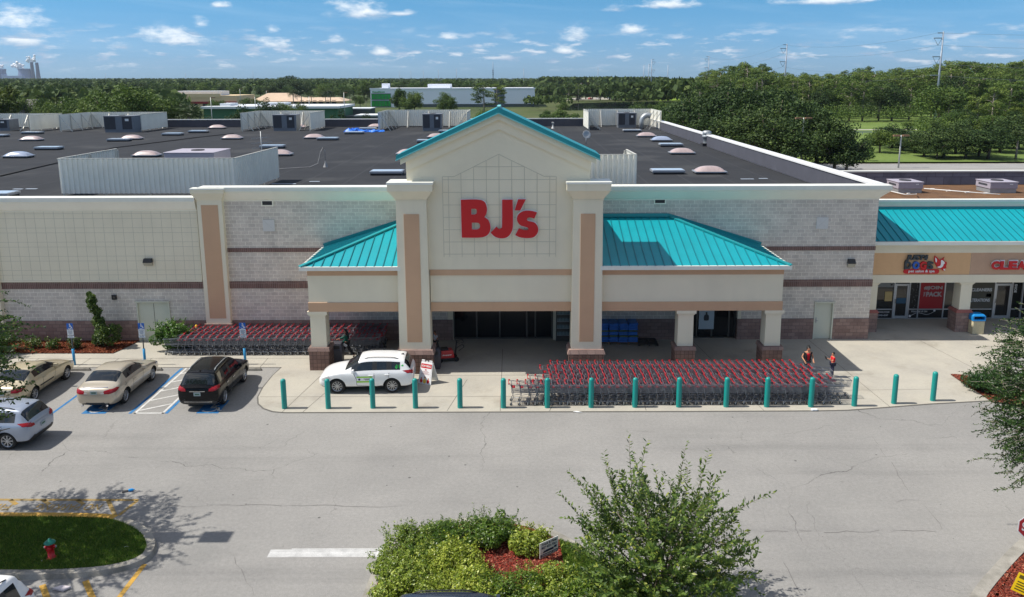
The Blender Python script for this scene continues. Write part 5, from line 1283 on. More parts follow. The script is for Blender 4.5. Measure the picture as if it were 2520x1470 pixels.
# ---------------------------------------------------------------- double-headed car park lamp left of the picture (its shadow falls on the tarmac)
sp_=gZ(466,1329); hz=10.4; bx=sp_.x-hz/1.40
t=thing('car_park_lamp','tall car park light pole with two flat heads at the left, beyond the grass island','lamp post',(bx,sp_.y+.05,.1))
mb=MB(); mb.tube([(0,0,0),(0,0,hz)],[.09,.06],10); mb.build('pole',M('bronze_pole',rgb(70,60,52),.5,.3),t)
for s in (-1,1): mb=MB(); mb.bar((0,0,hz-.1),(s*.40,0,hz-.1),.07); mb.box(s*.36-(.85 if s<0 else 0),s*.36+(.85 if s>0 else 0),-.32,.32,hz-.2,hz); mb.build('lamp_head',frame,t)
# litter
def scrap(name,label,cat,px,py,pts,mat,h=.02):
    c=gZ(px,py); mb=MB(); mb.prism([(c.x+x,c.y+y,.026) for x,y in pts],(0,0,h)); tag(mb.build(name,mat),label,cat)
paper=M('litter_white',(.75,.75,.73),.7)
scrap('paper_scrap','white paper scrap on the road edge in front of the third row of bollards','litter',*nat(552,1157,2048,1100),[(-.2,.05),(-.05,.08),(.2,-.06),(.0,-.05)],paper)
scrap('paper_scrap','rounded white litter at the road edge near the right end of the carts','litter',*nat(388,1143,3072,1100),[(-.16,.0),(-.1,.1),(.1,.1),(.17,0),(.1,-.06),(-.1,-.06)],paper,.06)
c=gZ(*nat(1262,437,0,1789,2.45)); t=thing('crushed_bottle','crushed blue plastic bottle on the tarmac above the yellow bay','litter',(c.x,c.y,.0),R_(20)); mb=MB(); mb.lathe((0,0,0),[(.05,0),(.055,.12),(.02,.17),(.02,.2)],8); o=mb.build('bottle_body',M('bottle_blue',rgb(40,150,220),.2),t); o.rotation_euler=(0,R_(90),0); o.location=(0,0,.055); mb=MB(); mb.box(-.22,-.02,-.03,.1,0.002,.03); mb.build('label_scrap',black,t)
scrap('plastic_bag','clear plastic bag with pink print on the tarmac below the left island','litter',*nat(605,1400,0,1789,2.45),[(-.25,-.02),(-.05,.12),(.25,.06),(.1,-.12)],M('bag_film',(.55,.5,.52),.3),.05)
scrap('paper_scrap','tiny white scrap on the grass right of the hydrant','litter',*nat(1246,1018,0,1789,2.45),[(-.07,-.02),(0,.03),(.07,0)],paper,.13)
scrap('paper_scrap','tiny white scrap on the grass below the hydrant','litter',*nat(412,1158,0,1789,2.45),[(-.04,.04),(.0,.05),(.03,-.04)],paper,.13)
for i,(x,y) in enumerate(((478,1212),)): pass
# ---------------------------------------------------------------- cars
from mathutils.bvhtree import BVHTree
carglass=M('car_glass',(0.010,0.014,0.016),.03,spec=.9); trimb=M('car_black_trim',(.02,.02,.02),.45)
def paint(name,col,metal=.0): return M(name,col,.32,metal,spec=.5,coat=.9,var=.02)
chrome=M('chrome',(.7,.7,.72),.15,1.0); tail=M('tail_light_red',(.30,.006,.012),.25,coat=.15); tailw=M('lamp_clear',(.55,.52,.5),.1,coat=.8); amber=M('amber_lamp',(.6,.2,.03),.2)
rimm_=M('alloy_rim',rgb(184,186,190),.3,.7); platem=M('licence_plate',rgb(150,166,168),.5)
seamm=M('door_gap_black',(.012,.012,.012),.7)
wheels_cache={}
def wheel_meshes(r,ns,key):
    if key in wheels_cache: return wheels_cache[key]
    mb=MB(); w=.11; pr=[(r*.66,-w*.9),(r*.86,-w),(r*.97,-w*.8),(r,-w*.4),(r,w*.4),(r*.97,w*.8),(r*.86,w),(r*.66,w*.9),(r*.62,0),(r*.66,-w*.9)]
    mb.ringy(pr,28)
    a=mb.mesh('tyre',rubber)
    mb=MB(); rr=r*.67; mb.ringy([(rr,-w*.92),(rr*.93,-w*.86),(rr*.92,-w*.5),(rr*.92,w*.5),(rr*.93,w*.86),(rr,w*.92)],28)
    mb.tube([(0,-.035,0),(0,.035,0)],rr*.90,20,1)
    for s in (-1,1):
        for k in range(ns):
            an=2*math.pi*k/ns; u=Vector((math.cos(an),0,math.sin(an))); p=Vector((-u.z,0,u.x)); y=s*w*.72
            a0=u*rr*.12;a1=u*rr*.97; hw=rr*.62/ns*1.25
            mb.add([a0-p*hw*.7+Vector((0,y*1.05,0)),a0+p*hw*.7+Vector((0,y*1.05,0)),a1+p*hw+Vector((0,y,0)),a1-p*hw+Vector((0,y,0)),a0-p*hw*.7+Vector((0,y*.6,0)),a0+p*hw*.7+Vector((0,y*.6,0)),a1+p*hw+Vector((0,y*.6,0)),a1-p*hw+Vector((0,y*.6,0))],[(0,1,2,3),(7,6,5,4),(0,4,5,1),(1,5,6,2),(2,6,7,3),(3,7,4,0)])
        mb.tube([(0,s*w*.6,0),(0,s*w*.82,0)],rr*.2,12)
    b=mb.mesh('rim',[rimm_,trimb]); wheels_cache[key]=(a,b); return a,b
def car(name,label,spec,pm,loc,heading,group='cars at the store front',bodyname='body'):
    """spec: dict with stations from rear to front, x=0 at the rear axle"""
    st=spec['st']; wb=spec['wb']; wr=spec['wr']; tr=spec['track']
    rows=9; vs=[]; 
    def section(q):
        x,zl,zb,zt,hl,hb,ht,cab=q[:8]
        m=hb+.025
        h=[(0,zl),(hl*.8,zl),(hl,zl+.09),(m,zl+(zb-zl)*.55),(hb,zb)]
        if cab: h+=[(hb-.05,zb+.045),(ht+.05,zt-.06),(ht-.035,zt+.004),(0,zt+.030)]
        else: h+=[(hb-.03,zb+(zt-zb)*.45),(ht+.03,zt-.025),(ht*.6,zt),(0,zt+.012)]
        return [(x,y,z) for y,z in h]+[(x,-y,z) for y,z in h[-2:0:-1]]
    n=16; verts=[]; 
    for q in st: verts+=section(q)
    faces=[];mats=[]
    for i in range(len(st)-1):
        for j in range(n):
            a=i*n+j;b=i*n+(j+1)%n; faces.append((a,b,b+n,a+n))
            r=j if j<8 else 15-j   # row index r..r+1
            k=st[i][8] if len(st[i])>8 else ''
            mi=0
            if r==5 and 's' in k: mi=1
            if r==7 and 'w' in k: mi=2
            if r==7 and 'r' in k: mi=3
            if r==6 and 'w' in k: mi=2
            if r==6 and 'r' in k: mi=3
            if r==5 and 'p' in k: mi=4
            if r in(0,1) : mi=4 if spec.get('clad') else (4 if r==0 else 0)
            if r==2 and spec.get('clad') and False: mi=4
            if r==7 and 't' in k: mi=5
            mats.append(mi)
    # nose and tail closed with a centre vertex
    for i,rev in ((0,False),(len(st)-1,True)):
        c=len(verts); zz=[v[2] for v in verts[i*n:(i+1)*n]]; verts.append((st[i][0]+(.02 if rev else -.02),0,(min(zz)+max(zz))/2))
        for j in range(n):
            a=i*n+j;b=i*n+(j+1)%n; faces.append((b,a,c) if not rev else (a,b,c)); mats.append(0)
    me=bpy.data.meshes.new('shell'); me.from_pydata(verts,[],faces); 
    tm=[pm,carglass,carglass,carglass,trimb,spec.get('roofmat',pm)]
    keys=[bodyname,'side_window','windscreen','rear_window','trim','roof_panel']
    for i in range(6): 
        mm=bpy.data.materials.get('slot%d'%i) or bpy.data.materials.new('slot%d'%i); me.materials.append(mm)
    me.polygons.foreach_set('material_index',mats); me.polygons.foreach_set('use_smooth',[True]*len(mats))
    bm=bmesh.new(); bm.from_mesh(me); bmesh.ops.recalc_face_normals(bm,faces=bm.faces); bm.to_mesh(me); bm.free()
    o=bpy.data.objects.new('shell',me); COL.objects.link(o)
    s=o.modifiers.new('s','SUBSURF'); s.levels=2; s.render_levels=2
    cut=MB()
    for x in (0,wb):
        for sg in (-1,1): cut.tube([(x,sg*(tr-.17),wr),(x,sg*(tr+.35),wr)],wr*1.17,24)
    cme=cut.mesh('cut',[bpy.data.materials.get('slot4')]*5); co=bpy.data.objects.new('cut',cme); COL.objects.link(co)
    for p in cme.polygons: p.material_index=4
    b=o.modifiers.new('b','BOOLEAN'); b.operation='DIFFERENCE'; b.object=co; b.solver='EXACT'
    dg=bpy.context.evaluated_depsgraph_get(); ev=bpy.data.meshes.new_from_object(o.evaluated_get(dg),depsgraph=dg)
    bpy.data.objects.remove(o); bpy.data.objects.remove(co)
    t=thing(name,label,'car',loc,heading,group)
    bm=bmesh.new(); bm.from_mesh(ev); bvh=BVHTree.FromBMesh(bm)
    for i in range(6):
        sel=[f for f in bm.faces if f.material_index==i]
        if not sel: continue
        if i==1:
            parts=[]; 
            for sg in (-1,1):
                ss=[f for f in sel if f.calc_center_median().y*sg>0]
                # split into panes by connectivity
                seen=set(); ssi={f.index for f in ss}
                for f in ss:
                    if f.index in seen: continue
                    stack=[f];comp=[]; seen.add(f.index)
                    while stack:
                        g=stack.pop(); comp.append(g)
                        for e in g.edges:
                            for h in e.link_faces:
                                if h.index in ssi and h.index not in seen: seen.add(h.index); stack.append(h)
                    parts.append(comp)
        else: parts=[sel]
        for comp in parts:
            idx={};vv=[];ff=[]
            for f in comp:
                ff.append([idx.setdefault(v.index,len(idx)) for v in f.verts])
            inv=sorted(idx,key=lambda k:idx[k]); bm.verts.ensure_lookup_table(); vv=[bm.verts[k].co[:] for k in inv]
            m2=bpy.data.meshes.new(keys[i]); m2.from_pydata(vv,[],ff); m2.materials.append(tm[i]); m2.polygons.foreach_set('use_smooth',[True]*len(ff)); m2.update()
            if i in (0,5): m2.set_sharp_from_angle(angle=R_(38))
            ob=bpy.data.objects.new(keys[i],m2); COL.objects.link(ob); ob.parent=t
    bm.free(); bpy.data.meshes.remove(me)
    # wheels
    a_,r_=wheel_meshes(wr,spec.get('spokes',10),(wr,spec.get('spokes',10)))
    for x in (0,wb):
        for sg in (-1,1):
            w=bpy.data.objects.new('wheel',a_); COL.objects.link(w); w.parent=t; w.location=(x,sg*(tr-.05),wr)
            w.name='wheel'; rr=bpy.data.objects.new('rim',r_); COL.objects.link(rr); rr.parent=w
    def hit(o_,d):
        h=bvh.ray_cast(Vector(o_),Vector(d)); return h
    def patch(nm,pts,axis,mat,par=None,off=.008,res=5):
        """polygon drawn in (y,z) from the rear 'b' / front 'f', or (x,z) from the side 'l'/'r', or (x,y) from above 'u', wrapped on to the body"""
        mb=MB(); c=[sum(p[0] for p in pts)/len(pts),sum(p[1] for p in pts)/len(pts)]
        P_=[];N=len(pts)
        def pr(u,v):
            if axis=='b': h=hit((-4,u,v),(1,0,0))
            elif axis=='f': h=hit((8,u,v),(-1,0,0))
            elif axis=='l': h=hit((u,4,v),(0,-1,0))
            elif axis=='r': h=hit((u,-4,v),(0,1,0))
            else: h=hit((u,v,4),(0,0,-1))
            if h[0] is None: return None
            nn=h[1]; 
            d={'b':(-1,0,0),'f':(1,0,0),'l':(0,1,0),'r':(0,-1,0),'u':(0,0,1)}[axis]
            if nn.dot(Vector(d))<0: nn=-nn
            return h[0]+nn*off
        ring=[]
        for k in range(res+1):
            f=k/res; row=[]
            for i in range(N):
                row.append((c[0]+(pts[i][0]-c[0])*f,c[1]+(pts[i][1]-c[1])*f))
            ring.append(row)
        cache=[[pr(*p) for p in row] for row in ring]
        for k in range(res):
            for i in range(N):
                q=[cache[k][i],cache[k][(i+1)%N],cache[k+1][(i+1)%N],cache[k+1][i]]
                if any(x is None for x in q): continue
                if k==0: mb.add([q[0],q[2],q[3]],[(0,1,2)],0,True)
                else: mb.add(q,[(0,1,2,3)],0,True)
        if not mb.f: return None
        return mb.build(nm,mat,par or t)
    t_=t
    def dens(pts,k=4):
        out=[]
        for i in range(len(pts)):
            a=pts[i];b=pts[(i+1)%len(pts)]
            for j in range(k): out.append((a[0]+(b[0]-a[0])*j/k,a[1]+(b[1]-a[1])*j/k))
        return out
    for nm,pts,axis,mat in spec.get('patches',[]):
        sides=('l','r') if axis=='s' else (axis,)
        for a in sides: patch(nm,dens(pts),a,mat)
    for nm,pts,axis,mat in spec.get('mirror_patches',[]):   # drawn on both halves of rear/front
        for sg in (1,-1): patch(nm,dens([(p[0]*sg,p[1]) for p in pts]),axis,mat)
    # shut lines
    for sg,ax in ((1,'l'),(-1,'r')):
        for line in spec.get('seams',[]):
            w=.009; 
            for a,b in zip(line[:-1],line[1:]):
                d=Vector((b[0]-a[0],b[1]-a[1])); nn=Vector((-d.y,d.x)).normalized()*w
            mb=MB(); 
            for a,b in zip(line[:-1],line[1:]):
                K=6
                for k in range(K):
                    p=[a[i]+(b[i]-a[i])*k/K for i in (0,1)];q=[a[i]+(b[i]-a[i])*(k+1)/K for i in (0,1)]
                    d=Vector((b[0]-a[0],b[1]-a[1])).normalized()*w; nx,nz=-d.y,d.x
                    quad=[]
                    for (x,z) in ((p[0]-nx,p[1]-nz),(q[0]-nx,q[1]-nz),(q[0]+nx,q[1]+nz),(p[0]+nx,p[1]+nz)):
                        h=hit((x,4*sg,z),(0,-sg,0))
                        if h[0] is None: quad=None;break
                        quad.append(h[0]+Vector((0,sg*.004,0)))
                    if quad: mb.poly(quad)
            if mb.f: mb.build('door_gap',seamm,t)
        for x,z in spec.get('handles',[]):
            h=hit((x,4*sg,z),(0,-sg,0))
            if h[0] is not None: mb=MB(); mb.box(x-.11,x+.11,h[0].y-.01,h[0].y+.035 if sg>0 else h[0].y-.035,z-.018,z+.018); mb.build('door_handle',spec.get('handlemat',pm),t,.008)
        mx,mz=spec['mirror']; h=hit((mx,4*sg,mz),(0,-sg,0)); y0=h[0].y if h[0] is not None else sg*tr
        mb=MB(); mb.frus(mx-.04,mx+.10,y0,y0+sg*.22,mz-.05,mx-.02,mx+.08,y0+sg*.02,y0+sg*.20,mz+.10); mb.build('wing_mirror',pm,t,.02)
        if spec.get('rails'):
            xa,xb=spec['rails']; pts=[]
            for k in range(9):
                x=xa+(xb-xa)*k/8; h=hit((x,sg*spec['railw'],4),(0,0,-1)); pts.append(h[0]+Vector((0,0,.045 if 0<k<8 else .0)))
            mb=MB(); mb.tube(pts,.018,6); mb.build('roof_rail',spec.get('railmat',trimb),t)
    if spec.get('plate'):
        z=spec['plate']; h=hit((-4,0,z),(1,0,0)); mb=MB(); mb.box(h[0].x-.02,h[0].x-.008,-.15,.15,z-.075,z+.075); p=mb.build('licence_plate',platem,t)
        mb=MB(); mb.box(h[0].x-.023,h[0].x-.0205,-.10,.10,z-.03,z+.03); mb.build('plate_characters',M('plate_ink',(.05,.12,.08),.6),p)
    if spec.get('fin'):
        h=hit((spec['fin'],0,4),(0,0,-1)); mb=MB(); mb.hexa([(spec['fin']-.09,-.03,h[0].z-.01),(spec['fin']+.09,-.03,h[0].z-.01),(spec['fin']+.09,.03,h[0].z-.01),(spec['fin']-.09,.03,h[0].z-.01)],[(spec['fin']-.08,-.008,h[0].z+.06),(spec['fin']-.02,-.008,h[0].z+.05),(spec['fin']-.02,.008,h[0].z+.05),(spec['fin']-.08,.008,h[0].z+.06)]); mb.build('roof_fin',trimb,t)
    if spec.get('exhaust'):
        for y in spec['exhaust']: mb=MB(); mb.tube([(st[0][0]+.02,y,.30),(st[0][0]-.05,y,.29)],.045,10); mb.build('exhaust_tip',chrome,t)
    for (x0,x1,z) in spec.get('side_strip',[]):
        for sg in (-1,1):
            mb=MB()
            for k in range(8):
                a=x0+(x1-x0)*k/8;b=x0+(x1-x0)*(k+1)/8; q=[]
                for (x,zz_) in ((a,z-.03),(b,z-.03),(b,z+.03),(a,z+.03)):
                    h=hit((x,4*sg,zz_),(0,-sg,0)); q.append(h[0]+Vector((0,sg*.012,0)) if h[0] is not None else None)
                if all(v is not None for v in q): mb.poly(q)
            if mb.f: mb.build('rubbing_strip',trimb,t)
    t['_bvh']=0; del t['_bvh']
    return t,patch,hit
sedan=dict(wb=2.775,wr=.335,track=.80,spokes=10,st=[
(-1.09,.40,.74,.92,.58,.66,.46,0,''),(-1.00,.28,.84,1.04,.78,.82,.60,0,''),(-.82,.23,.90,1.08,.85,.88,.66,0,''),(-.62,.21,.93,1.095,.88,.905,.69,0,''),(-.46,.21,.935,1.12,.88,.905,.69,0,'r'),
(-.12,.20,.95,1.32,.89,.915,.65,1,'r'),(.15,.20,.955,1.42,.89,.92,.60,1,'s'),(.62,.20,.95,1.462,.89,.92,.60,1,'p'),(.70,.20,.95,1.465,.89,.92,.60,1,'s'),(1.02,.20,.95,1.462,.89,.92,.61,1,'s'),(1.42,.20,.945,1.41,.89,.92,.62,1,'sw'),
(1.85,.20,.94,1.22,.89,.92,.68,1,'w'),(2.26,.20,.935,1.03,.89,.915,.72,1,''),(2.36,.20,.93,1.00,.89,.91,.74,0,''),(2.85,.20,.86,.945,.88,.90,.70,0,''),(3.30,.20,.76,.86,.86,.87,.62,0,''),(3.58,.22,.66,.75,.78,.80,.55,0,''),(3.72,.32,.55,.62,.58,.62,.42,0,'')],
 seams=[[(1.62,.30),(1.60,.60),(1.75,.98)],[(.66,.26),(.66,.96)],[(-.02,.62),(.05,.80),(.0,.97)],[(.66,.27),(1.62,.30)]],handles=[(.80,.83),(-.02+.05,.85)],mirror=(1.72,1.02),plate=.86,exhaust=(-.55,.55),
 mirror_patches=[('tail_light',[(.40,.80),(.44,.93),(.66,.98),(.86,.95),(.86,.84),(.66,.79)],'b',tail),('reflector',[(.3,.80),(.44,.80),(.44,.86),(.3,.86)],'b',tailw)],
 patches=[('tail_light',[(-.98,.84),(-.78,.86),(-.58,.94),(-.72,.99),(-.98,.97)],'s',tail),('headlight',[(3.05,.70),(3.45,.60),(3.55,.68),(3.15,.82)],'s',tailw),('rear_valance',[(-.62,.26),(.62,.26),(.58,.38),(-.58,.38)],'b',trimb),('trunk_gap',[(-.56,1.03),(.56,1.03),(.56,1.045),(-.56,1.045)],'b',chrome)])
gold=paint('gold_car_paint',rgb(196,183,152),.4); beige=paint('beige_car_paint',rgb(188,178,160),.4)
acc,pt_,ht_=car('sedan_car','beige metallic four door sedan parked beside the hatched bay, tail to the lane',sedan,beige,(*gZ(339,964).xy,0),0)
# place by the two right-hand wheels seen at (312,990) and (373,937)
def park(o,spec,rearpx,wheel_side=-1,heading=None,frontpx=None,zs=0.0):
    a=gZ(*rearpx,zs); 
    if heading is None: b=gZ(*frontpx,zs); heading=math.atan2(b.y-a.y,b.x-a.x)
    off=Vector((0,wheel_side*(spec['track']),0)); off.rotate(Matrix.Rotation(heading,3,'Z'))
    o.location=(a.x-off.x,a.y-off.y,zs); o.rotation_euler=(0,0,heading)
park(acc,sedan,(309,991),-1,R_(90))
oldsedan=dict(sedan); oldsedan.update(wb=2.715,wr=.315,spokes=7,exhaust=None,st=[(x+(0 if x<0 else -.02),zl+.02,zb-.03,zt-(.05 if cab else .07),hl-.03,hb-.03,ht-.01,cab,k) for x,zl,zb,zt,hl,hb,ht,cab,k in sedan['st']],side_strip=[(.25,1.5,.56),(-.4,-.36,.56)],plate=.72,
 mirror_patches=[('tail_light',[(.44,.74),(.46,.88),(.66,.91),(.84,.88),(.84,.76),(.66,.73)],'b',tail)],patches=[('tail_light',[(-.96,.78),(-.80,.80),(-.66,.88),(-.96,.91)],'s',tail),('headlight',[(3.05,.66),(3.45,.56),(3.52,.64),(3.15,.77)],'s',tailw)])
old,_,_=car('sedan_car','older gold four door sedan at the far left, partly behind leaves',oldsedan,gold,(0,0,0),0)
park(old,oldsedan,(86,986),-1,R_(90))
# tall sport utilities
def suvspec(L=0.0,h=1.69,w=0.0,wb=2.705):
    z=h-1.69; k=wb/2.705
    st=[(-.98,.46,.86,1.00,.62,.70,.56,0,''),(-.93,.34,.95,1.08,.82,.85,.66,0,''),(-.86,.28,1.00,1.14,.86,.89,.70,0,'r'),(-.72,.25,1.02,1.42+z*.6,.89,.91,.66,1,'r'),(-.58,.24,1.02,1.58+z,.90,.92,.62,1,''),(-.46,.24,1.015,1.615+z,.90,.92,.62,1,'s'),(.08,.24,1.01,1.66+z,.90,.92,.62,1,'p'),(.16,.24,1.01,1.665+z,.90,.92,.62,1,'s'),(.82*k,.24,1.0,1.675+z,.90,.92,.62,1,'p'),(.90*k,.24,1.0,1.675+z,.90,.92,.62,1,'s'),(1.30*k,.24,.99,1.66+z,.90,.92,.62,1,'s'),(1.62*k,.24,.985,1.60+z,.90,.92,.64,1,'sw'),(1.98*k,.24,.98,1.38+z*.6,.90,.92,.68,1,'w'),(2.34*k,.24,.975,1.13,.90,.915,.72,1,''),(2.44*k,.24,.97,1.09,.90,.91,.74,0,''),(2.85*k,.24,.92,1.04,.89,.90,.70,0,''),(3.25*k,.24,.84,.95,.86,.88,.64,0,''),(3.52*k,.28,.72,.82,.78,.81,.56,0,''),(3.64*k,.38,.60,.68,.58,.63,.42,0,'')]
    return dict(wb=wb,wr=.36,track=.80,spokes=9,clad=True,st=st,rails=(-.3,1.35*k),railw=.57,fin=-.42,mirror=(1.85*k,1.10),plate=.80,
     seams=[[(1.72*k,.42),(1.72*k,.70),(1.86*k,1.0)],[(.86*k,.34),(.86*k,1.02)],[(.10,.66),(.16,.84),(.12,1.02)],[(.86*k,.35),(1.72*k,.42)],[(.35,.40),(.86*k,.35)]],handles=[(1.02*k,.90),(.22,.93)],
     mirror_patches=[('tail_light',[(.50,.92),(.52,1.02),(.70,1.08),(.90,1.10),(.90,.98),(.70,.92)],'b',tail)],
     patches=[('tail_light',[(-.92,.98),(-.72,1.0),(-.50,1.10),(-.66,1.12),(-.90,1.12)],'s',tail),('headlight',[(3.0*k,.78),(3.4*k,.66),(3.48*k,.74),(3.1*k,.89)],'s',tailw),('lower_bumper',[(-.66,.34),(.66,.34),(.62,.52),(-.62,.52)],'b',trimb)])
rog=suvspec(); rog['patches'].append(('chrome_strip',[(-.34,.90),(.34,.90),(.34,.925),(-.34,.925)],'b',chrome)); rog['patches'].append(('bumper_strip',[(-.62,.44),(.62,.44),(.62,.465),(-.62,.465)],'b',chrome)); rog['handlemat']=chrome; rog['railmat']=galv
blackp=M('black_car_paint',(.004,.0045,.006),.16,0,spec=.22,coat=.12)
sv,pr_,_=car('suv_car','glossy black SUV in the marked bay nearest the store apron',rog,blackp,(0,0,0),0)
park(sv,rog,(553,993.5),-1,R_(90))
enc=suvspec(h=1.66,wb=2.555); enc['spokes']=10
enc['patches']=[p for p in enc['patches'] if p[0]!='lower_bumper']+[('rear_price',[],'b',trimb)][:0]
whitep_=paint('white_car_paint',(.80,.80,.79))
ev_,pe_,he_=car('suv_car','white compact SUV parked sideways on the pavement with green price on its rear glass',enc,whitep_,(0,0,0),0)
park(ev_,enc,(966,966.5),1,None,(830,968.5),.022)
# green price figures on the rear side glass, and the dealer sticker on the near door
gp_=M('price_green',(.05,.62,.12),.6)
for k,ch in enumerate('$19'):
    me=textmesh(ch,.30,.001,.02); 
    for v in me.vertices:
        x=-.30-.17*k+.0+ (v.co.x)*.8; z=1.30+.0*k+v.co.y*.8
        h=he_((-.36-.14*(k-1)-v.co.x*.62,4,1.27+v.co.y*.62),(0,-1,0)); v.co=(h[0]+Vector((0,.012,0))) if h[0] is not None else Vector((0,0,1))
    me.materials.append(gp_); o=bpy.data.objects.new('price_figure',me); COL.objects.link(o); o.parent=ev_
def dens_(p,k=4): return [(p[i][0]+(p[(i+1)%len(p)][0]-p[i][0])*j/k,p[i][1]+(p[(i+1)%len(p)][1]-p[i][1])*j/k) for i in range(len(p)) for j in range(k)]
lime=M('sticker_lime',rgb(150,206,40),.6)
for z0,z1,mm,nm in ((.80,.86,lime,'door_sticker'),(.57,.64,lime,'door_sticker'),(.645,.795,white,'door_sticker')): pe_(nm,dens_([(1.62-.72,z0),(1.62,z0),(1.62,z1),(1.62-.72,z1)]),'l',mm)
for z,w0,w1 in ((.745,.20,.56),(.70,.26,.50)): pe_('sticker_print',dens_([(1.5-w1,z-.011),(1.5-w0,z-.011),(1.5-w0,z+.011),(1.5-w1,z+.011)]),'l',navy,None,.012)
pe_('sticker_print',[(1.50+math.cos(i*.6)*.05,.72+math.sin(i*.6)*.05) for i in range(11)],'l',navy,None,.012)
# silver SUV at the left edge, driving away towards the left
eq=suvspec(h=1.66,wb=2.725); eq['spokes']=8
a=gZ(66.6,1079,.42);b=gZ(117,1043,.42)
hd=math.atan2(b.y-a.y,b.x-a.x)+R_(90)
silver=paint('silver_car_paint',rgb(150,160,176),.35)
s2,_,_=car('suv_car','silver SUV at the left edge of the photo, driving away on the lane',eq,silver,(0,0,0),0)
park(s2,eq,(22,1106),1,hd)
# parked nose-in at the bottom of the picture: only roofs in view
nb=suvspec(h=1.62,wb=2.7); bluep_=paint('dark_blue_car_paint',(.020,.030,.055),.3)
p=gZ(1088,1451,1.62); d2,_,_=car('suv_car','dark blue car at the bottom edge below the hedge, roof only in view',nb,bluep_,(p.x,p.y,0),0); d2.rotation_euler=(0,0,0); d2.location=(p.x-.45,p.y-.62,0)
wv=suvspec(h=1.80,wb=2.8); p=gZ(30,1408,1.80); d3,_,_=car('suv_car','white SUV at the bottom left corner below the grass island, roof edge only in view',wv,whitep_,(0,0,0),0); d3.rotation_euler=(0,0,R_(-90)); d3.location=(p.x-.62,p.y-.52,0)

for _c in (acc,old): _c.scale=(1,1,1.05)
sv.scale=(1,1,1.06)
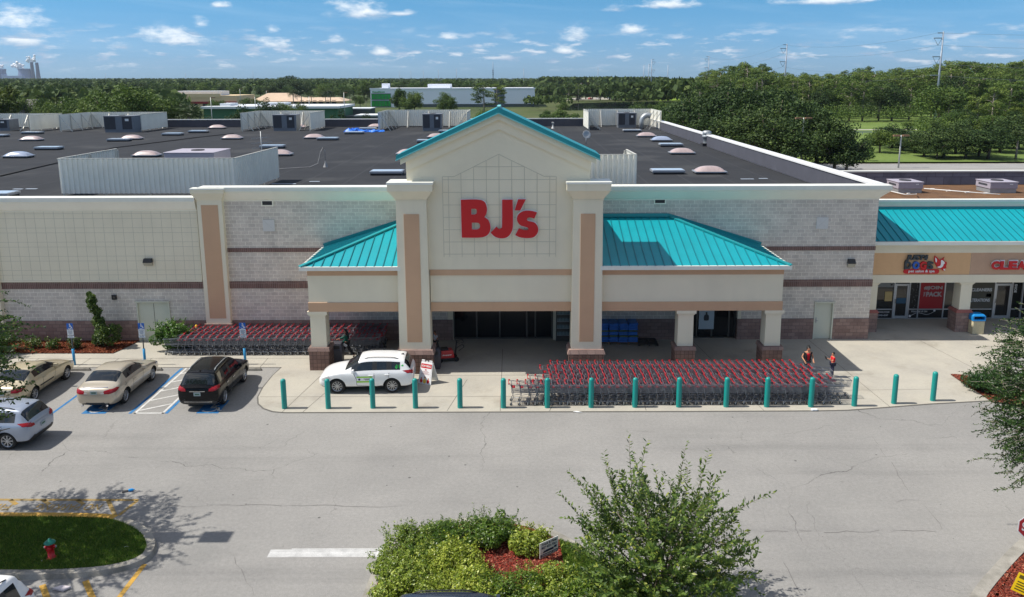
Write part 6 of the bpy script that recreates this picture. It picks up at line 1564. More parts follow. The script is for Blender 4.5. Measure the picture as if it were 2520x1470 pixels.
# ---------------------------------------------------------------- people
def skin_mesh(name,pts,edges,rad,mat,parent,lev=1):
    me=bpy.data.meshes.new(name); me.from_pydata(pts,edges,[]); o=bpy.data.objects.new(name,me); COL.objects.link(o)
    s=o.modifiers.new('skin','SKIN'); s.use_smooth_shade=True; s.branch_smoothing=.4
    for i,r in enumerate(rad):
        v=me.skin_vertices[0].data[i]; v.radius=r if isinstance(r,tuple) else (r,r); v.use_root=(i==0)
    b=o.modifiers.new('sub','SUBSURF'); b.levels=lev; b.render_levels=lev
    dg=bpy.context.evaluated_depsgraph_get(); m2=bpy.data.meshes.new_from_object(o.evaluated_get(dg)); bpy.data.objects.remove(o); bpy.data.meshes.remove(me)
    m2.materials.clear(); m2.materials.append(mat); r=bpy.data.objects.new(name,m2); COL.objects.link(r); r.parent=parent; r.name=name; return r
def person(label,loc,rz,h,J,skin,shirt,pants,hair,shoe,sleeves='short',vest=None,long_hair=False,bun=False,group=None,dress=False):
    """figure faces -Y before rotation; J: joint positions in units of 1.70 m height"""
    k=h/1.70; t=thing('person',label,'person',loc,rz,group)
    S=lambda p:(p[0]*k,p[1]*k,p[2]*k)
    base=dict(pel=(0,0,.93),wai=(0,-.01,1.08),che=(0,-.005,1.28),nec=(0,.0,1.44),chin=(0,-.03,1.50),head=(0,-.03,1.58),crown=(0,-.01,1.67),
      lsh=(.17,0,1.38),lel=(.22,.02,1.12),lwr=(.22,-.08,.90),rsh=(-.17,0,1.38),rel=(-.22,.02,1.12),rwr=(-.22,-.08,.90),
      lhi=(.09,0,.90),lkn=(.10,-.02,.50),lan=(.10,.01,.09),lto=(.11,-.14,.04),rhi=(-.09,0,.90),rkn=(-.10,-.02,.50),ran=(-.10,.01,.09),rto=(-.11,-.14,.04))
    base.update(J); B={n:Vector(S(p)) for n,p in base.items()}
    pts=[];ed=[];rad=[];ix={}
    def add(n,p,r,par=None):
        ix[n]=len(pts); pts.append(tuple(p)); rad.append(tuple(q*k for q in r) if isinstance(r,tuple) else r*k)
        if par is not None: ed.append((ix[par],ix[n]))
    add('pel',B['pel'],(.14,.11)); add('wai',B['wai'],(.125,.10),'pel'); add('che',B['che'],(.15,.11),'wai'); add('nec',B['nec'],.052,'che'); add('chin',B['chin'],.065,'nec'); add('head',B['head'],(.078,.092),'chin'); add('crown',B['crown'],(.06,.07),'head')
    for s in 'lr':
        add(s+'sh',B[s+'sh'],.058,'che'); add(s+'el',B[s+'el'],.040,s+'sh'); add(s+'wr',B[s+'wr'],.026,s+'el')
        d=(B[s+'wr']-B[s+'el']).normalized(); side=d.cross(Vector((0,0,1)));
        if side.length<.1: side=Vector((1,0,0))
        side.normalize(); pal=B[s+'wr']+d*.07*k; add(s+'pa',pal,(.030,.018),s+'wr')
        for f in range(4):
            q=pal+side*(.020*(f-1.5))*k+d*.035*k; add(s+'f%d'%f,q,.0095,s+'pa'); L=(.050,.060,.056,.042)[f]; e=q+(d*.8+Vector((0,0,-.5))).normalized()*L*k; add(s+'g%d'%f,e,.008,s+'f%d'%f)
        q=B[s+'wr']+d*.03*k+side*.035*k*(1 if s=='l' else -1); add(s+'th',q,.011,s+'wr'); add(s+'tt',q+(d+side*.5*(1 if s=='l' else -1)).normalized()*.04*k,.009,s+'th')
        add(s+'hi',B[s+'hi'],.088,'pel'); add(s+'kn',B[s+'kn'],.056,s+'hi'); add(s+'an',B[s+'an'],.036,s+'kn'); add(s+'to',B[s+'to'],.034,s+'an')
    skin_mesh('body',pts,ed,rad,skin,t)
    # clothes as slightly larger shells over the same joints
    def shell(name,chain,mat,grow=.014,lev=1):
        pts=[];ed=[];rad=[];ix={}
        for n,par,r,p in chain:
            ix[n]=len(pts); pts.append(tuple(p if p is not None else B[n])); rad.append(tuple((q+grow)*k for q in r) if isinstance(r,tuple) else (r+grow)*k)
            if par: ed.append((ix[par],ix[n]))
        return skin_mesh(name,pts,ed,rad,mat,t,lev)
    ch=[('wai',None,(.128,.104),None),('pel','wai',(.142,.112),B['pel']+Vector((0,0,.0))),('che','wai',(.15,.112),None),('nk','che',(.085,.07),B['che']+(B['nec']-B['che'])*.62)]
    for s in ('' if vest else 'lr'):
        e=B[s+'sh']+(B[s+'el']-B[s+'sh'])*(.62 if sleeves=='short' else .98); ch+=[(s+'sh','che',.06,None),(s+'ee',s+'sh',.048,e)]
        if sleeves=='long': ch+=[(s+'we',s+'ee',.032,B[s+'el']+(B[s+'wr']-B[s+'el'])*.9)]
    shell('shirt',ch,shirt)
    if vest:
        for s in 'lr':
            x=.115 if s=='l' else -.115; shell('open_vest',[('a',None,(.035,.12),B['wai']+Vector((x*k,0,0))),('b','a',(.04,.12),B['pel']+Vector((x*k*1.1,0,.02*k))),('c','a',(.045,.115),B['che']+Vector((x*k,0,0))),(s+'sh','c',.066,None),('e',s+'sh',.056,B[s+'sh']+(B[s+'el']-B[s+'sh'])*.45)],vest,.02)
    ch=[('pel',None,(.143,.113),None)]
    for s in 'lr': ch+=[(s+'hi','pel',.09,None),(s+'kn',s+'hi',.062,None),(s+'ae',s+'kn',.050,B[s+'kn']+(B[s+'an']-B[s+'kn'])*.92)]
    shell('trousers',ch,pants)
    for s in 'lr': shell('shoe',[(s+'an',None,.034,B[s+'an']+Vector((0,0,-.035*k))),(s+'to',s+'an',.036,None)],shoe,.010)
    hd=B['head']; f=(B['chin']-B['nec']); 
    fw_=Vector((0,-1,0)) if abs(f.y)>=0 else f
    look=(Vector((B['chin'].x-B['nec'].x,B['chin'].y-B['nec'].y,0))); look=look.normalized() if look.length>1e-4 else Vector((0,-1,0))
    rightv=Vector((-look.y,look.x,0))
    c=hd+look*-.012*k+Vector((0,0,.03*k))
    mb=MB(); N=14;Mm=8; vs=[]
    for i in range(Mm+1):
        th=i/Mm*R_(112)
        for j in range(N):
            ph=2*math.pi*j/N; dr=look*math.cos(ph)+rightv*math.sin(ph); fr=math.cos(ph)
            lim=th if fr<.3 else min(th,R_(62))
            vs.append(c+dr*math.sin(lim)*(.104 if abs(fr)>.5 else .094)*k+Vector((0,0,math.cos(lim)*.108*k)))
    mb.add(vs,[(i*N+j,i*N+(j+1)%N,(i+1)*N+(j+1)%N,(i+1)*N+j) for i in range(Mm) for j in range(N)],0,True)
    if bun: mb.lathe(tuple(c+look*-.03*k+Vector((0,0,.08*k))),[(.01,0),(.05*k,.02*k),(.055*k,.05*k),(.03*k,.08*k),(.005,.09*k)],10)
    mb.build('hair',hair,t)
    if long_hair: shell('headscarf',[('a',None,(.10,.10),hd+look*-.02*k),('b','a',(.11,.10),B['nec']+look*-.05*k),('c','b',(.13,.07),B['che']+look*-.10*k),('d','c',(.11,.05),B['wai']+look*-.10*k)],hair,.012)
    for s in (-1,1):
        mb=MB(); q=hd+look*.088*k+rightv*s*.032*k+Vector((0,0,.012*k)); mb.lathe(tuple(q),[(.001,-.008*k),(.010*k,0),(.001,.008*k)],8); mb.build('eye',black,t)
    mb=MB(); q=hd+look*.088*k; mb.hexa([q-rightv*.014*k+Vector((0,0,-.03*k)),q+look*.022*k+Vector((0,0,-.03*k)),q+rightv*.014*k+Vector((0,0,-.03*k)),q-look*.02*k+Vector((0,0,-.03*k))],[q-rightv*.006*k+Vector((0,0,.012*k)),q+look*.004*k+Vector((0,0,.012*k)),q+rightv*.006*k+Vector((0,0,.012*k)),q-look*.01*k+Vector((0,0,.012*k))]); mb.build('nose',skin,t)
    mb=MB(); q=hd+look*.082*k+Vector((0,0,-.052*k)); mb.bar(q-rightv*.024*k,q+rightv*.024*k,.012*k,.010*k); mb.build('mouth',M('lip',(.30,.08,.07),.6),t)
    return t,B
sk=M('skin_light_brown',rgb(196,140,108),.6,spec=.3); sk2=M('skin_tan',rgb(178,120,90),.6,spec=.3)
shr=M('red_shirt',rgb(206,16,34),.85,var=.08,vscale=10); jet=M('black_cloth',(.018,.018,.02),.9); hairb=M('black_hair',(.010,.009,.008),.45); navyp=M('navy_jeans',rgb(44,46,72),.9); green=M('dark_green_cloth',rgb(10,84,70),.9); wht=M('white_print_shirt',rgb(206,206,210),.9,var=.35,vscale=9); shoe=M('dark_shoe',(.03,.03,.03),.7); brownh=M('brown_hair',rgb(96,66,44),.6)
def gp3(x,y): return gZ(x,y,.022)
pc=YR+.63*4+.52
w=gY(1988,880,pc+.0); person('woman in a red top and open black vest pushing carts behind the rearmost row',(gY(1987,pj(0,pc,1.0)[1],pc).x,pc,.022),R_(6),1.66,dict(lel=(.27,.0,1.13),lwr=(.21,-.22,1.00),rel=(-.28,.02,1.13),rwr=(-.24,-.20,.98),chin=(.0,-.05,1.485),head=(.0,-.06,1.56),crown=(0,-.05,1.65)),sk,shr,jet,hairb,shoe,vest=jet,bun=True)
py_=YR+.63*3+.35; bx_=gY(2049,pj(0,py_,.8)[1],py_).x
py_=gZ(2049,929).y
t,Bb=person('boy in a red shirt and dark jeans holding up a tablet beside the carts',(gY(2049,pj(0,py_,.6)[1],py_).x,py_,.022),R_(-88),1.28,dict(lel=(.19,-.12,1.14),lwr=(.10,-.32,1.26),rel=(-.19,-.12,1.14),rwr=(-.10,-.32,1.24)),sk,shr,navyp,hairb,shoe)
tb=thing('tablet','black tablet held up by the boy in red','tablet',(0,0,0)); mbt=MB(); mbt.box(-.12,.12,-.006,.006,-.085,.085); q=mbt.build('case',jet,tb); mbt=MB(); mbt.box(-.105,.105,.0062,.008,-.07,.07); mbt.build('screen',M('tablet_screen',(.05,.055,.08),.1),tb)
tb.matrix_world=Matrix.Translation(t.location)@Matrix.Rotation(R_(-88),4,'Z')@Matrix.Translation((0,-.36,.99))@Matrix.Rotation(R_(20),4,'X')
c=gZ(852,884,.022); t,_=person('woman in a long black headscarf and dark green top walking left past the carts',(c.x+.05,c.y+.05,.022),R_(-85),1.62,dict(lhi=(.09,0,.90),lkn=(.10,-.20,.52),lan=(.10,-.22,.09),lto=(.10,-.36,.05),rkn=(-.10,.10,.52),ran=(-.10,.38,.16),rto=(-.10,.30,.05),lel=(.20,-.06,1.12),lwr=(.18,-.22,.98),rel=(-.2,-.20,1.15),rwr=(-.12,-.42,1.12)),sk2,green,jet,jet,shoe,sleeves='long',long_hair=True)
nb_=thing('paper_slip','white folded paper in the hand of the woman in green','paper',(c.x+.02,c.y-.22,.86)); mb=MB(); mb.box(-.11,.11,-.004,.004,-.08,.08); mb.build('sheet',paper,nb_); nb_.rotation_euler=(R_(20),R_(35),0)
c=gZ(1066,858,.022); person('child in a white printed shirt standing behind the left tower pedestal',(gY(1071,800,41.4).x,41.4,.022),R_(-55),1.30,dict(chin=(0,-.05,1.49),head=(0,-.06,1.565),crown=(0,-.05,1.655)),sk2,wht,jet,brownh,shoe)
# ---------------------------------------------------------------- planting
RG=np.random.default_rng(11)
def leafmat(name,c1,c2,c3=None,trans=.35,rough=.5,spec=.4):
    m=bpy.data.materials.new(name); m.use_nodes=True; t=m.node_tree; MATS[name]=m
    b=t.nodes['Principled BSDF']; b.inputs['Roughness'].default_value=rough; b.inputs['Specular IOR Level'].default_value=spec
    g=t.nodes.new('ShaderNodeNewGeometry'); r=t.nodes.new('ShaderNodeValToRGB'); t.links.new(g.outputs['Random Per Island'],r.inputs[0])
    e=r.color_ramp.elements; e[0].color=c1+(1,); e[1].color=c2+(1,)
    if c3: x=r.color_ramp.elements.new(.86); x.color=c2+(1,); e=r.color_ramp.elements; e[-1].color=c3+(1,)
    oi=t.nodes.new('ShaderNodeObjectInfo'); 
    hs=t.nodes.new('ShaderNodeHueSaturation'); t.links.new(r.outputs[0],hs.inputs['Color'])
    t.links.new(rng(t,oi.outputs['Random'],0,1,.72,1.25,False),hs.inputs['Value']); t.links.new(rng(t,oi.outputs['Random'],0,1,.515,.485,False),hs.inputs['Hue'])
    t.links.new(hs.outputs[0],b.inputs['Base Color'])
    tr=t.nodes.new('ShaderNodeBsdfTranslucent'); t.links.new(hs.outputs[0],tr.inputs[0])
    mx=t.nodes.new('ShaderNodeMixShader'); mx.inputs[0].default_value=trans; t.links.new(b.outputs[0],mx.inputs[1]); t.links.new(tr.outputs[0],mx.inputs[2])
    t.links.new(mx.outputs[0],t.nodes['Material Output'].inputs[0]); return m
def quads(name,c,u,v,mat):
    """one diamond leaf per centre: half vectors u (length) and v (width)"""
    n=len(c); V=np.empty((n,4,3),np.float32); V[:,0]=c-u;V[:,1]=c+v-u*.1;V[:,2]=c+u;V[:,3]=c-v-u*.1
    me=bpy.data.meshes.new(name); me.vertices.add(n*4); me.loops.add(n*4); me.polygons.add(n)
    me.vertices.foreach_set('co',V.ravel()); me.loops.foreach_set('vertex_index',np.arange(n*4,dtype=np.int32)); me.polygons.foreach_set('loop_start',np.arange(0,n*4,4,dtype=np.int32)); me.polygons.foreach_set('loop_total',np.full(n,4,np.int32))
    me.materials.append(mat); me.update(calc_edges=True); return me
def unit(a): return a/np.maximum(np.linalg.norm(a,axis=1,keepdims=True),1e-6)
def randdir(n): return unit(RG.normal(size=(n,3)))
def orient(n,nrm,L,Wd):
    """leaf length/width vectors lying across normals nrm"""
    a=randdir(n); u=unit(a-nrm*(a*nrm).sum(1,keepdims=True)); v=np.cross(nrm,u)
    L=np.asarray(L).reshape(-1,1)/2; W=np.asarray(Wd).reshape(-1,1)/2
    return u*L,v*W
def link(me,name,parent=None):
    o=bpy.data.objects.new(name,me); COL.objects.link(o)
    if parent: o.parent=parent
    return o
bark=M('bark',rgb(110,98,86),.95,var=.3,vscale=6); barkp=M('pale_bark',rgb(150,140,128),.95,var=.25,vscale=5)
def clumps(cent,rad,per,L,W,up=.35,shell=.55):
    """leaves on and inside ball-shaped clumps"""
    cent=np.asarray(cent,float);rad=np.asarray(rad,float); idx=np.repeat(np.arange(len(cent)),per); n=len(idx)
    d=randdir(n); rr=(shell+(1-shell)*RG.random((n,1))**.5); c=cent[idx]+d*rad[idx]*rr if rad.ndim==2 else cent[idx]+d*rad[idx][:,None]*rr
    nrm=unit(d*.7+randdir(n)*.8+np.array([0,0,up])); u,v=orient(n,nrm,L*(.7+.6*RG.random(n)),W*(.7+.6*RG.random(n))); return c,u,v
def shoots(starts,dirs,lens,per,L,W,droop=0.0,curve=.25):
    """leafy shoots: alternate leaves along curving twigs; returns leaf arrays and twig polylines"""
    n=len(starts); t=np.linspace(.05,1,per)[None,:,None]; D=unit(dirs)[:,None,:]; side=randdir(n)[:,None,:]; ln=lens[:,None,None]
    P=starts[:,None,:]+D*ln*t+side*ln*curve*t**2+np.array([0,0,-1])*droop*ln*t**2
    T=unit((D+2*side*curve*t+np.array([0,0,-2])*droop*t).reshape(-1,3))
    C=P.reshape(-1,3); k=len(C); s=np.tile(np.where(np.arange(per)%2==0,1.0,-1.0),n)[:,None]
    a=unit(np.cross(T,np.array([0,0,1.0])+.4*RG.normal(size=(k,3)))); ld=unit(T*.6+a*s+RG.normal(size=(k,3))*.25); sz=(L*(.7+.6*RG.random(k)))[:,None]
    nrm=unit(np.cross(ld,np.cross(T,ld))+.5*RG.normal(size=(k,3))+np.array([0,0,.5])); w=unit(np.cross(nrm,ld))
    return C+ld*sz*.5,ld*sz*.5,w*sz*(W/L)*.5,P
def addmesh(o,mb,mat):
    k=len(o.data.materials); o.data.materials.append(mat); mb.m=[k]*len(mb.m); me=mb.mesh('x',[mat]*(k+1)); bm=bmesh.new(); bm.from_mesh(o.data); bm.from_mesh(me); bm.to_mesh(o.data); bm.free(); bpy.data.meshes.remove(me)
def twigs(mb,P,r,step=6):
    for row in P:
        pts=[tuple(p) for p in row[::step]]; mb.tube(pts,[max(r*(1-i/len(pts)*.7),.002) for i in range(len(pts))],4)
# ---- young tree on the hedge island
tm=leafmat('young_tree_leaf',(.032,.075,.015),(.13,.21,.034),(.32,.37,.06),.4,.42)
base=gZ(1622,1500,.12); t=thing('young_tree','leafy young tree with upright whippy shoots on the hedge island','tree',base); t.scale=(.97,.97,.93)
mb=MB(); limbs=[]
for i in range(15):
    a=i*2.4; e=Vector((math.cos(a)*RG.uniform(.5,2.0),math.sin(a)*RG.uniform(.4,1.6),RG.uniform(1.9,3.5))); m_=Vector((e.x*.35,e.y*.35,e.z*.55)); mb.tube([(math.cos(a)*.08,math.sin(a)*.08,0),m_,e],[.05,.032,.012],7); limbs.append((m_,e))
mb.build('trunk',bark,t)
n=640; d=randdir(n); r=RG.random((n,1))**.45
S=d*r*np.array([2.2,1.9,1.65])+np.array([0,0,1.65]); dirs=unit(d*np.array([1.0,1.0,.7])+np.array([0,0,.6])+.35*RG.normal(size=(n,3))); ln=.45+.55*RG.random(n)
c1,u1,v1,P1=shoots(S,dirs,ln,30,.135,.060)
n=40; a=RG.random(n)*6.283; e=RG.uniform(.2,1.35,n); d=np.stack([np.cos(a)*np.cos(e),np.sin(a)*np.cos(e)*.8,np.sin(e)],1); S=d*np.array([2.3,1.7,2.1])*.85+np.array([0,0,1.9]); ln=RG.uniform(.8,1.7,n)
c2,u2,v2,P2=shoots(S,unit(d+np.array([0,0,.55])),ln,40,.14,.06,curve=.3)
cro=link(quads('crown',np.vstack([c1,c2]),np.vstack([u1,u2]),np.vstack([v1,v2]),tm),'crown',t)
mb=MB(); twigs(mb,P2,.009,7); twigs(mb,P1[::3],.008,11); addmesh(cro,mb,bark)
# ---- tree at the right edge
tr=leafmat('edge_tree_leaf',(.022,.055,.010),(.070,.135,.022),(.20,.27,.05),.35,.45)
base=gZ(2615,1330,.12); t=thing('edge_tree','bushy small-leaved tree at the right edge of the photo','tree',base)
mb=MB(); mb.tube([(0,0,0),(.1,.1,1.6),(-.1,.2,3.2),(0,.2,5.5)],[.16,.13,.10,.05],9)
for i in range(16):
    a=i*2.4; z=1.6+i*.28; mb.tube([(0,.1,z),(math.cos(a)*1.0,math.sin(a)*1.0,z+.5),(math.cos(a)*2.3,math.sin(a)*2.1,z+.9)],[.05,.035,.012],6)
mb.build('trunk',barkp,t)
n=2300; d=randdir(n); r=RG.random((n,1))**.36
S=d*r*np.array([2.3,2.3,3.0])+np.array([.10,.2,4.75]); dirs=unit(d+.5*RG.normal(size=(n,3))+np.array([0,0,.1])); ln=.35+.6*RG.random(n)
c1,u1,v1,P1=shoots(S,dirs,ln,34,.085,.042,.15)
n=60; a=RG.random(n)*6.283; z=RG.uniform(1.9,7.0,n); S=np.stack([np.cos(a)*1.9+.1,np.sin(a)*1.7,z],1); d=np.stack([np.cos(a),np.sin(a),.1*np.ones(n)],1)
c2,u2,v2,P2=shoots(S,d,RG.uniform(.6,1.25,n),46,.08,.04,.3)
cro=link(quads('crown',np.vstack([c1,c2]),np.vstack([u1,u2]),np.vstack([v1,v2]),tr),'crown',t)
mb=MB(); twigs(mb,P2,.010,8); twigs(mb,P1[::4],.010,11); addmesh(cro,mb,barkp)
# ---- tree left of the picture, its shade lies over the grass island
tl=leafmat('left_tree_leaf',(.025,.055,.012),(.065,.13,.022),(.16,.22,.04),.35,.45)
t=thing('shade_tree','broad leafy tree at the left edge, shading the grass island and the gold car','tree',(-18.4,23.2,.1))
mb=MB(); mb.tube([(0,0,0),(.05,0,1.8),(0,.1,3.5),(.1,0,5.5)],[.17,.14,.11,.05],9)
for i in range(14):
    a=i*2.4; z=2.8+i*.24; mb.tube([(0,0,z),(math.cos(a)*1.4,math.sin(a)*1.4,z+.7),(math.cos(a)*2.9,math.sin(a)*2.9,z+1.1)],[.06,.04,.012],6)
mb.build('trunk',bark,t)
n=950; d=randdir(n); r=RG.random((n,1))**.4
S=d*r*np.array([3.0,3.2,2.3])+np.array([-.4,0,6.0]); c1,u1,v1,P1=shoots(S,unit(d*[1,1,.5]+.5*RG.normal(size=(n,3))),.4+.7*RG.random(n),30,.13,.065,.15)
n=60; a=RG.random(n)*6.283; S=np.stack([np.cos(a)*2.6,np.sin(a)*2.7,RG.uniform(4.2,7.6,n)],1)+np.array([-.4,0,0]); c2,u2,v2,P2=shoots(S,np.stack([np.cos(a),np.sin(a),.2*np.ones(n)],1),RG.uniform(.7,1.5,n),40,.12,.06,.2)
cro=link(quads('crown',np.vstack([c1,c2]),np.vstack([u1,u2]),np.vstack([v1,v2]),tl),'crown',t)
mb=MB(); twigs(mb,P2,.012,8); twigs(mb,P1[::4],.010,10); addmesh(cro,mb,bark)
# ---- hedge shrubs
hy=leafmat('variegated_shrub_leaf',(.08,.15,.014),(.30,.37,.04),(.50,.54,.14),.3,.4); hg_=leafmat('green_shrub_leaf',(.04,.09,.010),(.12,.21,.02),(.28,.34,.05),.3,.4)
def shrubmesh(name,mat,w,d,h,nl,L,lumps=30):
    """lumpy dome of leaves, w x d x h metres, over bare stems"""
    a=RG.random(lumps)*6.283; q=RG.random(lumps)**.5; cent=np.stack([np.cos(a)*q*w*.42,np.sin(a)*q*d*.42,h*(.22+.60*RG.random(lumps)*(1-q*.55))],1); rad=np.stack([RG.uniform(.10,.20,lumps)*w,RG.uniform(.10,.20,lumps)*d,RG.uniform(.16,.34,lumps)*h],1)
    cent[:,2]=np.minimum(cent[:,2],h-rad[:,2]*.9)
    c,u,v=clumps(cent,rad,nl//lumps,L,L*.5,.6,.72); k=c[:,2]>.04; c,u,v=c[k],u[k],v[k]
    m=max(nl//170,8); a=RG.random(m)*6.283; q=RG.random(m)**.5; S=np.stack([np.cos(a)*q*w*.45,np.sin(a)*q*d*.45,h*(.45+.4*RG.random(m)*(1-q*.5))],1); c3,u3,v3,_=shoots(S,np.stack([np.cos(a)*q,np.sin(a)*q,.9*np.ones(m)],1)+.4*RG.normal(size=(m,3)),RG.uniform(.15,.4,m)*min(h,1.2),14,L,L*.5)
    return quads(name,np.vstack([c,c3]),np.vstack([u,u3]),np.vstack([v,v3]),mat)
def shrub(label,cx,cy,wpx,hpx,mat,nl=9000,L=.085,name='hedge_shrub',cat='shrub',group=None,Z=.12,dep=None,rz=0):
    b=gZ(cx,cy,Z); sc=b.y*CN+(CAMH)*SN; ppm=F_/sc; w=wpx/ppm; h=hpx/ppm*.92; dd=dep or w*.85
    t=thing(name,label,cat,b,rz,group); link(shrubmesh('foliage',mat,w,dd,h,nl,L),'foliage',t)
    mb=MB()
    for i in range(7): a=i*2.4; mb.tube([(math.cos(a)*.05,math.sin(a)*.05,0),(math.cos(a)*w*.12,math.sin(a)*dd*.12,h*.3),(math.cos(a)*w*.25,math.sin(a)*dd*.25,h*.6)],[.02,.014,.006],5)
    mb.build('stems',bark,t); return t
G='shrubs of the hedge island'
for lab,cx,cy,w,h,m_,nl in (('low olive shrub between the back row and the yellow-green shrubs of the island',1075,1378,170,70,hg_,9000),('dark green hedge shrub at the back of the island, rightmost of the back row',1210,1326,140,76,hg_,9000),('green hedge shrub in the middle of the back row of the island',1110,1345,150,72,hg_,9000),('olive yellow hedge shrub at the left end of the back row',1015,1360,150,78,hy,9000),
 ('yellow-green shrub on the left edge of the island beside the stop bar',985,1420,150,80,hy,9000),('yellow-green shrub in the middle of the island, left of the red mulch',1105,1408,170,85,hy,11000),('bright yellow-green shrub at the lower left of the island',1010,1472,180,95,hy,11000),('bright yellow-green shrub at the bottom middle of the island, behind the dark blue car',1150,1478,190,90,hy,11000),
 ('round yellow-green shrub directly behind the small navy yard sign',1308,1352,104,66,hy,8000),('yellow-green shrub below the yard sign',1350,1468,190,85,hy,11000),('green shrub left of the young tree at the bottom edge',1260,1500,200,100,hg_,10000),('green shrub at the foot of the young tree',1430,1500,160,80,hg_,9000)):
    shrub(lab,cx,cy,w,h,m_,nl,.075,group=G)
# ---- bed along the left wall
bg=leafmat('bed_shrub_leaf',(.03,.065,.014),(.085,.15,.025),(.20,.26,.05),.35,.45)
b=gZ(256,853,.06); t=thing('columnar_shrub','tall leaning columnar shrub in the mulch bed against the left wall','shrub',b)
cent=[];rad=[]
for i in range(26): z=.35+i*.105; cent.append((-.10*z-.02*z*z+RG.normal()*.12,RG.normal()*.12,z)); rad.append(.30-.05*z+RG.uniform(-.06,.06))
for i in range(9): cent.append((RG.uniform(-.2,.75),RG.normal()*.2,RG.uniform(.3,1.15))); rad.append(.30)
for i in range(5): cent.append((RG.uniform(-.6,-.2),RG.normal()*.2,RG.uniform(.25,.6))); rad.append(.24)
link(quads('foliage',*clumps(cent,rad,170,.14,.07,.3,.1),bg),'foliage',t); mb=MB(); mb.tube([(0,0,0),(-.1,0,1.0),(-.35,0,2.6)],[.05,.04,.015],7); mb.tube([(0,0,.2),(.4,0,.9)],[.03,.01],6); mb.build('trunk',bark,t)
shrub('rounded bright green bush between the double door and the left cart block',424,859,96,88,leafmat('bright_bush_leaf',(.03,.085,.012),(.09,.20,.025),(.22,.32,.06),.35,.4),8000,.12,'bush',Z=.05,dep=1.6)
for i,(x,y,w,h) in enumerate(((82,858,44,36),(131,858,34,32),(186,858,34,34))): shrub('small sparse shrub in the mulch bed, %s of the three'%(('leftmost','middle','rightmost')[i]),x,y,w,h,bg,500,.11,'small_shrub','shrub','small shrubs in the mulch bed',.06)
shrub('low dark green trimmed shrub at the mulch corner before the shops',2440,958,130,62,leafmat('trimmed_shrub_leaf',(.012,.04,.008),(.04,.10,.014),(.10,.18,.03),.3,.4),9000,.09,'trimmed_shrub',Z=.07)
shrub('leafy bush at the far left edge against the wall behind the gold car',2,872,90,88,bg,3000,.12,'bush',Z=.06)
# yellow guard posts half hidden in the bush
mb=MB(); mb.lathe((0,0,0),[(.07,0),(.07,1.05),(.04,1.1),(.001,1.11)],10); yp=M('yellow_guard_paint',rgb(236,180,20),.45); g0=mb.build('guard_post',yp); p=gZ(441,868,.03); g0.location=(p.x,p.y+.9,.02); tag(g0,'yellow guard post left in the bush by the left carts','guard post','yellow guard posts'); g1=dup(g0); g1.location=(p.x+.42,p.y+1.5,.02); g1['label']='yellow guard post right in the bush, nearer the wall'
# ---- lawn blades and mulch chips
def inpoly(pts,n):
    P=np.array([(p[0],p[1]) for p in pts]); lo=P.min(0);hi=P.max(0); out=[]
    tot=0
    while tot<n:
        q=lo+(hi-lo)*RG.random((n*2,2)); ins=np.zeros(len(q),bool); j=len(P)-1
        for i in range(len(P)):
            a,b=P[i],P[j]; c=((a[1]>q[:,1])!=(b[1]>q[:,1])); 
            with np.errstate(divide='ignore',invalid='ignore'): ins^=c&(q[:,0]<(b[0]-a[0])*(q[:,1]-a[1])/(b[1]-a[1])+a[0])
            j=i
        q=q[ins]; out.append(q); tot+=len(q)
    return np.vstack(out)[:n]
bladem=leafmat('grass_blade',(.040,.105,.012),(.115,.21,.022),(.24,.27,.06),.3,.6); chipm=leafmat('mulch_chip',(.08,.018,.010),(.26,.060,.032),(.42,.20,.12),0.0,.9,.1)
def blades(name,pts,n,z,h=.075):
    q=inpoly(pts,n); d=unit(np.stack([RG.normal(size=n)*.45,RG.normal(size=n)*.45,np.ones(n)],1)); L=(h*(.5+RG.random(n)))[:,None]; c=np.column_stack([q,np.full(n,z)])+d*L*.5; w=unit(np.cross(d,randdir(n)))*.010; o=link(quads(name,c,d*L*.5,w,bladem),name); o['kind']='stuff'; o['label']='short green lawn grass'; return o
def chips(name,pts,n,z,L=.09):
    q=inpoly(pts,n); nr=unit(np.stack([RG.normal(size=n)*.5,RG.normal(size=n)*.5,np.ones(n)],1)); u,v=orient(n,nr,L*(.4+RG.random(n)),L*.45*(.4+RG.random(n))); o=link(quads(name,np.column_stack([q,z+.02*RG.random(n)]),u,v,chipm),name); o['kind']='stuff'; o['label']='loose red wood mulch chips'; return o
vis=[p for p in lawn_in]; blades('lawn_grass',[(max(p[0],-22),p[1]) for p in lawn_in],60000,.12); blades('lawn_grass',strip,26000,.122,.09)
chips('mulch_chips',mid_in,26000,.115); chips('mulch_chips',[(p[0],p[1]) for p in right_in],14000,.115); chips('mulch_chips',[(p[0],p[1]) for p in mc],5000,.075); chips('mulch_chips',gp((-60,872),(278,871.5),(300,862),(325,851),(346,839.5),(-60,839.5)),14000,.065,.11)
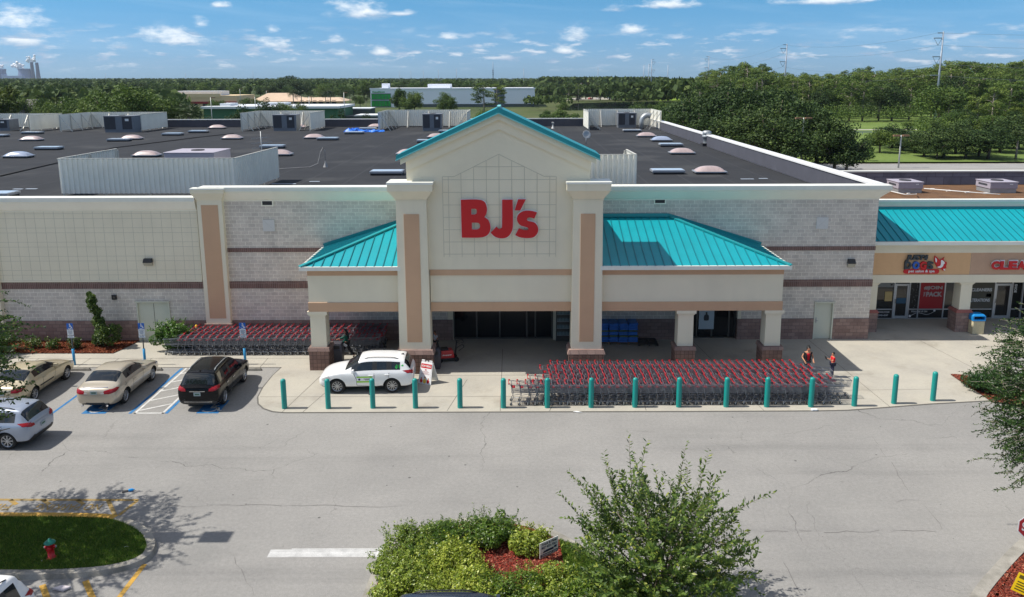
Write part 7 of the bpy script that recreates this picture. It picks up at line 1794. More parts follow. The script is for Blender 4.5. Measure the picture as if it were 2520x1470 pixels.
# ---------------------------------------------------------------- country behind the store
struct(sheet('road',rect(24,260,131.4,138.2),.004,groundmat('far_asphalt',(.30,.295,.285),(.25,.25,.245),.1,.15,8)))
struct(sheet('verge',[(36,138.2),(300,138.2),(420,268),(90,268),(60,190)],.0,meadow))
struct(sheet('meadow',[(60,268),(420,268),(700,420),(120,420)],-.004,meadow))
struct(sheet('path',[(60,231),(300,231),(300,234.5),(60,234.5)],.012,conc)); struct(sheet('kerb',[(24,138.2),(260,138.2),(260,139.2),(24,139.2)],.014,kerbm))
struct(sheet('meadow',[(-10,300),(30,300),(45,345),(30,420),(-8,420)],.0,scrub))
def pw(*pts): return [gZ(*p)[:2] for p in pts]
struct(sheet('bank',pw((1325,275),(1420,275),(1600,275),(1800,285),(1830,250),(1700,232),(1560,235),(1440,243),(1330,252)),.006,scrub))
struct(sheet('meadow',pw((1560,246),(1700,250),(1760,240),(1690,228),(1590,231)),.012,groundmat('bright_grass',(.17,.27,.03),(.22,.32,.05),.03,.2,.8)))
wat=M('pond_water',(.012,.020,.022),.03,spec=.8); struct(sheet('pond',pw((1385,272),(1412,255),(1500,251.5),(1600,250.5),(1740,250),(1800,256),(1700,274)),.02,wat))
struct(sheet('car_park',pw((1375,248.5),(1500,245.5),(1600,238),(1440,240),(1380,243)),.02,conc))
dm=leafmat('dark_oak_leaf',(.022,.045,.014),(.055,.095,.022),(.10,.15,.035),.2,.6,.2); om=leafmat('oak_leaf',(.042,.080,.018),(.105,.170,.032),(.17,.23,.045),.25,.6,.2); pm_=leafmat('pine_needle',(.055,.095,.022),(.14,.205,.04),(.23,.28,.06),.25,.6,.2); lm=leafmat('light_tree_leaf',(.06,.095,.016),(.13,.17,.026),(.19,.22,.04),.3,.6,.2); palmm=leafmat('palm_frond',(.028,.055,.016),(.075,.115,.030),None,.2,.5,.3)
KIND={}
def proto(kind,mat,i):
    t=thing(kind,'tree','tree'); 
    if kind=='pine_tree':
        mb=MB(); mb.tube([(0,0,0),(.01,0,.45),(0,.01,.92)],[.018,.013,.004],6)
        cent=[];rad=[]
        for k in range(20):
            z=.42+.56*(k/19)**.8; a=RG.random()*6.28; r=.20*(1.05-abs(z-.68)*1.3)*RG.uniform(.3,1.15); cent.append((math.cos(a)*r,math.sin(a)*r,z)); rad.append((RG.uniform(.06,.10),RG.uniform(.06,.10),RG.uniform(.035,.055))); mb.tube([(0,0,z-.06),(cent[-1])],[.006,.002],4)
        mb.build('trunk',barkp,t); c,u,v=clumps(cent,rad,110,.034,.013,.5,.3)
    elif kind=='palm_tree':
        mb=MB(); mb.tube([(0,0,0),(.01,0,.4),(0,0,.80)],[.03,.022,.02],7); mb.build('trunk',barkp,t)
        n=30; a=RG.random(n)*6.28; e=RG.uniform(-.5,1.3,n); d=np.stack([np.cos(a)*np.cos(e),np.sin(a)*np.cos(e),np.sin(e)],1); c,u,v,_=shoots(np.tile([0,0,.80],(n,1)).astype(float),d,RG.uniform(.2,.28,n),26,.12,.012,.45,.05)
    elif kind=='bush':
        mb=MB(); mb.tube([(0,0,0),(0,0,.4)],[.05,.02],5); mb.build('trunk',bark,t); k=16; a=RG.random(k)*6.28; q=RG.random(k)**.5; cent=np.stack([np.cos(a)*q*.42,np.sin(a)*q*.42,.25+.5*RG.random(k)*(1-q*.5)],1); c,u,v=clumps(cent,np.full(k,.24),90,.085,.05,.4,.4)
    else:
        wide=.46 if kind!='slender_tree' else .26
        mb=MB(); mb.tube([(0,0,0),(.01,.01,.25),(0,0,.62)],[.028,.022,.008],7)
        dk=mat is dm; k=58 if dk else 46; d=randdir(k); d[:,2]=d[:,2]*.9+.05; q=RG.random((k,1))**.42; cent=d*q*np.array([wide*.82,wide*.82,.40 if dk else .34])+np.array([0,0,.53 if dk else .60]); rad=np.stack([RG.uniform(.10,.17,k)*wide/.46,RG.uniform(.10,.17,k)*wide/.46,RG.uniform(.07,.12,k)],1)
        for p in cent[::4]: mb.tube([(0,0,.3),tuple(p*.6+np.array([0,0,.14])),tuple(p)],[.012,.007,.003],4)
        mb.build('trunk',bark,t); c,u,v=clumps(cent,rad,100,.038,.024,.35,.35)
    link(quads('crown',c,u,v,mat),'crown',t); return t
def kinds(name,kind,mat,n): KIND[name]=[proto(kind,mat,i) for i in range(n)]
kinds('dark','oak_tree',dm,3); kinds('oak','oak_tree',om,3); kinds('pine','pine_tree',pm_,4); kinds('light','slender_tree',lm,2); kinds('palm','palm_tree',palmm,2); kinds('bush','bush',om,2); kinds('slim','slender_tree',om,2)
WORD={'dark':'dark broad oak','oak':'green leafy tree','pine':'tall pine','light':'pale yellow-green tree','palm':'fan palm','bush':'round bush','slim':'slender leafy tree'}
usedp=set(); ZONES={}
def plant(zone,kind,px,Y,ytop,wide=1.0):
    x=(gY(px,ytop,Y)).x; h=max(gY(px,ytop,Y).z,2.5); ZONES.setdefault((zone,kind),[]).append((px,x,Y,h,wide))
def flush():
    for (zone,kind),L in ZONES.items():
        L.sort(); n=len(L)
        for i,(px,x,Y,h,wide) in enumerate(L):
            k=int(RG.integers(len(KIND[kind]))); p=KIND[kind][k]
            if (kind,k) in usedp: o=dup(p)
            else: o=p; usedp.add((kind,k))
            o.location=(x,Y,-.05); o.rotation_euler=(0,0,RG.random()*6.28); o.scale=(h*wide*RG.uniform(.92,1.1),h*wide*RG.uniform(.92,1.1),h)
            pos='' if n==1 else ('leftmost ' if i==0 else 'rightmost ' if i==n-1 else ordinal(i+1)+'-from-left ')
            o['label']=('%s%s %s'%(pos,WORD[kind],zone)); o['group']='trees '+zone
    for kk,ps in KIND.items():
        for i,p in enumerate(ps):
            if (kk,i) not in usedp:
                for c in list(p.children): bpy.data.objects.remove(c)
                bpy.data.objects.remove(p)
# dark oaks between the store and the road
z='close behind the right corner of the store'
for px,Y,yt in ((1640,165,250),(1690,150,240),(1745,150,222),(1800,146,205),(1856,141,214),(1912,136,226),(1968,131,238),(2020,127,262),(2062,124,284),(2090,123,310),(1700,190,215),(1780,185,205),(1880,180,212),(1960,172,232),(1668,135,268),(1720,132,262),(1830,127,250),(1890,124,262),(1950,122,282),(1800,170,200),(1940,160,215)): plant(z,'dark',px,Y,yt,1.1)
z='along the road behind the shops'
for px,Y,yt,k in ((2170,160,318,'oak'),(2200,172,300,'dark'),(2280,152,318,'dark'),(2330,150,300,'dark'),(2385,148,312,'dark'),(2440,147,305,'dark'),(2150,178,345,'bush'),(2225,165,330,'dark'),(2255,160,325,'dark'),(2310,147,335,'dark'),(2360,158,298,'dark'),(2415,152,318,'dark'),(2470,160,292,'dark'),(2515,168,280,'dark')): plant(z,k,px,Y,yt,1.75)
plant(z,'palm',2508,146,318,1.3)
for px,Y,yt in ((2410,200,235),(2450,196,215),(2490,205,200),(2530,198,205)): plant('towering over the shops at the right edge','pine',px,Y,yt,1.5)
for px,Y,yt in ((2415,185,300),(2500,190,262)): plant('towering over the shops at the right edge','light',px,Y,yt,1.3)
z='between the road and the right-hand wood'
for px,Y,yt,k in ((2275,225,285,'oak'),(2318,245,200,'oak'),(2340,240,232,'pine'),(2300,205,292,'dark'),(2350,215,270,'oak'),(2385,220,262,'dark'),(2425,228,255,'oak'),(2465,222,250,'oak'),(2505,230,240,'light'),(2400,190,282,'dark'),(2450,186,276,'oak'),(2500,184,270,'dark'),(2235,240,292,'bush'),(2290,250,285,'bush'),(2540,200,260,'oak')): plant(z,k,px,Y,yt,1.5)
prof=[(1715,185),(1745,172),(1790,166),(1830,160),(1870,164),(1900,172),(1950,176),(2000,176),(2050,180),(2100,170),(2150,170),(2200,174),(2250,166),(2300,164),(2345,150),(2390,152),(2440,158),(2480,152),(2560,150)]
def top(px):
    for (a,b),(c,d) in zip(prof[:-1],prof[1:]):
        if a<=px<=c: return b+(d-b)*(px-a)/(c-a)
    return prof[0][1] if px<prof[0][0] else prof[-1][1]
for row,(Y,dy,st,mix) in enumerate(((282,30,38,('pine','oak','dark','slim')),(305,14,34,('pine','pine','oak')),(335,4,32,('pine','pine','oak','pine')),(372,0,34,('pine','oak')),(420,-2,38,('pine',)))):
    px=1722+row*9
    while px<2560:
        k=mix[int(RG.integers(len(mix)))]; plant(('in the front row of the right-hand wood','in the second row of the right-hand wood','in the third row of the right-hand wood','in the fourth row of the right-hand wood','at the back of the right-hand wood')[row],k,px,Y+RG.uniform(-8,8)+max(0,(1850-px))*.25,top(px)+dy+RG.uniform(-5,9),1.35 if k=='pine' else .95); px+=st*RG.uniform(.8,1.2)
z='on the near bank of the pond'
for px,Y,yt,k in ((1375,300,262,'bush'),(1385,340,250,'oak'),(1345,330,268,'bush'),(1640,200,262,'bush'),(1600,330,254,'slim'),(1635,300,248,'oak'),(1665,280,246,'dark'),(1690,290,240,'oak'),(1745,300,245,'bush'),(1770,290,232,'light')): plant(z,k,px,Y,yt,1.1)
z='around the car park beyond the pond'
for i in range(15): plant(z,'dark',1345+i*19+RG.uniform(-4,4),575+RG.uniform(-20,20),208+RG.uniform(-3,5),1.7)
for px,yt in ((1400,202),(1424,206)): plant(z,'pine',px,520,yt,1.2)
for px in (1470,1495,1560): plant(z,'palm',px,620,202,1.0)
z='behind the white storage building'
for i in range(22): plant(z,('oak','dark')[i%2],890+i*21+RG.uniform(-6,6),560+RG.uniform(-40,60),199+RG.uniform(-5,5),1.2)
z='in front of the white storage building'
for px,Y,yt,k,w in ((980,330,213,'slim',1.2),(1018,325,219,'oak',1.0),(1000,322,236,'oak',1.1),(1092,320,226,'oak',.9),(1108,318,232,'oak',.8),(1190,310,206,'pine',1.6),(1222,312,208,'pine',1.6),(1190,285,262,'bush',1.2),(885,420,232,'oak',1.0),(900,415,238,'palm',1.0),(872,410,236,'palm',1.0)): plant(z,k,px,Y,yt,w)
z='left of the gable behind the plant screens'
for px,Y,yt,k,w in ((232,175,232,'oak',1.1),(270,165,212,'oak',1.0),(310,160,206,'oak',1.05),(345,165,210,'oak',1.0),(385,168,222,'oak',1.0),(410,172,240,'palm',1.4),(440,172,244,'palm',1.4),(462,165,252,'palm',1.3),(130,190,240,'oak',1.0),(165,185,236,'oak',1.0),(200,182,240,'oak',1.0),(95,215,236,'slim',1.0),(10,210,205,'light',1.1),(2,185,228,'light',1.2),(60,230,232,'oak',1.0),(597,150,252,'dark',.9),(660,205,236,'dark',.8),(740,260,250,'oak',.8),(700,260,248,'oak',.9),(838,150,264,'dark',.55),(900,190,272,'dark',.5),(525,300,242,'oak',.9),(545,300,246,'oak',.9),(605,330,238,'oak',1.0),(630,330,240,'oak',.9)): plant(z,k,px,Y,yt,w)
z='around the low shops on the left skyline'
for i in range(34): 
    px=10+i*26+RG.uniform(-8,8); plant(z,('oak','oak','dark','slim')[int(RG.integers(4))],px,RG.uniform(480,640),(198+RG.uniform(-3,8)) if not 360<px<840 else 203+RG.uniform(-3,6),1.15)
for px in (720,740,765,800,812,845,860): plant(z,'palm',px,445,222+RG.uniform(-4,4),1.1)
plant(z,'dark',715,600,184,1.5); plant(z,'dark',735,590,188,1.4); plant(z,'dark',695,610,188,1.4)
flush()
# far woodland that reads as one mass
def far_wood(name,bands):
    C=[];U=[];V=[]
    for (x0,x1,Y,yt,jit,n) in bands:
        px=RG.uniform(x0,x1,n); YY=Y*(1+RG.uniform(-.18,.18,n)); zt=np.array([max(gY(float(a),yt+float(RG.uniform(-jit,jit)),float(b)).z,5.0) for a,b in zip(px,YY)]); xx=np.array([gY(float(a),190,float(b)).x for a,b in zip(px,YY)])
        R=zt*RG.uniform(.30,.48,n); cen=np.stack([xx,YY,zt-R*.8],1); k=26; idx=np.repeat(np.arange(n),k); d=randdir(n*k); d[:,2]=np.abs(d[:,2])*1.0-.3; c=cen[idx]+d*R[idx][:,None]*np.array([1,1,.85]); nr=unit(d+.5*RG.normal(size=d.shape)); u,v=orient(n*k,nr,R[idx]*.75,R[idx]*.5); C.append(c);U.append(u);V.append(v)
    o=link(quads(name,np.vstack(C),np.vstack(U),np.vstack(V),leafmat(name+'_leaf',(.036,.066,.020),(.075,.115,.030),(.12,.16,.045),.2,.7,.15)),name); o['kind']='stuff'; o['label']='far woodland running along the whole skyline'
far_wood('far_woodland',[(-100,2620,760,200,2.5,500),(-100,2620,1050,196.5,2.0,700),(-100,2620,1500,194,1.6,900),(-100,2620,2300,193.2,1.3,1100),(-100,2620,3800,193.6,.9,1300),(1500,1760,520,202,4,130),(1640,1800,420,196,5,80),(1330,1640,900,190,2.5,260),(-60,420,330,222,8,140),(-60,300,420,212,5,140),(1290,1660,640,211,5,170),(1300,1400,450,238,6,45),(1500,1700,470,226,6,70)])
def under(name,px0,px1,Y,h,n,mat=None):
    px=RG.uniform(px0,px1,n); YY=Y+RG.uniform(-6,10,n); xx=np.array([gY(float(a),280,float(b)).x for a,b in zip(px,YY)]); R=h*RG.uniform(.35,.7,n); k=60; idx=np.repeat(np.arange(n),k); cen=np.stack([xx,YY,R*.6],1); d=randdir(n*k); d[:,2]=np.abs(d[:,2]); c=cen[idx]+d*R[idx][:,None]*(.6+.4*RG.random((n*k,1))); u,v=orient(n*k,unit(d+.6*RG.normal(size=d.shape)),.55*np.ones(n*k),.3*np.ones(n*k)); o=link(quads(name,c,u,v,mat or om),name); o['kind']='stuff'; o['label']='undergrowth along the edge of the wood'
under('undergrowth',1760,2560,272,6.5,220,om); under('undergrowth',2265,2560,206,4.5,120,om); under('undergrowth',1760,2560,290,7.5,150,dm); under('undergrowth',1730,2560,318,10.0,130,om); under('undergrowth',2060,2150,150,1.6,26); under('undergrowth',2140,2540,168,3.5,90,dm); under('undergrowth',1640,2100,150,3.5,110,dm); under('undergrowth',1560,1760,330,5.0,80,om)
under('pond_scrub',1330,1420,300,2.0,50)
# ---- buildings on the plain
def block(name,label,cat,px0,px1,Y,ytop,ybase_z=0,dep=30):
    a=gY(px0,ytop,Y);b=gY(px1,ytop,Y); return thing(name,label,cat,(a.x,Y,0)),b.x-a.x,a.z
wm=M('white_metal_wall',rgb(240,242,248),.6,var=.03,vscale=.05); greenglass=M('green_shop_glass',rgb(40,160,70),.15,var=.3,vscale=.6); dkg=M('dark_grey_wall',rgb(74,84,84),.8,var=.1,vscale=.1)
t,w,h=block('storage_building','long white storage building with green glazed corner in the middle distance','building',911,1316,435,218.5)
mb=MB(); mb.box(0,w,0,45,0,h); mb.box(-.3,w+.3,-.3,.0,h-.5,h+.25); mb.build('wall',wm,t)
mb=MB(); mb.box(w*.34,w*.34+12,8,20,h,h+2.2); mb.build('roof_unit',wm,t); mb=MB(); mb.box(w*.06,w*.10,6,12,h,h+2.6); mb.build('roof_unit',wm,t)
mb=MB(); mb.box(w*.755,w*.815,-.4,-.02,.5,h-.4); mb.build('dark_panel',M('dark_panel',rgb(96,104,116),.6),t)
mb=MB(); mb.box(14,w,-.35,-.02,0,1.6); mb.build('base_band',dkg,t)
for z0,z1 in ((4.2,6.9),(.5,3.3)):
    mb=MB(); mb.box(.6,10.6,-.25,-.03,z0,z1); g=mb.build('window',greenglass,t); mb=MB()
    for k in range(7): mb.box(.55+k*1.66,.75+k*1.66,-.35,-.26,z0-.1,z1+.1)
    mb.box(.5,10.8,-.36,-.26,z1,z1+.25); mb.box(.5,10.8,-.36,-.26,z0-.25,z0); mb.build('frame',dkg,g)
mb=MB(); x=1.2
for k,wd in enumerate((.7,.6,.7,.5,.6,.9,.8,.6,.6,.5)): mb.box(x,x+wd*.75,-.4,-.31,7.6,8.4 if k in (0,5) else 8.2); x+=wd
mb.build('sign_letters',M('sign_green',rgb(50,150,70),.5),t)
cr_=M('cream_shop_wall',rgb(222,198,158),.9,var=.05); rdb=M('maroon_band',rgb(140,40,44),.8); rw=M('white_roof_membrane',rgb(214,218,222),.6)
t,w,h=block('beige_shops','beige commercial building with maroon band and white roof on the left skyline','building',386,582,435,236)
mb=MB(); mb.box(0,w,0,30,0,h); mb.box(-.3,w*.80,-.4,.1,h-1.0,h+1.0); mb.build('wall',cr_,t)
mb=MB(); mb.box(w*.1,w,-.5,-.05,h-4.2,h-3.1); mb.build('band',rdb,t); mb=MB(); mb.box(w*.2,w*.78,3,16,h,h+2.3); mb.build('roof',rw,t)
mb=MB()
for k in range(6): x=w*(.18+.13*k); mb.box(x,x+2.6,-.3,-.04,.2,2.8)
mb.build('shop_front',darkglass,t)
tr_=M('tan_roof_tiles',rgb(196,172,148),.9,var=.08,vscale=.3)
t,w,h=block('tan_roof_building','long low building with tan hipped roof left of the white storage building','building',628,838,468,250)
mb=MB(); mb.box(2,w-2,0,24,0,h); mb.build('wall',cr_,t)
mb=MB(); z1=gY(700,230,470).z; mb.frus(-2,w*.52,-2,26,h,w*.10,w*.36,8,16,z1); mb.build('main_roof',tr_,t); mb=MB(); z2=gY(760,241,470).z; mb.frus(w*.36,w+2,-2,24,h+.02,w*.42,w-3,9,15,z2); mb.build('wing_roof',tr_,t)
mb=MB()
for k in range(9): x=w*(.3+.075*k); mb.box(x,x+2.2,-.3,-.02,.2,3.0)
mb.build('shop_front',darkglass,t)
t,w,h=block('white_roof_shed','low shed with wide white flat roof and green wall behind the plant screens','building',500,832,292,262.5)
mb=MB(); mb.box(0,w,0,26,0,h-.8); mb.build('wall',M('green_shed_wall',rgb(60,110,80),.8),t); mb=MB(); mb.box(-.6,w+.6,-1.2,27,h-.8,h); mb.build('roof',rw,t); mb=MB(); mb.box(w*.08,w*.16,6,14,h,h+.9); mb.build('roof_unit',rw,t); mb=MB(); mb.box(w*.34,w*.55,10,18,h,h+1.0); mb.build('roof_unit',rw,t)
t=thing('service_truck','white service truck parked before the low shed','truck',(gZ(585,290).x,gZ(585,290).y-60,0)); y_=t.location.y
t.location=(gY(586,285,240).x,240,0)
mb=MB(); mb.box(0,5.2,0,2.2,.8,2.2); mb.build('cargo_body',white,t); mb=MB(); mb.frus(5.3,7.3,0,2.2,.7,5.4,6.9,.15,2.05,2.5); mb.build('cab',white,t,.1); mb=MB(); mb.box(5.6,6.8,-.02,.02,1.6,2.2); mb.build('side_window',carglass,t)
for x in (1.2,6.2): mb=MB(); mb.tube([(x,-.05,.45),(x,2.25,.45)],.45,14); mb.build('wheel',rubber,t)
t,w,h=block('grey_wall_building','low dark grey building between the plant screens left of the gable','building',832,962,320,268)
mb=MB(); mb.box(0,w*.6,0,12,0,h-.2); mb.box(w*.02,w+1,-20,-8,0,h-2.0); mb.build('wall',dkg,t); mb=MB(); mb.box(-.3,w*.6+.3,-.3,12.3,h-.2,h+.15); mb.box(w*.5,w+1.3,-20.3,-7.7,h-2.0,h-1.6); mb.build('parapet_cap',rw,t)
for i,(p0,p1,yt,Y) in enumerate(((95,150,229,330),(178,215,227,350),(30,80,246,240),(0,40,252,225))):
    t,w,h=block('house','grey roofed house among the trees at the left, '+('nearer the middle','farther right','low and left of it','at the left edge')[i],'house',p0,p1,Y,yt); t['group']='houses among the left trees'
    mb=MB(); mb.box(.6,w-.6,.6,9,0,h*.55); mb.build('wall',M('house_wall',rgb(170,166,158),.9),t); mb=MB(); mb.frus(0,w,0,9.6,h*.55,w*.25,w*.75,4.5,5.2,h); mb.build('roof',M('house_roof',rgb(128,124,122),.9,var=.1),t)
for i,(p0,p1,yt,Y,c_) in enumerate(((1340,1368,213,720,white),(1392,1410,212,740,white),(1442,1466,211,760,white))):
    t,w,h=block('distant_shop','small white roadside shop with red roof strip beyond the pond, '+('leftmost','middle','rightmost')[i],'building',p0,p1,Y,yt); t['group']='roadside shops beyond the pond'
    mb=MB(); mb.box(0,w,0,14,0,h-1); mb.build('wall',c_,t); mb=MB(); mb.box(-.5,w+.5,-.6,14.6,h-1,h); mb.build('roof',(rdb,rw,M('orange_roof',rgb(190,90,60),.7))[i],t)
# parked cars beyond the pond
far_car=None
cc=[white,M('far_car_silver',rgb(150,154,160),.4,.3),M('far_car_dark',rgb(40,44,52),.4),M('far_car_red',rgb(150,30,30),.4)]
for i,(px,py) in enumerate(((1392,247),(1404,246.6),(1424,246),(1452,245.5),(1470,245),(1500,244.6),(1530,243.4))):
    p=gZ(px,py); t=thing('parked_car','small parked car in the car park beyond the pond, %s from the left'%ordinal(i+1),'car',p,R_(20*i),'cars parked beyond the pond')
    mb=MB(); mb.frus(-2.2,2.2,-.85,.85,.35,-2.1,2.1,-.82,.82,.95); mb.frus(-1.5,1.2,-.80,.80,.95,-1.0,.7,-.65,.65,1.45); mb.build('body',cc[i%4],t,.08); mb=MB(); mb.frus(-1.42,1.12,-.815,.815,1.0,-1.02,.72,-.68,.68,1.36); mb.build('windows',carglass,t)
    for x in (-1.4,1.4):
        for y in (-.75,.75): mb=MB(); mb.tube([(x,y-.1,.32),(x,y+.1,.32)],.32,10); mb.build('wheel',rubber,t)
# ---- light poles, guard rail
lp=M('pole_grey',rgb(186,188,186),.5,.3); rust=M('rusty_lamp_head',rgb(140,108,80),.7)
def lamp_post(label,px,py_top,Y,head=.9,group='lamp posts behind the store',dbl=True):
    a=gY(px,py_top,Y); t=thing('lamp_post',label,'lamp post',(a.x,Y,0),0,group); h=a.z
    mb=MB(); mb.tube([(0,0,0),(0,0,h)],[.14,.09],8); mb.build('pole',lp,t)
    for s in ((-1,1) if dbl else (1,)): mb=MB(); mb.bar((0,0,h-.1),(s*.5,0,h-.1),.08); mb.box(s*.75-.5,s*.75+.5,-.25,.25,h-.2,h+.05); mb.build('lamp_head',rust,t)
lamp_post('grey lamp post with two rusty heads by the road behind the shops',2218,333,132.5); lamp_post('lamp post poking out of the dark oaks behind the store corner',1978,290,126)
for px,yt,Y,lab in ((846,228,300,'thin pale lamp post left of the gable, before the grey building'),(518,240,230,'thin pale lamp post before the white roofed shed'),(627,239,280,'thin pale lamp post right of the first one'),(760,238,300,'short pale lamp post before the tan roof'),(590,219,420,'street lamp beside the beige commercial building'),(806,222,470,'street lamp right of the tan roof'),(655,224,480,'street lamp before the tan roof peak'),(1340,206,640,'tall lamp post in the far car park, left'),(1430,205,640,'tall lamp post in the far car park, middle'),(2060,235,330,'tall lamp post in front of the right-hand wood')): lamp_post(lab,px,yt,Y,dbl=False)
t=thing('guard_rail','long galvanised guard rail across the grass at the right','guard rail',(70,213,0)); mb=MB(); mb.frus(0,120,-.04,.04,.5,0,120,-.02,.02,.8); mb.build('rail',galv,t)
for k in range(24): mb=MB(); mb.box(k*5-.08,k*5+.08,.03,.2,0,.75); mb.build('post',galv,t)
# ---- transmission poles and wires
stl=M('pylon_steel',rgb(150,160,172),.55,.3)
tips=[]
def pylon(label,px,ytop,Y,arms=4,side=-1,slim=False):
    a=gY(px,ytop,Y); h=a.z; t=thing('transmission_pole',label,'pylon',(a.x,Y,0),0,'transmission poles'); s=h/31.0
    mb=MB(); mb.tube([(0,0,0),(.0,0,h)],[.50*s,.24*s] if not slim else [.45*s,.3*s],8); mb.build('pole',stl,t)
    pts=[]
    if arms:
        for k,(f,L) in enumerate(((.985,1.7),(.93,2.7),(.73,2.6),(.53,2.6))[:arms]):
            z=h*f; L=L*s*(1 if not slim else .6); mb=MB(); mb.bar((0,0,z),(side*L*1.15,0,z+.0),.28*s,.30*s); mb.build('cross_arm',stl,t); tip=(side*L*1.12,z)
            if 0<k<3 and not slim:
                mb=MB(); d=2.4*s; mb.tube([(side*L*1.1,0,z),(side*L*.55,0,z-d)],.07*s,5); mb.tube([(side*.2,0,z),(side*L*.55,0,z-d)],.07*s,5); mb.build('insulator_string',M('insulator',rgb(120,130,140),.4),t); tip=(side*L*.55,z-d)
            pts.append((a.x+tip[0],Y,tip[1]))
    tips.append(pts); return t
pylon('tallest transmission pole with four cross arms at the far right',2322,78,265); pylon('second tallest transmission pole, above the pines right of centre',1937,108,388); pylon('third transmission pole from the right, with arms to the left',1745,138,590); pylon('transmission pole behind the pond with arms to the right',1604,146,600,4,1)
for px,yt,Y,n,lab in ((1585,160,800,0,'bare transmission pole just left of the pole behind the pond'),(1597,158,760,3,'slim transmission pole between two others behind the pond'),(1644,160,800,0,'bare transmission pole right of the pole behind the pond'),(1472,167,1000,2,'slim pole above the woodland right of the gable'),(1289,169,1000,2,'slim pole just right of the gable peak'),(1123,170,1200,2,'slim pole above the right half of the storage building'),(1079,172,1300,2,'slim pole above the middle of the storage building'),(1042,174,1400,2,'slim pole above the left half of the storage building'),(1011,175,1500,2,'slim pole with short arms left of the storage building trees'),(983,176,1600,2,'slim pole above the left end of the storage building'),(622,176,1500,0,'bare slim pole above the beige commercial building'),(885,177,1500,0,'bare slim pole above the big dark tree'),(456,180,1500,0,'bare slim pole above the left skyline'),(259,181,1500,0,'bare slim pole above the far left skyline'),(184,183,1800,0,'small bare pole right of the power station chimneys')): pylon(lab,px,yt,Y,n,-1 if px<1500 else 1,True)
t=thing('radio_mast','thin lattice radio mast on the skyline above the storage building','mast',(gY(1213,152,1400).x,1400,0)); h=gY(1213,152,1400).z; mb=MB(); mb.tube([(0,0,0),(0,0,h*.62),(0,0,h)],[.9,.7,.25],5); mb.build('lattice',stl,t); mb=MB()
for k in range(3): mb.box(-1.6,1.6,-1.6,1.6,h*(.5+.08*k),h*(.52+.08*k))
mb.build('antenna_ring',stl,t)
wm_=M('wire',rgb(90,100,112),.5)
far_end=[(p[0]+150,120,p[2]+1) for p in tips[0]]
for A_,B_ in ((far_end,tips[0]),(tips[0],tips[1]),(tips[1],tips[2])):
    for k,(a,b) in enumerate(zip(A_,B_)):
        a=Vector(a);b=Vector(b); n=22; L=(b-a).length; pts=[a.lerp(b,i/n)+Vector((0,0,-4*L*.020*(i/n)*(1-i/n))) for i in range(n+1)]
        mb=MB(); mb.tube(pts,.028 if L<260 else .035,4); o=mb.build('power_line',wm_); tag(o,'thin sagging power line, %s of four, %s'%(('topmost','second','third','lowest')[k],'right of the tallest pole' if A_ is far_end else ('between the two tallest poles' if A_ is tips[0] else 'left of the second pole')),'power line','power lines')
# ---- power station far off at the left
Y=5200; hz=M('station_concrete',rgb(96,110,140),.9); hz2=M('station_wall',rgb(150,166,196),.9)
def far(px,y): return gY(px,y,Y)
for i,(px0,px1,yt) in enumerate(((42,77,169.5),(-18,16,170))):
    a=far(px0,yt);b=far(px1,yt); r=(b.x-a.x)/2*.9; h=a.z; t=thing('cooling_tower','grey cooling tower of the distant power station'+(', cut off by the left edge' if i else ' beside the two chimneys'),'cooling tower',((a.x+b.x)/2,Y,0),0,'power station at the far left')
    mb=MB(); mb.lathe((0,0,0),[(r*1.25,0),(r*1.08,h*.3),(r*.86,h*.68),(r*.84,h*.8),(r*.92,h)],24); mb.build('shell',hz,t)
for i,(px,yt) in enumerate(((75,153.5),(88,154.5))):
    a=far(px,yt); t=thing('chimney','tall %s chimney of the distant power station'%('left' if i==0 else 'right'),'chimney',(a.x+6,Y,0),0,'power station at the far left'); mb=MB(); mb.lathe((0,0,0),[(15,0),(11,a.z*.5),(8.5,a.z)],14); mb.build('stack',M('chimney_dark',rgb(60,66,84),.9),t)
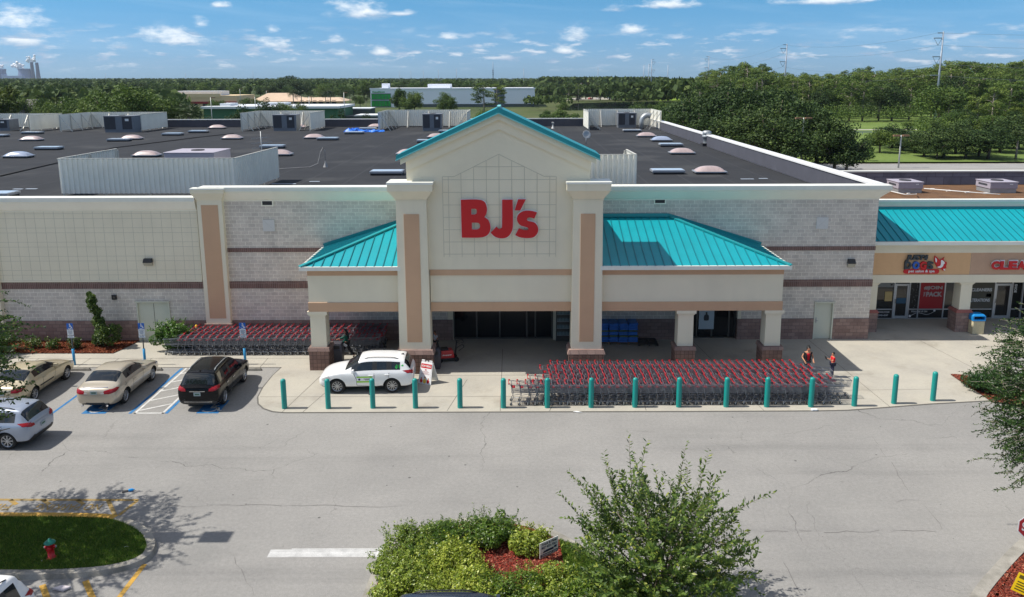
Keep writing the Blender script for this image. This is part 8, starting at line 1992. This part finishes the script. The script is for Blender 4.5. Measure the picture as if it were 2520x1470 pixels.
a=far(18,187);b=far(88,187); t=thing('boiler_house','pale boiler house of the distant power station','building',(a.x,Y-60,0),0,'power station at the far left'); w=b.x-a.x
mb=MB(); mb.box(0,w*.72,0,50,0,a.z); mb.box(w*.72,w,10,50,0,a.z*.62); mb.box(0,w*.1,0,30,a.z,a.z+9); mb.build('hall',hz2,t); mb=MB(); mb.bar((w*.9,0,a.z*.62),(w*1.6,-20,12),14,10); mb.build('conveyor',hz,t)
stm=M('steam_white',(.92,.92,.93),1.0,spec=0)
def puff(label,px,y,wpx,hpx,n=14):
    c=far(px,y); s=Y/F_; t_=MB()
    me=None; o=[]
    bm=bmesh.new()
    for k in range(n):
        m4=Matrix.Translation(c+Vector((RG.normal()*wpx*.22*s,RG.normal()*wpx*.15*s,RG.normal()*hpx*.25*s)))@Matrix.Diagonal((*([s*min(wpx,hpx)*RG.uniform(.13,.26)]*3),1)); bmesh.ops.create_icosphere(bm,subdivisions=2,radius=1,matrix=m4)
    me=bpy.data.meshes.new('steam_plume'); bm.to_mesh(me); bm.free(); me.polygons.foreach_set('use_smooth',[True]*len(me.polygons)); me.materials.append(stm); ob=link(me,'steam_plume'); tag(ob,label,'steam','steam plumes of the power station')
puff('round white steam puff above the left chimney',71,148,13,17); puff('round white steam puff above the right chimney',84,148.5,13,15); puff('wide white steam cloud over the cooling tower',46,163,44,15,26); puff('white steam over the cooling tower at the left edge',-2,165,20,12)

# ---- air: a thin even haze over the whole plain
hb=MB(); hb.box(-7000,7000,-60,6200,-1.03,150); hz_=bpy.data.materials.new('haze_air'); hz_.use_nodes=True; t=hz_.node_tree; t.nodes.clear()
pv=nd(t,'ShaderNodeVolumePrincipled'); pv.inputs['Color'].default_value=(.72,.84,1,1); pv.inputs['Density'].default_value=.00005; pv.inputs['Anisotropy'].default_value=.2
om_=nd(t,'ShaderNodeOutputMaterial'); t.links.new(pv.outputs[0],om_.inputs['Volume']); hzo=hb.build('haze',hz_); hzo['kind']='stuff'; hzo['label']='thin bluish air over the far plain'
